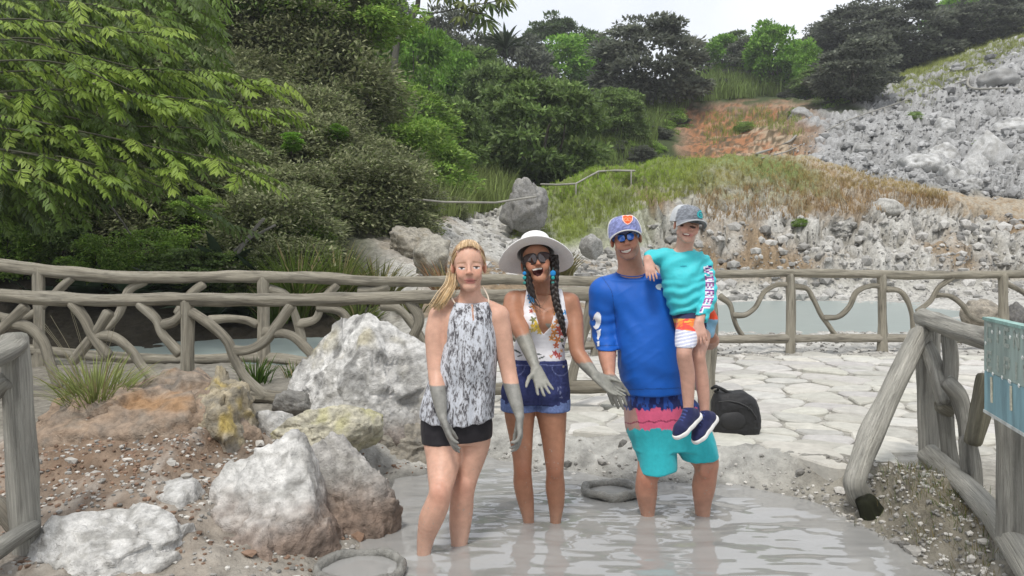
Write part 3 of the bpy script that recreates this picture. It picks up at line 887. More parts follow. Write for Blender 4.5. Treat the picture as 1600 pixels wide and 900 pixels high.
# ---------------------------------------------------------------- clay rings
def ring(px, py, r_px, Y, label, seed, inner_z=.012):
    c = P(px, py, Y); R = r_px * Y / FOC
    root = empty("mud_basin", (c[0], c[1], 0), label, "mud basin", "round clay mud basins in the pool")
    a = np.linspace(0, 2 * np.pi, 96, endpoint=False)
    b = np.linspace(0, 2 * np.pi, 22, endpoint=False)
    Aa, Bb = np.meshgrid(a, b, indexing='ij')
    q = np.stack([np.cos(Aa) * 3, np.sin(Aa) * 3, Bb * 0], -1)
    rr = .021 * (1 + .22 * vnoise(q + seed, seed)) + .005 * fbm(np.stack([np.cos(Aa) * 9, np.sin(Aa) * 9, np.cos(Bb) * 1.5 + seed], -1), 4, seed)
    Rr = R * (1 + .04 * vnoise(q * .5 + seed, seed + 2)) + rr * np.cos(Bb)
    V = np.stack([c[0] + Rr * np.cos(Aa), c[1] + Rr * np.sin(Aa), .026 + .012 * vnoise(q * .6 + 9, seed) + rr * 1.25 * np.sin(Bb)], -1)
    n, m = 96, 22
    i = np.arange(n)[:, None]; j = np.arange(m)[None, :]
    Q = np.stack([i * m + j, ((i + 1) % n) * m + j, ((i + 1) % n) * m + (j + 1) % m, i * m + (j + 1) % m], -1).reshape(-1, 4)
    col = A([.215, .21, .19]) * (1 + .25 * fbm(V.reshape(-1, 3) * 14, 3, seed)[:, None])
    mk("rim", V.reshape(-1, 3), Q, M['wetclay'], root, col=col, origin=c)
    Vd = np.vstack([[[c[0], c[1], inner_z]], np.c_[c[0] + R * np.cos(a), c[1] + R * np.sin(a), np.full(96, inner_z)]])
    k = np.arange(96)
    mk("mud_filling", Vd, np.c_[np.zeros(96, int), k + 1, (k + 1) % 96 + 1], M['mud'], root, origin=c)


ring(955, 765, 41, 4.62, "rough clay mud basin beside the man's leg at the back of the pool", 3)
ring(562, 893, 66, 3.44, "clay mud basin full of mud at the foot of the big white boulder", 8, .02)

# ---------------------------------------------------------------- boulders
def boulder(name, c, size, seed, label, group=None, rot=0.0, col=A([.50, .49, .45]), low=None, lowz=None, dark=.5, stain=None, sub=5, rough=.10, planes=None, nplanes=12, tilt=0.0, sharp=26, cat="boulder"):
    if sub == 5 and max(size) > .25 and c[1] < 8: sub = 6
    V, Fc, h = rock_shape(seed, sub, nplanes, sharp, rough, planes=planes)
    V = (V * A(size)) @ rotx(tilt).T @ rotz(rot).T
    hf = fbm(V * 7 / max(size) + seed, 5, seed + 3)
    rg = fbm(V * 5 / max(size) + seed, 5, seed + 6, ridged=True)
    nrm = V / (np.linalg.norm(V / A(size) ** 1.0, axis=1)[:, None] + 1e-6)
    V = V + (V / (np.linalg.norm(V, axis=1)[:, None] + 1e-6)) * (.020 * max(size) * fbm(V * 16 / max(size), 4, seed + 11)[:, None] + .028 * max(size) * np.minimum(rg, .2)[:, None])
    W = V + A(c)
    k = np.tile(A(col), (len(V), 1))
    k = k * (1 + .22 * hf)[:, None]
    vein = smooth01(.30, .62, fbm(V * A([3, 3, 7]) / max(size) + seed * 2, 5, seed + 44, .6, ridged=True))[:, None] * .45
    k = k * (1 - vein) + A([.20, .19, .165]) * vein
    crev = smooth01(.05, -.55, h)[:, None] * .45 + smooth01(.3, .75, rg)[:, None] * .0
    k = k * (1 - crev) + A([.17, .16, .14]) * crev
    if dark:
        zrel = (W[:, 2] - W[:, 2].min()) / (np.ptp(W[:, 2]) + 1e-6)
        m = (smooth01(.0, .32, fbm(V * A([6, 6, 4]) / max(size) + 5, 5, seed + 20, .62)) * smooth01(.45, .8, zrel) * dark)[:, None]
        k = k * (1 - m) + A([.10, .10, .095]) * m
    if stain is not None:
        m = (smooth01(.05, .5, fbm(V * 2.6 / max(size) + 2, 4, seed + 30)) * .75)[:, None]
        k = k * (1 - m) + A(stain) * m
    if low is not None:
        m = smooth01(lowz + .13, lowz - .10, W[:, 2] + .12 * fbm(V * 5 / max(size), 4, seed + 31) * max(size))[:, None] * .92
        k = k * (1 - m) + A(low) * (1 + .5 * fbm(V * 20, 3, seed + 4))[:, None] * m
    o = mk(name, W, Fc, M['rock'], col=np.clip(k, .01, .8), origin=c)
    return tag(o, label, cat, group)


BROWN = A([.21, .155, .12])
WHITE = A([.56, .55, .525])
boulder("boulder", P(556, 640, 5.45) + A([0, .05, .02]), (.56, .45, .70), 6, "large pale boulder streaked dark on top, standing behind the blonde girl", col=WHITE, low=BROWN * .9, lowz=.22, dark=.75, stain=A([.42, .38, .26]), rot=.3, rough=.06,
        planes=[(-.75, -.3, .62, .50), (.25, -.5, .80, .80), (.2, -.9, .25, .72), (-.9, -.2, -.1, .85)], nplanes=7)
boulder("boulder", P(424, 893, 3.64) + A([0, .12, .0]), (.37, .34, .54), 12, "big rounded white boulder at the pool's left edge, brown near the waterline", col=WHITE * 1.0, low=BROWN * 1.05, lowz=.20, dark=.25, rot=.2, rough=.075,
        planes=[(-.25, -.45, .85, .74), (.45, -.75, -.05, .80), (-.85, -.35, .1, .80), (.8, -.2, .5, .82)], nplanes=5, sharp=18)
boulder("boulder", P(543, 812, 3.98) + A([0, .1, -.02]), (.27, .28, .42), 21, "grey jagged-topped boulder leaning on the big white one", col=A([.40, .385, .36]), low=BROWN, lowz=.20, dark=.2, rot=.9, rough=.12,
        planes=[(.5, -.3, .8, .66), (.9, -.3, .1, .7)])
boulder("boulder", P(271, 806, 3.68) + A([0, .06, 0]), (.135, .14, .175), 30, "small upright whitish boulder just left of the big white boulder", col=WHITE * .92, low=A([.16, .14, .08]), lowz=.08, dark=.1, sub=4)
boulder("boulder", P(165, 905, 3.3) + A([0, .0, .03]), (.33, .24, .25), 41, "flat-topped white boulder at the bottom edge beside the left fence post", col=WHITE * .95, dark=.1, rot=.4, planes=[(0, -.3, 1, .7), (-.6, -.5, .5, .72)], sub=5)
boulder("boulder", P(508, 680, 4.75) + A([0, .1, -.02]), (.30, .2, .19), 47, "low yellowish white boulder wedged behind the big white boulder", col=A([.52, .49, .38]), stain=A([.42, .40, .22]), dark=.15, rot=.2)
boulder("boulder", P(420, 674, 4.85) + A([0, .1, -.02]), (.14, .13, .16), 52, "small pale boulder between the yellow crusted rock and the low yellowish boulder", col=WHITE * .85, dark=.2, sub=4)
boulder("boulder", P(455, 632, 5.25) + A([0, .1, -.02]), (.14, .13, .10), 57, "small dark grey rock at the end of the low log behind the boulders", col=A([.24, .235, .22]), dark=.2, sub=4)
boulder("boulder", P(330, 680, 4.6) + A([0, .16, -.02]), (.27, .30, .38), 63, "brownish rock crusted with yellow lichen at the end of the mound", col=A([.36, .31, .22]), stain=A([.46, .34, .08]), low=A([.27, .25, .22]), lowz=.32, dark=.5, rough=.14, planes=[(0, -.1, 1, .68), (.9, -.3, .35, .72), (-.3, -.2, .9, .7)])
boulder("boulder", P(212, 700, 4.7) + A([0, .22, -.04]), (.74, .55, .58), 68, "broad rusty brown rock mass under the long grass tuft", col=A([.30, .225, .165]), stain=A([.33, .19, .09]), low=A([.22, .19, .155]), lowz=.22, dark=.45, rough=.13, planes=[(0, -.2, 1, .72), (-.6, -.2, .8, .8)], sub=6)
boulder("boulder", P(640, 706, 5.25) + A([0, .12, -.03]), (.30, .2, .22), 72, "pebbly brown rock ledge at the pool's edge under the large pale boulder", col=A([.28, .255, .21]), dark=.4, rough=.2)
boulder("boulder", P(822, 306, 26) + A([0, .5, -.25]), (.76, .65, 1.0), 80, "tall dark grey rock outcrop at the left end of the grassy knoll", col=A([.24, .235, .225]), stain=A([.38, .37, .34]), dark=.4, rough=.16, tilt=.15, planes=[(.6, -.4, .75, .66), (-.8, -.1, .45, .66), (.1, -.8, .6, .62)])
boulder("boulder", P(1003, 412, 24) * A([1, 1, 1]) + A([0, .2, .1]), (.4, .35, .35), 84, "grey rock low on the bank beside the man's cap", col=A([.36, .35, .33]), dark=.3, sub=4)
boulder("boulder", P(925, 384, 23) + A([0, .2, .0]), (.33, .3, .40), 88, "grey pointed rock under the grass left of the man's cap", col=A([.34, .335, .32]), dark=.2, sub=4)
boulder("boulder", P(1390, 326, 31) + A([0, .3, 0]), (.62, .5, .42), 91, "rounded pale rock on the top edge of the white bank", col=A([.46, .45, .42]), dark=.4, sub=4)
boulder("boulder", P(640, 370, 19) + A([0, .5, -.2]), (.62, .6, .5), 95, "pale crumbling rock outcrop above the blonde girl's head", col=A([.31, .285, .235]), stain=A([.17, .145, .095]), dark=.5, rough=.18)
boulder("boulder", P(676, 398, 17) + A([0, .3, -.1]), (.42, .4, .5), 97, "pale rock beside the dry red grass tuft", col=A([.36, .34, .29]), stain=A([.22, .18, .12]), dark=.3, rough=.18, sub=4)
boulder("boulder", P(1548, 492, 13.5) + A([0, .2, 0]), (.34, .3, .24), 99, "brownish round boulder just beyond the far fence at the right", col=A([.36, .32, .26]), dark=.5, sub=4)
boulder("boulder", P(1600, 495, 13.2) + A([0, .2, 0]), (.2, .2, .22), 100, "dark boulder at the right edge beyond the far fence", col=A([.15, .145, .14]), dark=.2, sub=4)
for k, (px, py, w, h, s) in enumerate([(1555, 245, 34, 36, 1), (1478, 245, 40, 26, 2), (1490, 280, 22, 22, 3), (1525, 268, 18, 24, 4), (1520, 288, 26, 12, 5), (1440, 262, 36, 22, 6), (1590, 200, 30, 16, 7),
                                       (1480, 205, 26, 18, 8), (1570, 125, 40, 26, 9), (1255, 180, 24, 16, 10), (1400, 215, 20, 12, 11), (1350, 235, 22, 14, 12), (1595, 260, 14, 24, 13), (1310, 200, 16, 10, 14), (1540, 160, 22, 12, 15)]):
    g = ground_px(px, py)
    s_ = g[1] / FOC
    boulder("boulder", g + A([0, .3 * w * s_, 0]), (w * s_ * (1.12 if s < 9 else .8), w * s_ * .8, h * s_ * (1.12 if s < 9 else .8)), 200 + s,
            ["white boulder, the biggest and roundest on the scree slope at the right", "broad white boulder left of the biggest one on the scree", "small white block wedged below the broad scree boulder",
             "white block between the two large scree boulders", "flat white slab at the foot of the scree boulders", "pale boulder at the left end of the scree boulder cluster", "grey slab high above the scree boulders at the right edge",
             "pale boulder above the cluster on the scree", "craggy grey outcrop at the top right of the scree", "pale boulder at the top left of the scree beside the red earth", "grey boulder midway along the scree slope",
             "grey boulder low on the scree behind the knoll's grass", "white boulder cut by the right edge low on the scree", "small grey boulder on the left part of the scree", "grey boulder just under the pipe on the scree"][k],
            col=A([.50, .50, .49]) * (1 if s < 9 else .7), dark=.55, sub=4, rot=k, rough=.14, group="boulders on the scree slope")

# loose stones: nearest ones as things nobody can tell apart, the gravel as stuff
def stones(name, pts, sizes, cols, mat, seed, label, sub=1):
    D, Fc = ico(sub)
    r = np.random.default_rng(seed)
    n = len(pts)
    S_ = sizes[:, None] * r.uniform(.6, 1.25, (n, 3)) * A([1, 1, .7])
    shp = []
    for q in range(6):
        V, _, _ = rock_shape(900 + q + seed, sub, 7, 10, .12)
        shp.append(V)
    shp = A(shp)
    th = r.uniform(0, 6.28, n); c, s = np.cos(th), np.sin(th)
    B = shp[r.integers(0, 6, n)] * S_[:, None, :]
    W = np.stack([B[..., 0] * c[:, None] - B[..., 1] * s[:, None], B[..., 0] * s[:, None] + B[..., 1] * c[:, None], B[..., 2]], -1) + pts[:, None, :]
    Fa = (Fc[None] + (np.arange(n) * len(D))[:, None, None]).reshape(-1, 3)
    o = mk(name, W.reshape(-1, 3), Fa, mat, col=np.repeat(cols, len(D), 0), smooth=False)
    return tag(o, label, kind="stuff")


def scatter_px(n, fn, seed, Ymax=200):
    """n random picture positions inside fn(px,py)->prob, put on the ground they hit"""
    r = np.random.default_rng(seed)
    out = []
    tries = 0
    while len(out) < n and tries < n * 30:
        tries += 1
        px, py = fn(r)
        g = ground_px(px, py)
        out.append(g)
    return A(out)


def gravel():
    r = np.random.default_rng(77)
    pts = []
    # mound
    n = 3800
    x = r.normal(-1.95, .75, n); y = r.normal(3.95, .6, n)
    k = (x > -4) & (y > 2.6) & (x < -.45)
    x, y = x[k], y[k]
    n2_ = 2600                                              # pool lip
    t = r.integers(0, len(POOL) - 1, n2_); f = r.random(n2_)[:, None]
    e = POOL[t] * (1 - f) + POOL[t + 1] * f + r.normal(0, .16, (n2_, 2))
    kk = (poly_sd(e[:, 0], e[:, 1], POOL) > .015) & (e[:, 1] > 2.5)
    e = e[kk]
    xb = r.normal(2.02, .22, 900); yb = r.uniform(3.1, 4.7, 900)
    xs = r.uniform(-1, 7, 2200); ys = r.uniform(9.9, 14.5, 2200)
    X = np.concatenate([x, e[:, 0], xb, xs]); Y = np.concatenate([y, e[:, 1], yb, ys])
    sd = poly_sd(X, Y, POOL)
    ok = sd > .01
    X, Y = X[ok], Y[ok]
    Z = A([ground(a, b) for a, b in zip(X, Y)])
    big = r.random(len(X))
    sz = np.where(big > .985, r.uniform(.022, .045, len(X)), r.uniform(.005, .016, len(X))) * np.where(Y > 9, 2.0, 1)
    w = r.uniform(.12, .55, len(X))[:, None] * A([1, .96, .88])
    mnd = (X < -.5) & (Y < 7)
    w = np.where(mnd[:, None] & (r.random(len(X)) < .45)[:, None], A([.20, .13, .09]) * r.uniform(.6, 1.3, len(X))[:, None], w)
    stones("gravel", np.c_[X, Y, Z + sz * .15], sz, w, M['pebble'], 5, "loose pebbles on the mound and round the pool")
    # scree, cliff foot
    def f(r):
        while True:
            px, py = r.uniform(1080, 1640), r.uniform(80, 335)
            if py > 330 - (px - 1080) * .0 or py < 265 - (px - 1150) * .47: continue
            return px, py
    a = scatter_px(2400, f, 3)
    a = a[a[:, 1] > 41]
    sz = a[:, 1] / FOC * 1.3 * r.pareto(1.7, len(a)).clip(.3, 6.5) + a[:, 1] / FOC * 1.0
    w = r.uniform(.15, .46, len(a))[:, None] * A([1, 1, .99])
    stones("scree_rubble", a, sz, w, M['pebble'], 9, "grey white broken rock covering the scree slope")
    def f2(r): return r.uniform(1010, 1620), 335 + 135 * r.random() ** .8
    def f3(r):
        px = r.uniform(700, 1010)
        return px, r.uniform(np.interp(px, [700, 830, 880, 1010], [325, 330, 395, 390]), 445)
    a = np.vstack([scatter_px(1900, f2, 4), scatter_px(1100, f3, 6)])
    a = a[(a[:, 1] > 12) & (a[:, 2] > .03)]
    sz = a[:, 1] / FOC * 1.5 * r.pareto(1.6, len(a)).clip(.4, 7) + a[:, 1] / FOC * 1.0
    w = r.uniform(.18, .48, len(a))[:, None] * A([1, .975, .92])
    stones("bank_rubble", a, sz, w, M['pebble'], 12, "pale broken rock on the bank behind the pond")


gravel()

# ---------------------------------------------------------------- pipes and handrails on the far slopes
M['pipe'] = material("weathered_rail", .7, attr=False, base=(.27, .26, .23), nscale=2, var=.2, bump=0)


def rail_run(label, pix, r_px, legs=(), name="handrail", lift=0.0, cat="handrail", depth=None):
    pts = []
    for k, (px, py) in enumerate(pix):
        g = ground_px(px, py + lift)
        pts.append(P(px, py, depth[k] if depth else g[1] - .2))
    root = empty(name, pts[0], label, cat)
    V, T, Q, w = tube(pts, [r_px * p[1] / FOC for p in pts], 8, 1.0)
    mk("rail", V, [T, Q], M['pipe'], root, uvw=w, origin=pts[0])
    for t in legs:
        i = int(t); f = t - i
        p = pts[i] * (1 - f) + pts[min(i + 1, len(pts) - 1)] * f
        h = ground(p[0], p[1]); q = A([p[0], p[1], min(h, p[2]) - .3])
        V, T, Q, w = tube([p, q], [r_px * .8 * p[1] / FOC] * 2, 6, 1.0)
        mk("upright", V, [T, Q], M['pipe'], root, uvw=w, origin=p)


rail_run("long grey handrail climbing the scree slope from the red earth to the top right", [(1190, 247), (1240, 232), (1320, 190), (1400, 162), (1512, 124)], 1.0, [0.5, 1, 1.3, 1.6, 2, 2.25, 2.5, 2.75, 3, 3.4, 3.8], lift=7)
rail_run("bent pale pipe running level across the top right of the scree", [(1514, 122), (1512, 132), (1524, 139), (1570, 138), (1640, 136)], 2.0, [3, 3.6], name="pipe", cat="pipe", lift=4)
rail_run("pale pipe lying down the scree's left end", [(1182, 240), (1205, 233), (1232, 222), (1244, 212)], 1.8, [], name="pipe", cat="pipe", lift=3)
rail_run("low grey handrail at the left end of the grassy knoll", [(845, 288), (900, 287), (935, 268), (992, 267)], 1.6, [1, 2.0, 2.9], lift=9)
rail_run("pale hose stretched across the gully above the blonde girl", [(640, 310), (672, 314), (740, 318), (790, 315), (838, 307)], 1.6, [], name="hose", cat="hose", depth=[21, 21.5, 22, 22.3, 22.6])
V = 0
# ---------------------------------------------------------------- bodies: one continuous surface grown from smooth-blended limbs
class Sdf:
    def __init__(s, lo, hi, h, grow=0.0):
        s.lo, s.h, s.grow = A(lo, float), h, grow
        s.shape = tuple(int(v) for v in np.ceil((A(hi) - s.lo) / h) + 1)
        s.D = np.full(s.shape, 0.5, np.float32)

    def reg(s, lo, hi):
        a = np.clip(np.floor((lo - s.lo) / s.h).astype(int), 0, A(s.shape) - 1)
        b = np.clip(np.ceil((hi - s.lo) / s.h).astype(int) + 1, 1, A(s.shape))
        sl = tuple(slice(x, max(y, x + 1)) for x, y in zip(a, b))
        g = [(s.lo[i] + s.h * np.arange(sl[i].start, sl[i].stop)).astype(np.float32) for i in range(3)]
        return sl, g[0][:, None, None], g[1][None, :, None], g[2][None, None, :]

    def put(s, sl, d, k, mode):
        c = s.D[sl]
        if mode == 'add':
            d = d - s.grow
            h = np.maximum(k - np.abs(c - d), 0) / max(k, 1e-6)
            s.D[sl] = np.minimum(c, d) - h * h * k * .25
        else:
            d = -d
            h = np.maximum(k - np.abs(c - d), 0) / max(k, 1e-6)
            s.D[sl] = np.maximum(c, d) + h * h * k * .25

    def cone(s, a, b, ra, rb, k=.02, flat=None, mode='add'):
        a, b = A(a, float), A(b, float)
        m = max(ra, rb) + k + s.grow + .02
        sl, X, Y, Z = s.reg(np.minimum(a, b) - m, np.maximum(a, b) + m)
        ba = b - a
        t = np.clip(((X - a[0]) * ba[0] + (Y - a[1]) * ba[1] + (Z - a[2]) * ba[2]) / (ba @ ba + 1e-12), 0, 1)
        ox, oy, oz = X - a[0] - t * ba[0], Y - a[1] - t * ba[1], Z - a[2] - t * ba[2]
        q = ox * ox + oy * oy + oz * oz
        if flat is not None:
            n, f = flat
            dn = ox * n[0] + oy * n[1] + oz * n[2]
            q = q + dn * dn * (1 / f ** 2 - 1)
        s.put(sl, np.sqrt(q) - (ra + t * (rb - ra)), k, mode)

    def ell(s, c, r, R=None, k=.02, mode='add'):
        c, r = A(c, float), A(r, float)
        m = r.max() + k + s.grow + .02
        sl, X, Y, Z = s.reg(c - m, c + m)
        x, y, z = X - c[0], Y - c[1], Z - c[2]
        if R is not None:
            x, y, z = (R[0, 0] * x + R[1, 0] * y + R[2, 0] * z, R[0, 1] * x + R[1, 1] * y + R[2, 1] * z, R[0, 2] * x + R[1, 2] * y + R[2, 2] * z)
        k0 = np.sqrt((x / r[0]) ** 2 + (y / r[1]) ** 2 + (z / r[2]) ** 2)
        k1 = np.sqrt((x / r[0] ** 2) ** 2 + (y / r[1] ** 2) ** 2 + (z / r[2] ** 2) ** 2) + 1e-6
        s.put(sl, k0 * (k0 - 1) / k1, k, mode)

    def loft(s, rows, k=.03, p=2.4, mode='add', caps=True):
        """stack of super-ellipse sections (x, y, z, rx, ry), any order of z"""
        rows = A(sorted(rows, key=lambda q: q[2]), float)
        rr = crom(rows, 80)
        o = np.argsort(rr[:, 2]); rr = rr[o]
        m = rr[:, 3:].max() + k + s.grow + .02
        lo = A([rr[:, 0].min() - m, rr[:, 1].min() - m, rr[0, 2] - k - s.grow - .02])
        hi = A([rr[:, 0].max() + m, rr[:, 1].max() + m, rr[-1, 2] + k + s.grow + .02])
        sl, X, Y, Z = s.reg(lo, hi)
        f = lambda i: np.interp(Z.ravel(), rr[:, 2], rr[:, i]).astype(np.float32)[None, None, :]
        cx, cy_, rx, ry = f(0), f(1), f(3), f(4)
        q = (np.abs((X - cx) / rx) ** p + np.abs((Y - cy_) / ry) ** p) ** (1 / p)
        d = (q - 1) * np.minimum(rx, ry) * (.55 + .45 * np.minimum(1, np.maximum(rx, ry) / np.minimum(rx, ry) * .7))
        e = np.maximum(rr[0, 2] - Z, Z - rr[-1, 2])
        d = np.maximum(d, e + 0 * d)
        s.put(sl, d.astype(np.float32), k, mode)

    def limb(s, pts, k=.012, flat=None, n=None):
        """pts: (x,y,z,r) -> smooth tapering limb"""
        p = A(pts, float)
        q = crom(p, n or (len(p) - 1) * 4 + 1)
        q[:, 3] = np.maximum(q[:, 3], .002)
        m = q[:, 3].max() + k + s.grow + .03
        sl, X, Y, Z = s.reg(q[:, :3].min(0) - m, q[:, :3].max(0) + m)
        best = np.full(np.broadcast_shapes(X.shape, Y.shape, Z.shape), .6, np.float32)
        for a, b in zip(q[:-1], q[1:]):
            ba = b[:3] - a[:3]
            t = np.clip(((X - a[0]) * ba[0] + (Y - a[1]) * ba[1] + (Z - a[2]) * ba[2]) / (ba @ ba + 1e-12), 0, 1)
            d = np.sqrt((X - a[0] - t * ba[0]) ** 2 + (Y - a[1] - t * ba[1]) ** 2 + (Z - a[2] - t * ba[2]) ** 2) - (a[3] + t * (b[3] - a[3]))
            best = np.minimum(best, d)
        s.put(sl, best, k, 'add')

    def clipf(s, fn, k=.004):
        sl, X, Y, Z = s.reg(s.lo, s.lo + A(s.shape) * s.h)
        d = fn(X, Y, Z).astype(np.float32) + 0 * s.D
        h = np.maximum(k - np.abs(s.D - d), 0) / k
        s.D = np.maximum(s.D, d) + h * h * k * .25

    def mesh(s):
        D, h = s.D, s.h
        D[[0, -1]] = np.maximum(D[[0, -1]], 1e-3); D[:, [0, -1]] = np.maximum(D[:, [0, -1]], 1e-3); D[:, :, [0, -1]] = np.maximum(D[:, :, [0, -1]], 1e-3)
        S = D < 0
        cnt = np.zeros(tuple(n - 1 for n in D.shape), np.uint8)
        for dx in (0, 1):
            for dy in (0, 1):
                for dz in (0, 1):
                    cnt += S[dx:D.shape[0] - 1 + dx, dy:D.shape[1] - 1 + dy, dz:D.shape[2] - 1 + dz]
        act = np.argwhere((cnt > 0) & (cnt < 8))
        corner = A([[i, j, k] for i in (0, 1) for j in (0, 1) for k in (0, 1)])
        d = np.stack([D[act[:, 0] + c[0], act[:, 1] + c[1], act[:, 2] + c[2]] for c in corner], 1)
        acc = np.zeros((len(act), 3)); w = np.zeros(len(act))
        for a in range(8):
            for b in range(a + 1, 8):
                if np.abs(corner[a] - corner[b]).sum() != 1: continue
                cr = (d[:, a] < 0) != (d[:, b] < 0)
                t = d[cr, a] / (d[cr, a] - d[cr, b])
                acc[cr] += corner[a] + t[:, None] * (corner[b] - corner[a]); w[cr] += 1
        V = s.lo + h * (act + acc / w[:, None])
        idx = np.full(cnt.shape, -1, np.int32)
        idx[act[:, 0], act[:, 1], act[:, 2]] = np.arange(len(act))
        Q = []
        for ax in range(3):
            o1, o2 = [(1, 2), (2, 0), (0, 1)][ax]
            s0 = [slice(None)] * 3; s1 = [slice(None)] * 3
            s0[ax] = slice(0, -1); s1[ax] = slice(1, None)
            e = S[tuple(s0)] != S[tuple(s1)]
            p = np.argwhere(e)
            p = p[(p[:, o1] > 0) & (p[:, o2] > 0) & (p[:, o1] < D.shape[o1] - 1) & (p[:, o2] < D.shape[o2] - 1)]
            u = np.zeros(3, int); u[o1] = 1
            v = np.zeros(3, int); v[o2] = 1
            g = lambda q: idx[q[:, 0], q[:, 1], q[:, 2]]
            qd = np.stack([g(p - u - v), g(p - v), g(p), g(p - u)], 1)
            inside = S[p[:, 0], p[:, 1], p[:, 2]]
            qd[~inside] = qd[~inside][:, ::-1]
            Q.append(qd)
        Q = np.concatenate(Q)
        return V, Q[(Q >= 0).all(1)]


def normals(V, Q):
    n = np.cross(V[Q[:, 2]] - V[Q[:, 0]], V[Q[:, 3]] - V[Q[:, 1]])
    N = np.zeros_like(V)
    for k in range(4):
        for a in range(3):
            N[:, a] += np.bincount(Q[:, k], n[:, a], len(V))
    return N / (np.linalg.norm(N, axis=1)[:, None] + 1e-12)


def relax(V, Q, it=2, f=.5):
    for _ in range(it):
        acc = np.zeros_like(V); c = np.zeros(len(V))
        for k in range(4):
            i, j = Q[:, k], Q[:, (k + 1) % 4]
            for a in range(3):
                acc[:, a] += np.bincount(i, V[j, a], len(V)) + np.bincount(j, V[i, a], len(V))
            c += np.bincount(i, minlength=len(V)) + np.bincount(j, minlength=len(V))
        V = V * (1 - f) + f * acc / np.maximum(c, 1)[:, None]
    return V


def proj(V):
    return 800 + FOC * V[:, 0] / V[:, 1], 407 - FOC * (V[:, 2] - CZ) / V[:, 1]


def bvh_of(V, F):
    return BVHTree.FromPolygons(V.tolist(), F.tolist())


def decal(name, bv, parent, fn, x0, x1, y0, y1, d, mat, off=.0018, label=None):
    """flat print or skin feature: cells of the picture window where fn(px,py) gives a colour, laid on the surface the ray meets"""
    nx, ny = int((x1 - x0) / d) + 1, int((y1 - y0) / d) + 1
    gx, gy = x0 + d * np.arange(nx + 1), y0 + d * np.arange(ny + 1)
    vid, V, K = {}, [], []
    Q, QC = [], []
    cen = Vector((0, 0, CZ))
    def vert(i, j):
        if (i, j) not in vid:
            h = bv.ray_cast(cen, Vector(((gx[i] - HX) / FOC, 1, -(gy[j] - HY) / FOC)).normalized())
            if h[0] is None or h[1].y > -.12: vid[(i, j)] = -1
            else:
                vid[(i, j)] = len(V); V.append(h[0] + h[1] * off)
        return vid[(i, j)]
    for i in range(nx):
        for j in range(ny):
            c = fn(gx[i] + d / 2, gy[j] + d / 2)
            if c is None: continue
            q = [vert(i, j), vert(i, j + 1), vert(i + 1, j + 1), vert(i + 1, j)]
            if min(q) < 0: continue
            if max((V[a] - V[b]).length for a in q for b in q) > .03: continue
            Q.append(q); QC.append(c)
    if not Q: return None
    V = A([v[:] for v in V]); Q = A(Q)
    Vx = V[Q.ravel()]                                   # own corners per cell so the colours stay crisp
    o = mk(name, Vx, np.arange(len(Vx)).reshape(-1, 4), mat, parent, smooth=True, col=np.repeat(A(QC), 4, 0), origin=Vx.mean(0))
    if label: o['label'] = label
    return o


def inpoly(poly):
    poly = [tuple(p) for p in poly]
    def f(x, y):
        c = False
        for (ax, ay), (bx, by) in zip(poly, poly[1:] + poly[:1]):
            if ((ay > y) != (by > y)) and x < (bx - ax) * (y - ay) / (by - ay) + ax: c = not c
        return c
    return f


def inell(cx, cy, rx, ry, rot=0.0):
    c, s = math.cos(rot), math.sin(rot)
    def f(x, y):
        u, v = (x - cx) * c + (y - cy) * s, -(x - cx) * s + (y - cy) * c
        return (u / rx) ** 2 + (v / ry) ** 2 < 1
    return f


M['skin'] = material("skin", .46, nscale=28, var=.11, bump=.12, bscale=160, bdist=.004, coord='world', sss=.12, spec=.35)
M['mudskin'] = material("mud_coated_skin", .42, nscale=22, var=.24, bump=.5, bscale=60, bdist=.006, coord='world', spec=.4, rvar=.15)
M['cloth'] = material("cloth", .8, nscale=60, var=.07, bump=.25, bscale=300, bdist=.003, coord='world', sheen=.15, spec=.2)
M['jersey'] = material("jersey", .55, nscale=30, var=.05, bump=.12, bscale=350, bdist=.002, coord='world', sheen=.05, spec=.25)
M['denim'] = material("denim", .9, nscale=70, var=.28, bump=.4, bscale=420, bdist=.003, coord='world', spec=.15)
M['hair'] = material("hair", .45, nscale=40, var=.2, bump=0, coord='world', spec=.4)
M['print'] = material("print", .7, nscale=50, var=.04, bump=0, coord='world', spec=.2)
M['straw'] = material("woven_straw", .85, nscale=90, var=.06, bump=.5, bscale=220, bdist=.004, coord='object', spec=.2)
M['lens'] = material("dark_lens", .08, attr=False, base=(.03, .012, .012), var=0, bump=0, spec=.7, coat=.5)
M['bluelens'] = material("blue_lens", .10, nscale=9, var=.6, attr=False, base=(.02, .14, .60), bump=0, spec=.9, coat=.6, coord='world')
M['frame'] = material("frame", .35, attr=False, base=(.02, .012, .012), var=0, bump=0, spec=.5)
MUDC = A([.225, .220, .200])


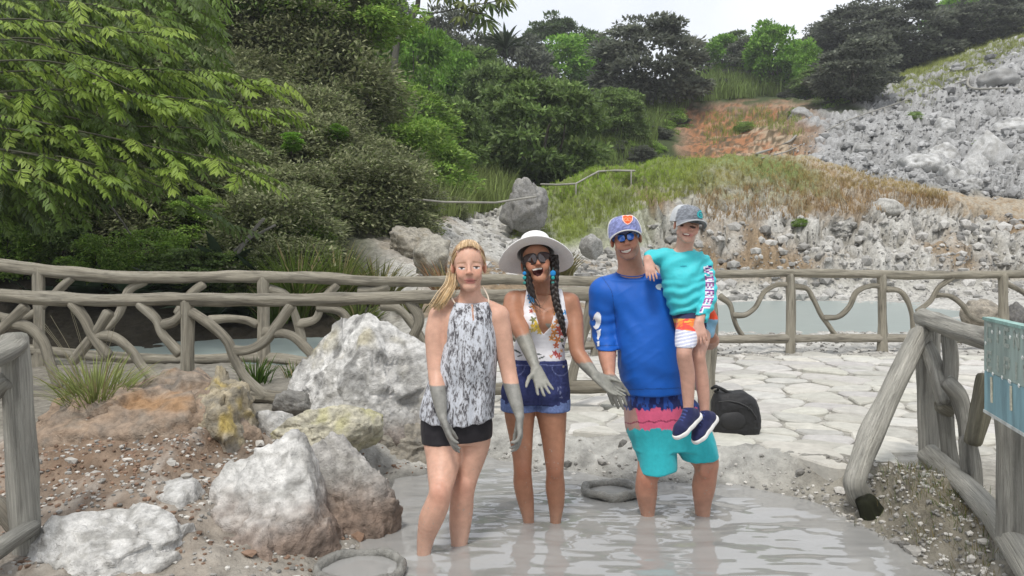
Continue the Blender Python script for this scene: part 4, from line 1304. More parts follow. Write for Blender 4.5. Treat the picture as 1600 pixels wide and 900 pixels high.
def hand(S, wrist, fdir, pnorm, side, sc=1.0, curl=(.25, .3, .3), spread=.12, thumb=(.75, .65, .25), per=(0, 0, 0, 0), k=.008):
    w = A(wrist, float)
    f = A(fdir, float); f /= np.linalg.norm(f)
    n = A(pnorm, float); n -= f * (n @ f); n /= np.linalg.norm(n)
    l = np.cross(f, n) * side
    offs, lens = [.031, .0105, -.0105, -.030], [.070, .079, .073, .057]
    fwd = [.088, .092, .088, .080]
    tips = []
    for i in range(4):
        kn = w + (f * fwd[i] + l * offs[i]) * sc
        S.cone(w + l * offs[i] * .55 * sc, kn, .0150 * sc, .0105 * sc, .010)
        d = f + l * (offs[i] / .03) * spread
        d /= np.linalg.norm(d)
        p, r = kn, .0098
        nn = n - d * (n @ d); nn /= np.linalg.norm(nn)
        for j, (fr, rr) in enumerate(zip((.46, .30, .24), (.0090, .0080, .0068))):
            a = curl[j] + per[i] * (1 if j else .6)
            d2 = d * math.cos(a) + nn * math.sin(a)
            nn = nn * math.cos(a) - d * math.sin(a)
            d = d2
            q = p + d * lens[i] * fr * sc
            S.cone(p, q, r * sc, rr * sc, k * .35)
            p, r = q, rr
        tips.append(p)
    S.cone(w + (f * .04 + n * .002) * sc, w + (f * .075) * sc, .026 * sc, .026 * sc, .012, flat=(n, .5))
    b = w + (f * .022 + l * .022 + n * .006) * sc
    t = l * thumb[0] + f * thumb[1] + n * thumb[2]; t /= np.linalg.norm(t)
    m = b + t * .038 * sc
    t2 = t * .8 + f * .5 + n * .1; t2 /= np.linalg.norm(t2)
    m2 = m + t2 * .034 * sc
    S.cone(b, m, .0165 * sc, .0115 * sc, .012)
    S.cone(m, m2, .0112 * sc, .0095 * sc, .004)
    S.cone(m2, m2 + (t2 * .9 + f * .2) * .026 * sc, .0095 * sc, .0075 * sc, .004)
    return tips


def head_frame(c, yaw=0., pitch=0., roll=0., sc=1.0):
    """local x = picture right, y = away from the camera, z = up; yaw>0 turns the face to picture right, pitch>0 lifts the chin"""
    return A(c, float), roty(roll) @ rotz(yaw) @ rotx(-pitch), sc


def head(S, H, jaw=1.0, fem=True, smile=.4, open_=0.0):
    c, R, sc = H
    W = lambda x, y, z: c + R @ (A([x, y, z]) * sc)
    E = lambda x, y, z, rx, ry, rz, k=.02, mode='add', R2=None: S.ell(W(x, y, z), A([rx, ry, rz]) * sc, R if R2 is None else R @ R2, k * sc, mode)
    K = lambda a, b, ra, rb, k=.01, mode='add': S.cone(W(*a), W(*b), ra * sc, rb * sc, k * sc, None, mode)
    E(0, .022, .036, .073, .094, .078, .02)                          # cranium
    E(0, -.030, .018, .064, .062, .078, .03)                         # brow and forehead
    E(0, -.038, -.045, .052 * jaw, .050, .062, .026)                 # face
    K((-.043 * jaw, .004, -.055), (-.016 * jaw, -.062, -.097), .018, .014, .028)
    K((.043 * jaw, .004, -.055), (.016 * jaw, -.062, -.097), .018, .014, .028)
    K((-.010 * jaw, -.072, -.101), (.010 * jaw, -.072, -.101), .0155, .0155, .018)   # chin
    for s in (-1, 1):
        E(s * .037, -.070, -.024, .022, .018, .018, .03)             # cheekbones
        E(s * .0315, -.099, .002, .0175, .010 if fem else .013, .0095, .018, 'sub')   # eye socket
        E(s * .0310, -.0775, .001, .0150, .0115 if fem else .0125, .0105, .005)        # eyeball and lids
        bz = .0235 if fem else .021
        if not fem: K((s * .013, -.086 if fem else -.091, bz), (s * .047, -.074 if fem else -.076, bz), .0055 if fem else .0085, .0055 if fem else .0065, .016)     # brow
        E(s * .076, .014, -.010, .010, .020, .031, .008, R2=rotz(s * .35))          # ear
        E(s * .080, .012, -.008, .005, .009, .016, .006, 'sub', R2=rotz(s * .35))
        E(s * (.0098 if fem else .0115), -.1035, -.034, .0062, .0085, .0055, .006)        # nostril wings
        if smile: E(s * .034, -.079, -.046, .017, .014, .016, .02)
    K((0, -.088, .014), (0, -.109, -.026), .0062, .0086 if fem else .0105, .012)       # nose
    E(0, -.1105, -.030, .0082 if fem else .0095, .0090, .0078, .008)
    K((-.021, -.083, -.0605), (.021, -.083, -.0605), .0065, .0065, .010)            # lips
    K((-.017, -.083, -.0715), (.017, -.083, -.0715), .0070, .0070, .010)
    if open_:
        E(.0, -.094, -.068 - .004 * open_, .019, .020, .011 * open_, .006, 'sub')
    return W


def near_path(V, pts):
    """distance from V to a tapering path of (x,y,z,r) points, minus its radius"""
    p = A(pts, float); d = np.full(len(V), 9.0)
    for a, b in zip(p[:-1], p[1:]):
        ba = b[:3] - a[:3]
        t = np.clip(((V - a[:3]) @ ba) / (ba @ ba + 1e-12), 0, 1)
        d = np.minimum(d, np.linalg.norm(V - a[:3] - t[:, None] * ba, axis=1) - (a[3] + t * (b[3] - a[3])))
    return d


def head_local(H, V):
    c, R, sc = H
    return (V - c) @ R / sc


def face_colour(H, V, k, tone, lips, stubble=None, brow=None, sel_r=.2):
    q = head_local(H, V)
    sel = (np.linalg.norm(q, axis=1) < sel_r)
    g = lambda x, y, z, r: np.exp(-(((q - A([x, y, z])) / A(r)) ** 2).sum(1)) * sel
    def blend(k, c, m): return k * (1 - m[:, None]) + A(c) * m[:, None]
    red = tone * A([1.15, .78, .72])
    for s in (-1, 1):
        k = blend(k, red, .5 * g(s * .04, -.08, -.03, (.022, .03, .02)))
        k = blend(k, red, .45 * g(s * .078, .012, -.01, (.014, .03, .03)))
        k = blend(k, tone * .55, .7 * g(s * .0105, -.112, -.040, (.0045, .012, .0035)))
    k = blend(k, red, .4 * g(0, -.115, -.03, (.014, .015, .016)))
    if lips is not None:
        m = np.clip(g(0, -.09, -.0655, (.022, .02, .0095)) * 1.5, 0, 1)
        k = blend(k, lips, m * .85)
    if stubble is not None:
        m = smooth01(-.040, -.075, q[:, 2] + .02 * np.exp(-(q[:, 0] / .03) ** 2)) * smooth01(.03, -.01, q[:, 1]) * sel * (q[:, 2] > -.125)
        k = blend(k, stubble, m * .5)
        m = smooth01(.0, .02, q[:, 2]) * smooth01(-.03, .0, q[:, 1]) * sel
        k = blend(k, stubble * .8, m * .7)
    return k


def person(name_label, S, colour_fn, origin, group=None):
    V, Q = S.mesh()
    V = relax(V, Q, 2, .45)
    k = colour_fn(V)
    o = mk("person", V, Q, M['skin'], col=np.clip(k, .005, .9), origin=origin)
    o.data.materials.append(M['mudskin'])
    wet = (np.abs(k[:, 0] - k[:, 1]) < .03)[Q].mean(1) > .6
    o.data.polygons.foreach_set("material_index", wet.astype(np.int32))
    tag(o, name_label, "person", group)
    return o, V, Q, bvh_of(V, Q)


def garment(name, S, parent, colour_fn, mat, wr=.004, wscale=(14, 14, 14), seed=0, label=None, it=3, dispfn=None):
    V, Q = S.mesh()
    V = relax(V, Q, it, .5)
    N = normals(V, Q)
    w = fbm(V * A(wscale), 3, seed, .5, ridged=True) * wr
    if dispfn is not None: w = w + dispfn(V)
    V = V + N * w[:, None]
    px, py = proj(V)
    k = colour_fn(V, px, py)
    if k.ndim == 1: k = np.tile(k, (len(V), 1))
    o = mk(name, V, Q, mat, parent, col=np.clip(k, .004, .9), origin=V.mean(0))
    if label: o['label'] = label
    return o, V, Q, bvh_of(V, Q)


def rows_px(rows, Y0):
    """(py, cx, halfwidth px, depth half m, dy) -> loft rows"""
    out = []
    for py, cx, hw, d, dy in rows:
        p = P(cx, py, Y0 + dy)
        out.append((p[0], p[1], p[2], hw * (Y0 + dy) / FOC, d))
    return out


def limb_px(pts, Y0):
    """(px, py, r px, dy) -> (x,y,z,r)"""
    return [(*P(px, py, Y0 + dy), r * (Y0 + dy) / FOC) for px, py, r, dy in pts]


def strands(pairs, rad, cols, seed, seg=5, n=12):
    g = Geo()
    r = np.random.default_rng(seed)
    for k, path in enumerate(pairs):
        path = A(path)
        m = len(path)
        rr = rad * r.uniform(.7, 1.3) * np.interp(np.linspace(0, 1, m), [0, .15, .7, 1], [.6, 1, 1, .3])
        V, T, Q, w = tube(path, rr, seg, n=n, cap=False)
        g.add(V, T, Q, cols[r.integers(len(cols))] * r.uniform(.8, 1.2))
    return g


def wire(name, pts, r, mat, parent, col=(1, 1, 1), seg=8, n=None, step=.01):
    V, T, Q, w = tube(pts, r, seg, step, n=n)
    return mk(name, V, [T, Q], mat, parent, col=np.tile(A(col, float), (len(V), 1)), uvw=w, origin=V.mean(0))


def cap_hat(H, parent, front, side, under, name="cap", visor_pitch=.12, lift=.055, yaw=0.0, sc=1.0, vis_col=None, v0=.024):
    """baseball cap on a head frame: crown with panels, button, curved visor"""
    c, R0, s0 = H
    R = R0 @ rotz(yaw)
    s = s0 * sc
    W = lambda q: c + (np.asarray(q) * s) @ R.T
    root = None
    n, m = 64, 22
    th = np.linspace(0, 2 * np.pi, n, endpoint=False)
    ph = np.linspace(0, np.pi / 2, m)
    T_, P_ = np.meshgrid(th, ph, indexing='ij')
    cx, cyl = np.cos(T_), np.sin(T_)
    rx, ry, rz = .0835, .106, .096
    rad = np.cos(P_) ** .50
    zz = np.sin(P_) ** 1.0 * rz
    seam = 1 - .012 * np.exp(-((np.abs(((T_ * 6 / (2 * np.pi)) % 1) - .5) - .5) / .03) ** 2)
    X = rx * rad * cx * seam; Yy = .016 + ry * rad * cyl * seam; Z = .012 + zz
    low = smooth01(.03, .0, zz) * .004
    Vc = np.stack([X * (1 - low), Yy, Z], -1).reshape(-1, 3)
    i = np.arange(n)[:, None]; j = np.arange(m - 1)[None, :]
    Q = np.stack([i * m + j, ((i + 1) % n) * m + j, ((i + 1) % n) * m + j + 1, i * m + j + 1], -1).reshape(-1, 4)
    isf = (Yy.reshape(-1) < -.018 + .0 * Z.reshape(-1))
    r = np.random.default_rng(2)
    he = r.uniform(.55, 1.35, len(Vc))[:, None]
    k = np.where(isf[:, None], A(front) * he, A(side) * r.uniform(.9, 1.05, len(Vc))[:, None])
    Wc = W(Vc)
    o = mk(name, Wc, Q, M['cloth'], parent, col=k, origin=Wc.mean(0))
    # band
    # visor: a curved tongue with thickness
    nu, nv = 33, 10
    u = np.linspace(-1, 1, nu); v = np.linspace(0, 1, nv)
    U, Vv = np.meshgrid(u, v, indexing='ij')
    ang = U * 1.12
    bx, by = rx * np.sin(ang) * 1.0, .016 - ry * np.cos(ang) * 1.0
    ext = .068 * np.cos(U * np.pi / 2 * .98) ** .55
    vx = bx + .25 * ext * Vv * np.sin(ang)
    vy = by - ext * Vv
    vz = v0 - .024 * (np.abs(U) ** 1.8) - visor_pitch * ext * Vv - .026 * Vv * np.abs(U) ** 2 + .004 * Vv
    top = np.stack([vx, vy, vz], -1).reshape(-1, 3)
    bot = top - A([0, 0, .006])
    a = np.arange(nu - 1)[:, None] * nv + np.arange(nv - 1)[None, :]
    Qt = np.stack([a, a + nv, a + nv + 1, a + 1], -1).reshape(-1, 4)
    nn = nu * nv
    rim = [q for q in range(0, nv)] + [q * nv + nv - 1 for q in range(1, nu)] + [(nu - 1) * nv + q for q in range(nv - 2, -1, -1)]
    Qs = A([[rim[q], rim[q + 1], rim[q + 1] + nn, rim[q] + nn] for q in range(len(rim) - 1)])
    vc = A(vis_col if vis_col is not None else front)
    edge = np.isclose(np.tile(Vv.reshape(-1), 2), 1.0) | np.isclose(np.abs(np.tile(U.reshape(-1), 2)), 1.0)
    kk = np.vstack([np.tile(vc, (nn, 1)) * r.uniform(.8, 1.2, nn)[:, None], np.tile(A(under), (nn, 1))])
    kk[edge] = A(side) * .9
    Wv = W(np.vstack([top, bot]))
    mk("visor", Wv, [np.vstack([Qt, Qt[:, ::-1] + nn, Qs])], M['cloth'], o, col=kk, origin=Wv.mean(0))
    D, Fc = ico(2)
    Wb = W(D * A([.007, .007, .004]) + A([0, .016, .012 + rz]))
    mk("button", Wb, Fc, M['cloth'], o, col=np.tile(A(front), (len(Wb), 1)), origin=Wb.mean(0))
    return o, bvh_of(np.vstack([Wc]), Q), W


def fix_parent(o, par):
    o.parent = par
    o.matrix_parent_inverse = Matrix.Translation(par.matrix_world.translation if False else par.location).inverted()


def shades(H, parent, lens_mat, frame_col, w=.030, h=.021, wrap=.25, z0=.002, y0=-.101, squared=.5, name="sunglasses"):
    c, R, s = H
    W = lambda q: c + (np.asarray(q) * s) @ R.T
    root = None
    g = Geo()
    lens = []
    for sd in (-1, 1):
        t = np.linspace(0, 2 * np.pi, 48, endpoint=False)
        p = 2 + squared * 2
        ux = np.sign(np.cos(t)) * np.abs(np.cos(t)) ** (2 / p) * w
        uz = np.sign(np.sin(t)) * np.abs(np.sin(t)) ** (2 / p) * h
        uz = uz + .10 * ux * sd * (1 if squared > .7 else .2)
        cx = sd * (w + .0035)
        X = cx + ux
        Yy = y0 + wrap * (np.abs(X) / .066) ** 2 * .062
        ring_ = np.c_[X, Yy, z0 + uz]
        V, T, Q, _ = tube(W(np.vstack([ring_, ring_[:1]])), .0022 * s * (1.3 if squared > .7 else 1.6), 8, n=60, cap=False)
        g.add(V, T, Q)
        rr = np.linspace(0, 1, 7)
        Vl = [[cx, y0 + wrap * (cx / .066) ** 2 * .062 - .004, z0]]
        for q in rr[1:]:
            xx = cx + ux * q
            Vl += np.c_[xx, y0 + wrap * (np.abs(xx) / .066) ** 2 * .062 - .004 * (1 - q * q), z0 + uz * q].tolist()
        k = np.arange(48)
        T = np.c_[np.zeros(48, int), k + 1, (k + 1) % 48 + 1]
        Q = np.vstack([np.c_[1 + a * 48 + k, 1 + (a + 1) * 48 + k, 1 + (a + 1) * 48 + (k + 1) % 48, 1 + a * 48 + (k + 1) % 48] for a in range(5)])
        lens.append((W(Vl), T, Q))
        arm = [[sd * .066, y0 + wrap * .062, z0 + .006], [sd * .076, -.03, z0 + .006], [sd * .080, .02, z0 + .002]]
        V, T, Q, _ = tube(W(arm), .0028 * s, 6, n=10)
        g.add(V, T, Q)
    V, T, Q, _ = tube(W([[-.006, y0, z0 + .004], [0, y0 - .001, z0 + .007], [.006, y0, z0 + .004]]), .0025 * s, 6, n=6)
    g.add(V, T, Q)
    o = g.build(name, M['frame'] if frame_col is None else material("shades_frame", .35, attr=False, base=frame_col, var=0, bump=0), parent, origin=W([0, y0, z0]))
    for V, T, Q in lens:
        mk("lens", V, [T, Q], lens_mat, o, origin=V.mean(0))
    return o
def lerp_rows(tab, y):
    t = A(tab, float)
    return [np.interp(y, t[:, 0], t[:, i]) for i in range(1, t.shape[1])]


def snake_print():
    m = bpy.data.materials.new("snakeskin_print"); m.use_nodes = True
    nt = m.node_tree; N, L = nt.nodes.new, nt.links.new
    bs = nt.nodes["Principled BSDF"]; bs.inputs["Roughness"].default_value = .75; bs.inputs["Specular IOR Level"].default_value = .2
    ge = N("ShaderNodeNewGeometry"); mp = N("ShaderNodeMapping"); mp.inputs["Scale"].default_value = (1, 1, .34)
    L(ge.outputs["Position"], mp.inputs["Vector"])
    def noise(sc, det, ro, dist=0.0):
        n = N("ShaderNodeTexNoise"); n.inputs["Scale"].default_value = sc; n.inputs["Detail"].default_value = det; n.inputs["Roughness"].default_value = ro; n.inputs["Distortion"].default_value = dist
        L(mp.outputs[0], n.inputs["Vector"]); return n
    a, b = noise(34, 5, .72, 1.2), noise(150, 2, .6, .4)
    ad = N("ShaderNodeMath"); ad.operation = 'MULTIPLY_ADD'; L(b.outputs["Fac"], ad.inputs[0]); ad.inputs[1].default_value = .55; L(a.outputs["Fac"], ad.inputs[2])
    rp = N("ShaderNodeValToRGB"); e = rp.color_ramp.elements
    e[0].position, e[0].color = .62, (.055, .052, .060, 1)
    e[1].position, e[1].color = .86, (.56, .58, .63, 1)
    q = e.new(.72); q.color = (.20, .195, .205, 1)
    q = e.new(.79); q.color = (.46, .47, .50, 1)
    L(ad.outputs[0], rp.inputs["Fac"]); L(rp.outputs[0], bs.inputs["Base Color"])
    return m


def mudmask(V, zcut, wob=.010, seed=0):
    return smooth01(.002, -.002, V[:, 2] - zcut - wob * fbm(V * A([30, 30, 10]), 3, seed))


def knees(V, k, pts, tone):
    for p in pts:
        m = (np.exp(-(np.linalg.norm((V - p) / A([1, 1, 1.3]), axis=1) / .045) ** 2) * .5)[:, None]
        k = k * (1 - m) + tone * A([.92, .66, .60]) * m
    z = smooth01(.16, .0, V[:, 2] + .02 * fbm(V * 25, 2, 4))[:, None] * .22           # damp film of mud above the waterline
    k = k * (1 - z) + A([.30, .27, .23]) * z
    sp = ((vnoise(V * 150, 21) > .80) & (V[:, 2] < .42) & (fbm(V * 9, 2, 5) > .0))[:, None] * .7      # dried splashes
    return k * (1 - sp) + A([.34, .32, .28]) * sp


# ================================================================ the girl
def girl():
    Y0 = 3.75
    tone = A([.57, .335, .245])
    S = Sdf((-.62, 3.38, -.30), (.20, 4.02, 1.50), .0042)
    Hc = P(732.5, 415, Y0 + .01)
    H = head_frame(Hc, yaw=.06, pitch=-.02, roll=-.03, sc=.985)
    torso = rows_px([(478, 735, 30, .062, .02), (492, 734, 42, .085, .02), (520, 733, 41, .100, .02), (548, 733, 40, .105, .02), (580, 729, 37, .095, .02), (612, 722, 43, .092, .04), (645, 716, 45, .10, .05), (672, 714, 48, .105, .05), (690, 714, 45, .10, .05)], Y0)
    S.loft(torso, .03)
    S.limb(limb_px([(734, 482, 18, .035), (735, 466, 15.8, .035), (735, 450, 15.8, .04), (734, 436, 17, .045)], Y0), .010)
    for a, b in (((735, 470), (690, 489)), ((735, 470), (779, 491))):
        S.cone(P(*a, Y0 + .04), P(*b, Y0 + .03), .040, .046, .03)
    # arms
    gl = limb_px([(685, 495, 15.8, .02), (681, 520, 16.8, .01), (681, 550, 15.4, .0), (682, 582, 13.4, -.03), (684, 605, 12.8, -.07), (687.5, 628, 10.8, -.105), (691, 650, 7.6, -.13)], Y0)
    gr = limb_px([(780, 496, 15.4, .02), (784.5, 520, 15.6, .02), (789, 550, 14.4, .02), (794.5, 580, 12.8, .01), (800, 605, 12.2, -.02), (807, 630, 10.4, -.06), (812, 650, 7.4, -.085)], Y0)
    S.limb(gl, .018)
    S.limb(gr, .018)
    s = Y0 / FOC
    hl = [(*P(692, 655, Y0 - .135), .06), (*P(704, 680, Y0 - .17), .075), (*P(714, 706, Y0 - .20), .06)]
    hr_ = [(*P(812, 653, Y0 - .09), .06), (*P(810, 680, Y0 - .11), .075), (*P(808, 708, Y0 - .12), .06)]
    hand(S, P(692, 655, Y0 - .135), (.42, -.30, -1), (1, .25, .2), -1, .96, (.12, .18, .15), .05, (.75, .75, .45), per=(-.06, .0, .06, .12))
    hand(S, P(812, 653, Y0 - .09), (.02, -.2, -1), (-1, .1, .15), 1, .96, (.28, .42, .35), .12, (.55, .85, .35), per=(-.15, -.0, .12, .22))
    # legs
    S.limb(limb_px([(688, 668, 29, .05), (691, 690, 29.5, .03), (693, 712, 27.5, 0), (691, 740, 23, -.06), (688, 768, 17.8, -.12), (683, 788, 19.0, -.12), (674, 810, 19.2, -.10), (666, 838, 14.2, -.08), (662, 866, 10.8, -.08), (660, 905, 10, -.08)], Y0), .02)
    S.limb(limb_px([(740, 668, 27, .05), (741, 690, 25, .05), (736, 716, 21.8, .05), (730, 745, 17.2, .04), (723, 770, 18.0, .03), (721, 795, 18.4, .05), (719, 820, 17.0, .06), (717.5, 853, 12.6, .05), (717, 895, 10.5, .05)], Y0), .02)
    S.ell(P(686, 770, Y0 - .158), (.026, .018, .032), None, .025)
    S.ell(P(725, 760, Y0 - .005), (.024, .018, .030), None, .025)
    W = head(S, H, jaw=.93, smile=.3)
    def colour(V):
        k = np.tile(tone, (len(V), 1)) * (1 + .05 * fbm(V * 6, 3, 2))[:, None]
        k = face_colour(H, V, k, tone, [.46, .19, .16])
        k = knees(V, k, [P(686, 772, Y0 - .16), P(725, 762, Y0)], tone)
        d = np.minimum(np.minimum(near_path(V, gl), near_path(V, gr)), np.minimum(near_path(V, hl), near_path(V, hr_)))
        dl = np.minimum(near_path(V, limb_px([(691, 690, 29.5, .03), (693, 712, 27.5, 0)], Y0)), near_path(V, limb_px([(741, 690, 25, .05), (736, 716, 21.8, .05)], Y0)))
        m = (mudmask(V, P(0, 600, Y0 - .05)[2], .003, 3) * (d < .018) * (dl > d))[:, None]
        return k * (1 - m) + MUDC * (1 + .10 * fbm(V * 40, 3, 5))[:, None] * m
    o, V, Q, bv = person("teenage girl with blonde tied-back hair in a grey patterned top, arms coated in mud", S, colour, (Hc[0], Y0, -.2))
    # face details
    dk = lambda c: (lambda fn: (lambda x, y: c if fn(x, y) else None))
    ex = [(721.5, 419.5), (744.5, 418.5)]
    for (x, y) in ex:
        e = inell(x, y, 5.0, 1.9, .05); ir = inell(x, y - .2, 2.0, 2.0); lid = inell(x, y - 1.7, 5.8, 1.0, .03); sh = inell(x, y + 1.3, 4.6, .7)
        decal("eye", bv, o, lambda px, py: (.085, .045, .032) if lid(px, py) else ((.05, .06, .07) if ir(px, py) and e(px, py) else ((.58, .53, .50) if e(px, py) else ((.42, .22, .165) if sh(px, py) else None))), x - 8, x + 8, y - 5, y + 5, .55, M['print'], .0008)
    for x, y, r in ((721, 410.5, -.12), (745, 409.5, .14)):
        b = inell(x, y, 7.2, 1.15, r)
        decal("eyebrow", bv, o, lambda px, py: (.40, .235, .155) if b(px, py) else None, x - 9, x + 9, y - 5, y + 5, .55, M['print'], .0008)
    ll = inell(735, 441.6, 7.6, 1.9, 0); ul = inell(735, 436.9, 7.2, 1.1, 0)
    decal("lips", bv, o, lambda px, py: (.50, .20, .17) if ll(px, py) or ul(px, py) else None, 724, 746, 434, 445, .55, M['print'], .0006)
    ml = lambda px, py: abs(py - (438.2 + .010 * -(px - 735) ** 2 + 0.9)) < (1.0 if abs(px - 735) < 6 else .5) and abs(px - 735) < 9.5
    decal("mouth_line", bv, o, lambda px, py: (.26, .09, .075) if ml(px, py) else None, 722, 748, 432, 444, .55, M['print'], .0008)
    # blouse
    B = Sdf((-.58, 3.40, .45), (.08, 4.04, 1.25), .0045)
    brow = rows_px([(466, 737, 27, .075, .02), (484, 736, 36, .100, .02), (506, 735, 39, .120, .02), (535, 735, 41.5, .128, .02), (565, 730, 46, .130, .02), (600, 721, 53, .125, .04), (635, 715, 57.5, .132, .045), (668, 714, 58, .135, .045)], Y0)
    B.loft(brow, .01, 2.2)
    zt = P(0, 471, Y0)[2]; zh = P(0, 655, Y0)[2]
    def clip(X, Yv, Z):
        px = 800 + FOC * X / Y0
        py = 407 - FOC * (Z - CZ) / Y0
        hem = (py - (657 + 5.5 * np.cos((px - 715) / 32.0) - .02 * (px - 715))) * s
        neck = (470.5 - py + .0045 * (px - 737) ** 2 * 0 + 3.5 * np.cos((px - 737) / 19.0)) * s
        hw = np.interp(np.clip(py, 460, 560).ravel(), [460, 471, 482, 495, 506, 520, 530], [20, 25.5, 30, 36, 43, 55, 200]).reshape(py.shape)
        arm = (np.abs(px - 737) - hw) * s
        return np.maximum(np.maximum(hem, neck), arm)
    B.clipf(clip)
    inner = rows_px([(640, 715, 53, .112, .05), (668, 714, 54, .116, .05)], Y0)
    def bcol(V, px, py):
        return np.tile(A([.62, .64, .68]), (len(V), 1))
    def bd(V):
        px, py = proj(V)
        t = np.interp(py, [470, 520, 600, 660], [.25, .4, .9, 1.2])
        return .006 * t * (np.sin(px / 4.1 + .6 * np.sin(py / 33)) * .5 + fbm(V * A([26, 26, 4]), 3, 5))
    g1, Vb, Qb, bvb = garment("blouse", B, o, bcol, snake_print(), .002, (12, 12, 5), 4, "sleeveless halter top with a grey and white snakeskin print", dispfn=bd)
    slit = inpoly([(736, 474), (739, 474), (741, 500), (738.5, 502)])
    decal("keyhole_slit", bvb, g1, lambda x, y: tuple(tone * .75) if slit(x, y) else None, 732, 745, 472, 504, .8, M['print'], .001)
    for pts in ([(711, 474), (706, 466), (706, 458), (712, 448)], [(764, 474), (763, 466), (760, 458), (754, 448)]):
        wire("halter_strap", [P(x, y, Y0 - .055 + .012 * i) + A([0, 0, 0]) for i, (x, y) in enumerate(pts)], .0035, M['print'], g1, (.62, .52, .42))
    # shorts
    T = Sdf((-.52, 3.45, .38), (.04, 4.02, .70), .0045, grow=.006)
    T.loft(rows_px([(640, 714, 49, .102, .05), (672, 714, 51, .108, .05), (692, 714, 48, .102, .05)], Y0), .02)
    T.limb(limb_px([(688, 664, 28.5, .05), (691, 690, 29.5, .03), (693, 705, 28, 0.01)], Y0), .012)
    T.limb(limb_px([(740, 664, 27, .05), (741, 686, 25.2, .05), (738, 705, 23, .05)], Y0), .012)
    T.clipf(lambda X, Yv, Z: np.maximum((407 - FOC * (Z - CZ) / Y0 - (690 + (800 + FOC * X / Y0 < 714) * 1.5 - .06 * (800 + FOC * X / Y0 - 714))) * s, (640 - (407 - FOC * (Z - CZ) / Y0)) * s))
    garment("shorts", T, o, lambda V, px, py: A([.016, .014, .017]), M['jersey'], .0015, (25, 25, 12), 6, "short black shorts")
    # hair
    blonde = [A([.50, .34, .17]), A([.60, .44, .26]), A([.40, .26, .13]), A([.66, .52, .34]), A([.31, .19, .10])]
    Hs = Sdf(Hc - A([.14, .14, .13]), Hc + A([.14, .16, .17]), .004)
    c, R, sc = H
    Hs.ell(c + R @ (A([0, .024, .038]) * sc), A([.0795, .099, .084]) * sc, R)
    Hs.ell(c + R @ (A([0, -.026, .026]) * sc), A([.069, .062, .078]) * sc, R, .03)
    def hl(X, Yv, Z):
        x, y, z = X - c[0], Yv - c[1], Z - c[2]
        lx = R[0, 0] * x + R[1, 0] * y + R[2, 0] * z; ly = R[0, 1] * x + R[1, 1] * y + R[2, 1] * z; lz = R[0, 2] * x + R[1, 2] * y + R[2, 2] * z
        return np.maximum((-ly - .010) - (lz - .052) * 1.15 + .9 * np.maximum(np.abs(lx) - .035, 0) * 0, -.075 - lz + .0 * lx)
    Hs.clipf(hl, .008)
    Vh, Qh = Hs.mesh(); Vh = relax(Vh, Qh, 3)
    q = head_local(H, Vh)
    st = fbm(np.c_[q[:, 0] * 130, q[:, 1] * 14, q[:, 2] * 20], 3, 4)
    kh = A([.33, .205, .11]) * (1 + .5 * st)[:, None]
    hr = mk("hair", Vh, Qh, M['hair'], o, col=np.clip(kh, .02, .8), origin=Vh.mean(0))
    L = lambda x, y, z: c + R @ (A([x, y, z]) * sc)
    r = np.random.default_rng(4)
    paths = []
    for k in range(420):                                       # combed back from the hairline over the skull
        a = r.uniform(-1.45, 1.45)
        e0 = r.uniform(.0, 1.0)
        rows = []
        for t in np.linspace(0, 1, 7):
            th = a * (1 - .25 * t)
            up = .66 - .10 * abs(a) + t * (1.75 + .2 * abs(a)) + e0 * .25
            d = A([math.sin(th) * math.cos(min(up, 1.57)) * 1.0 + math.sin(th) * .45 * max(0, 1 - abs(up - 1.57)), -math.cos(up), math.sin(up)])
            d /= np.linalg.norm(d)
            p = A([0, .010, .036]) + d * A([.080, .112, .0855]) * (1.01 + .025 * r.random())
            rows.append(L(*p))
        paths.append(rows)
    strands(paths, .0015, blonde, 3, n=12).build("hair_strands", M['hair'], hr, origin=Hc)
    paths = []
    for k in range(260):                                       # loose tail falling over the shoulder at picture left
        j = r.normal(0, 1, 3)
        top = P(707 + j[0] * 2.5, 425 + j[1] * 5, Y0 + .02 + abs(j[2]) * .02)
        e = r.uniform(0, 1)
        paths.append([top, P(705 + j[0] * 3.2, 442 + j[1] * 2, Y0 + .00 + j[2] * .012), P(697 + j[0] * 4.5, 458, Y0 - .035 + j[2] * .012), P(690 + j[0] * 4.5 - 3 * e, 470 + 3 * e, Y0 - .048 + j[2] * .008), P(680 + j[0] * 4.5 + 5 * e, 478 + j[1] * 4, Y0 - .045 + j[2] * .006)])
    strands(paths, .0016, blonde[:2] + blonde[3:4] + [A([.66, .5, .28])], 8, n=14).build("ponytail", M['hair'], o, origin=P(700, 450, Y0))
    for sx, xs in ((-1, 0), (1, 0)):
        paths = []
        for k in range(50):
            j = r.normal(0, 1, 2)
            paths.append([L(sx * .058, -.052 + .006 * j[0], .06 + .006 * j[1]), L(sx * .074, -.018 + .008 * j[0], .03 + .01 * j[1]), L(sx * .081, .02, .008 + .01 * j[1]), L(sx * .076, .06, -.03)])
        strands(paths, .0014, blonde, 13 + sx, n=9).build("side_hair", M['hair'], hr, origin=Hc)
    return o


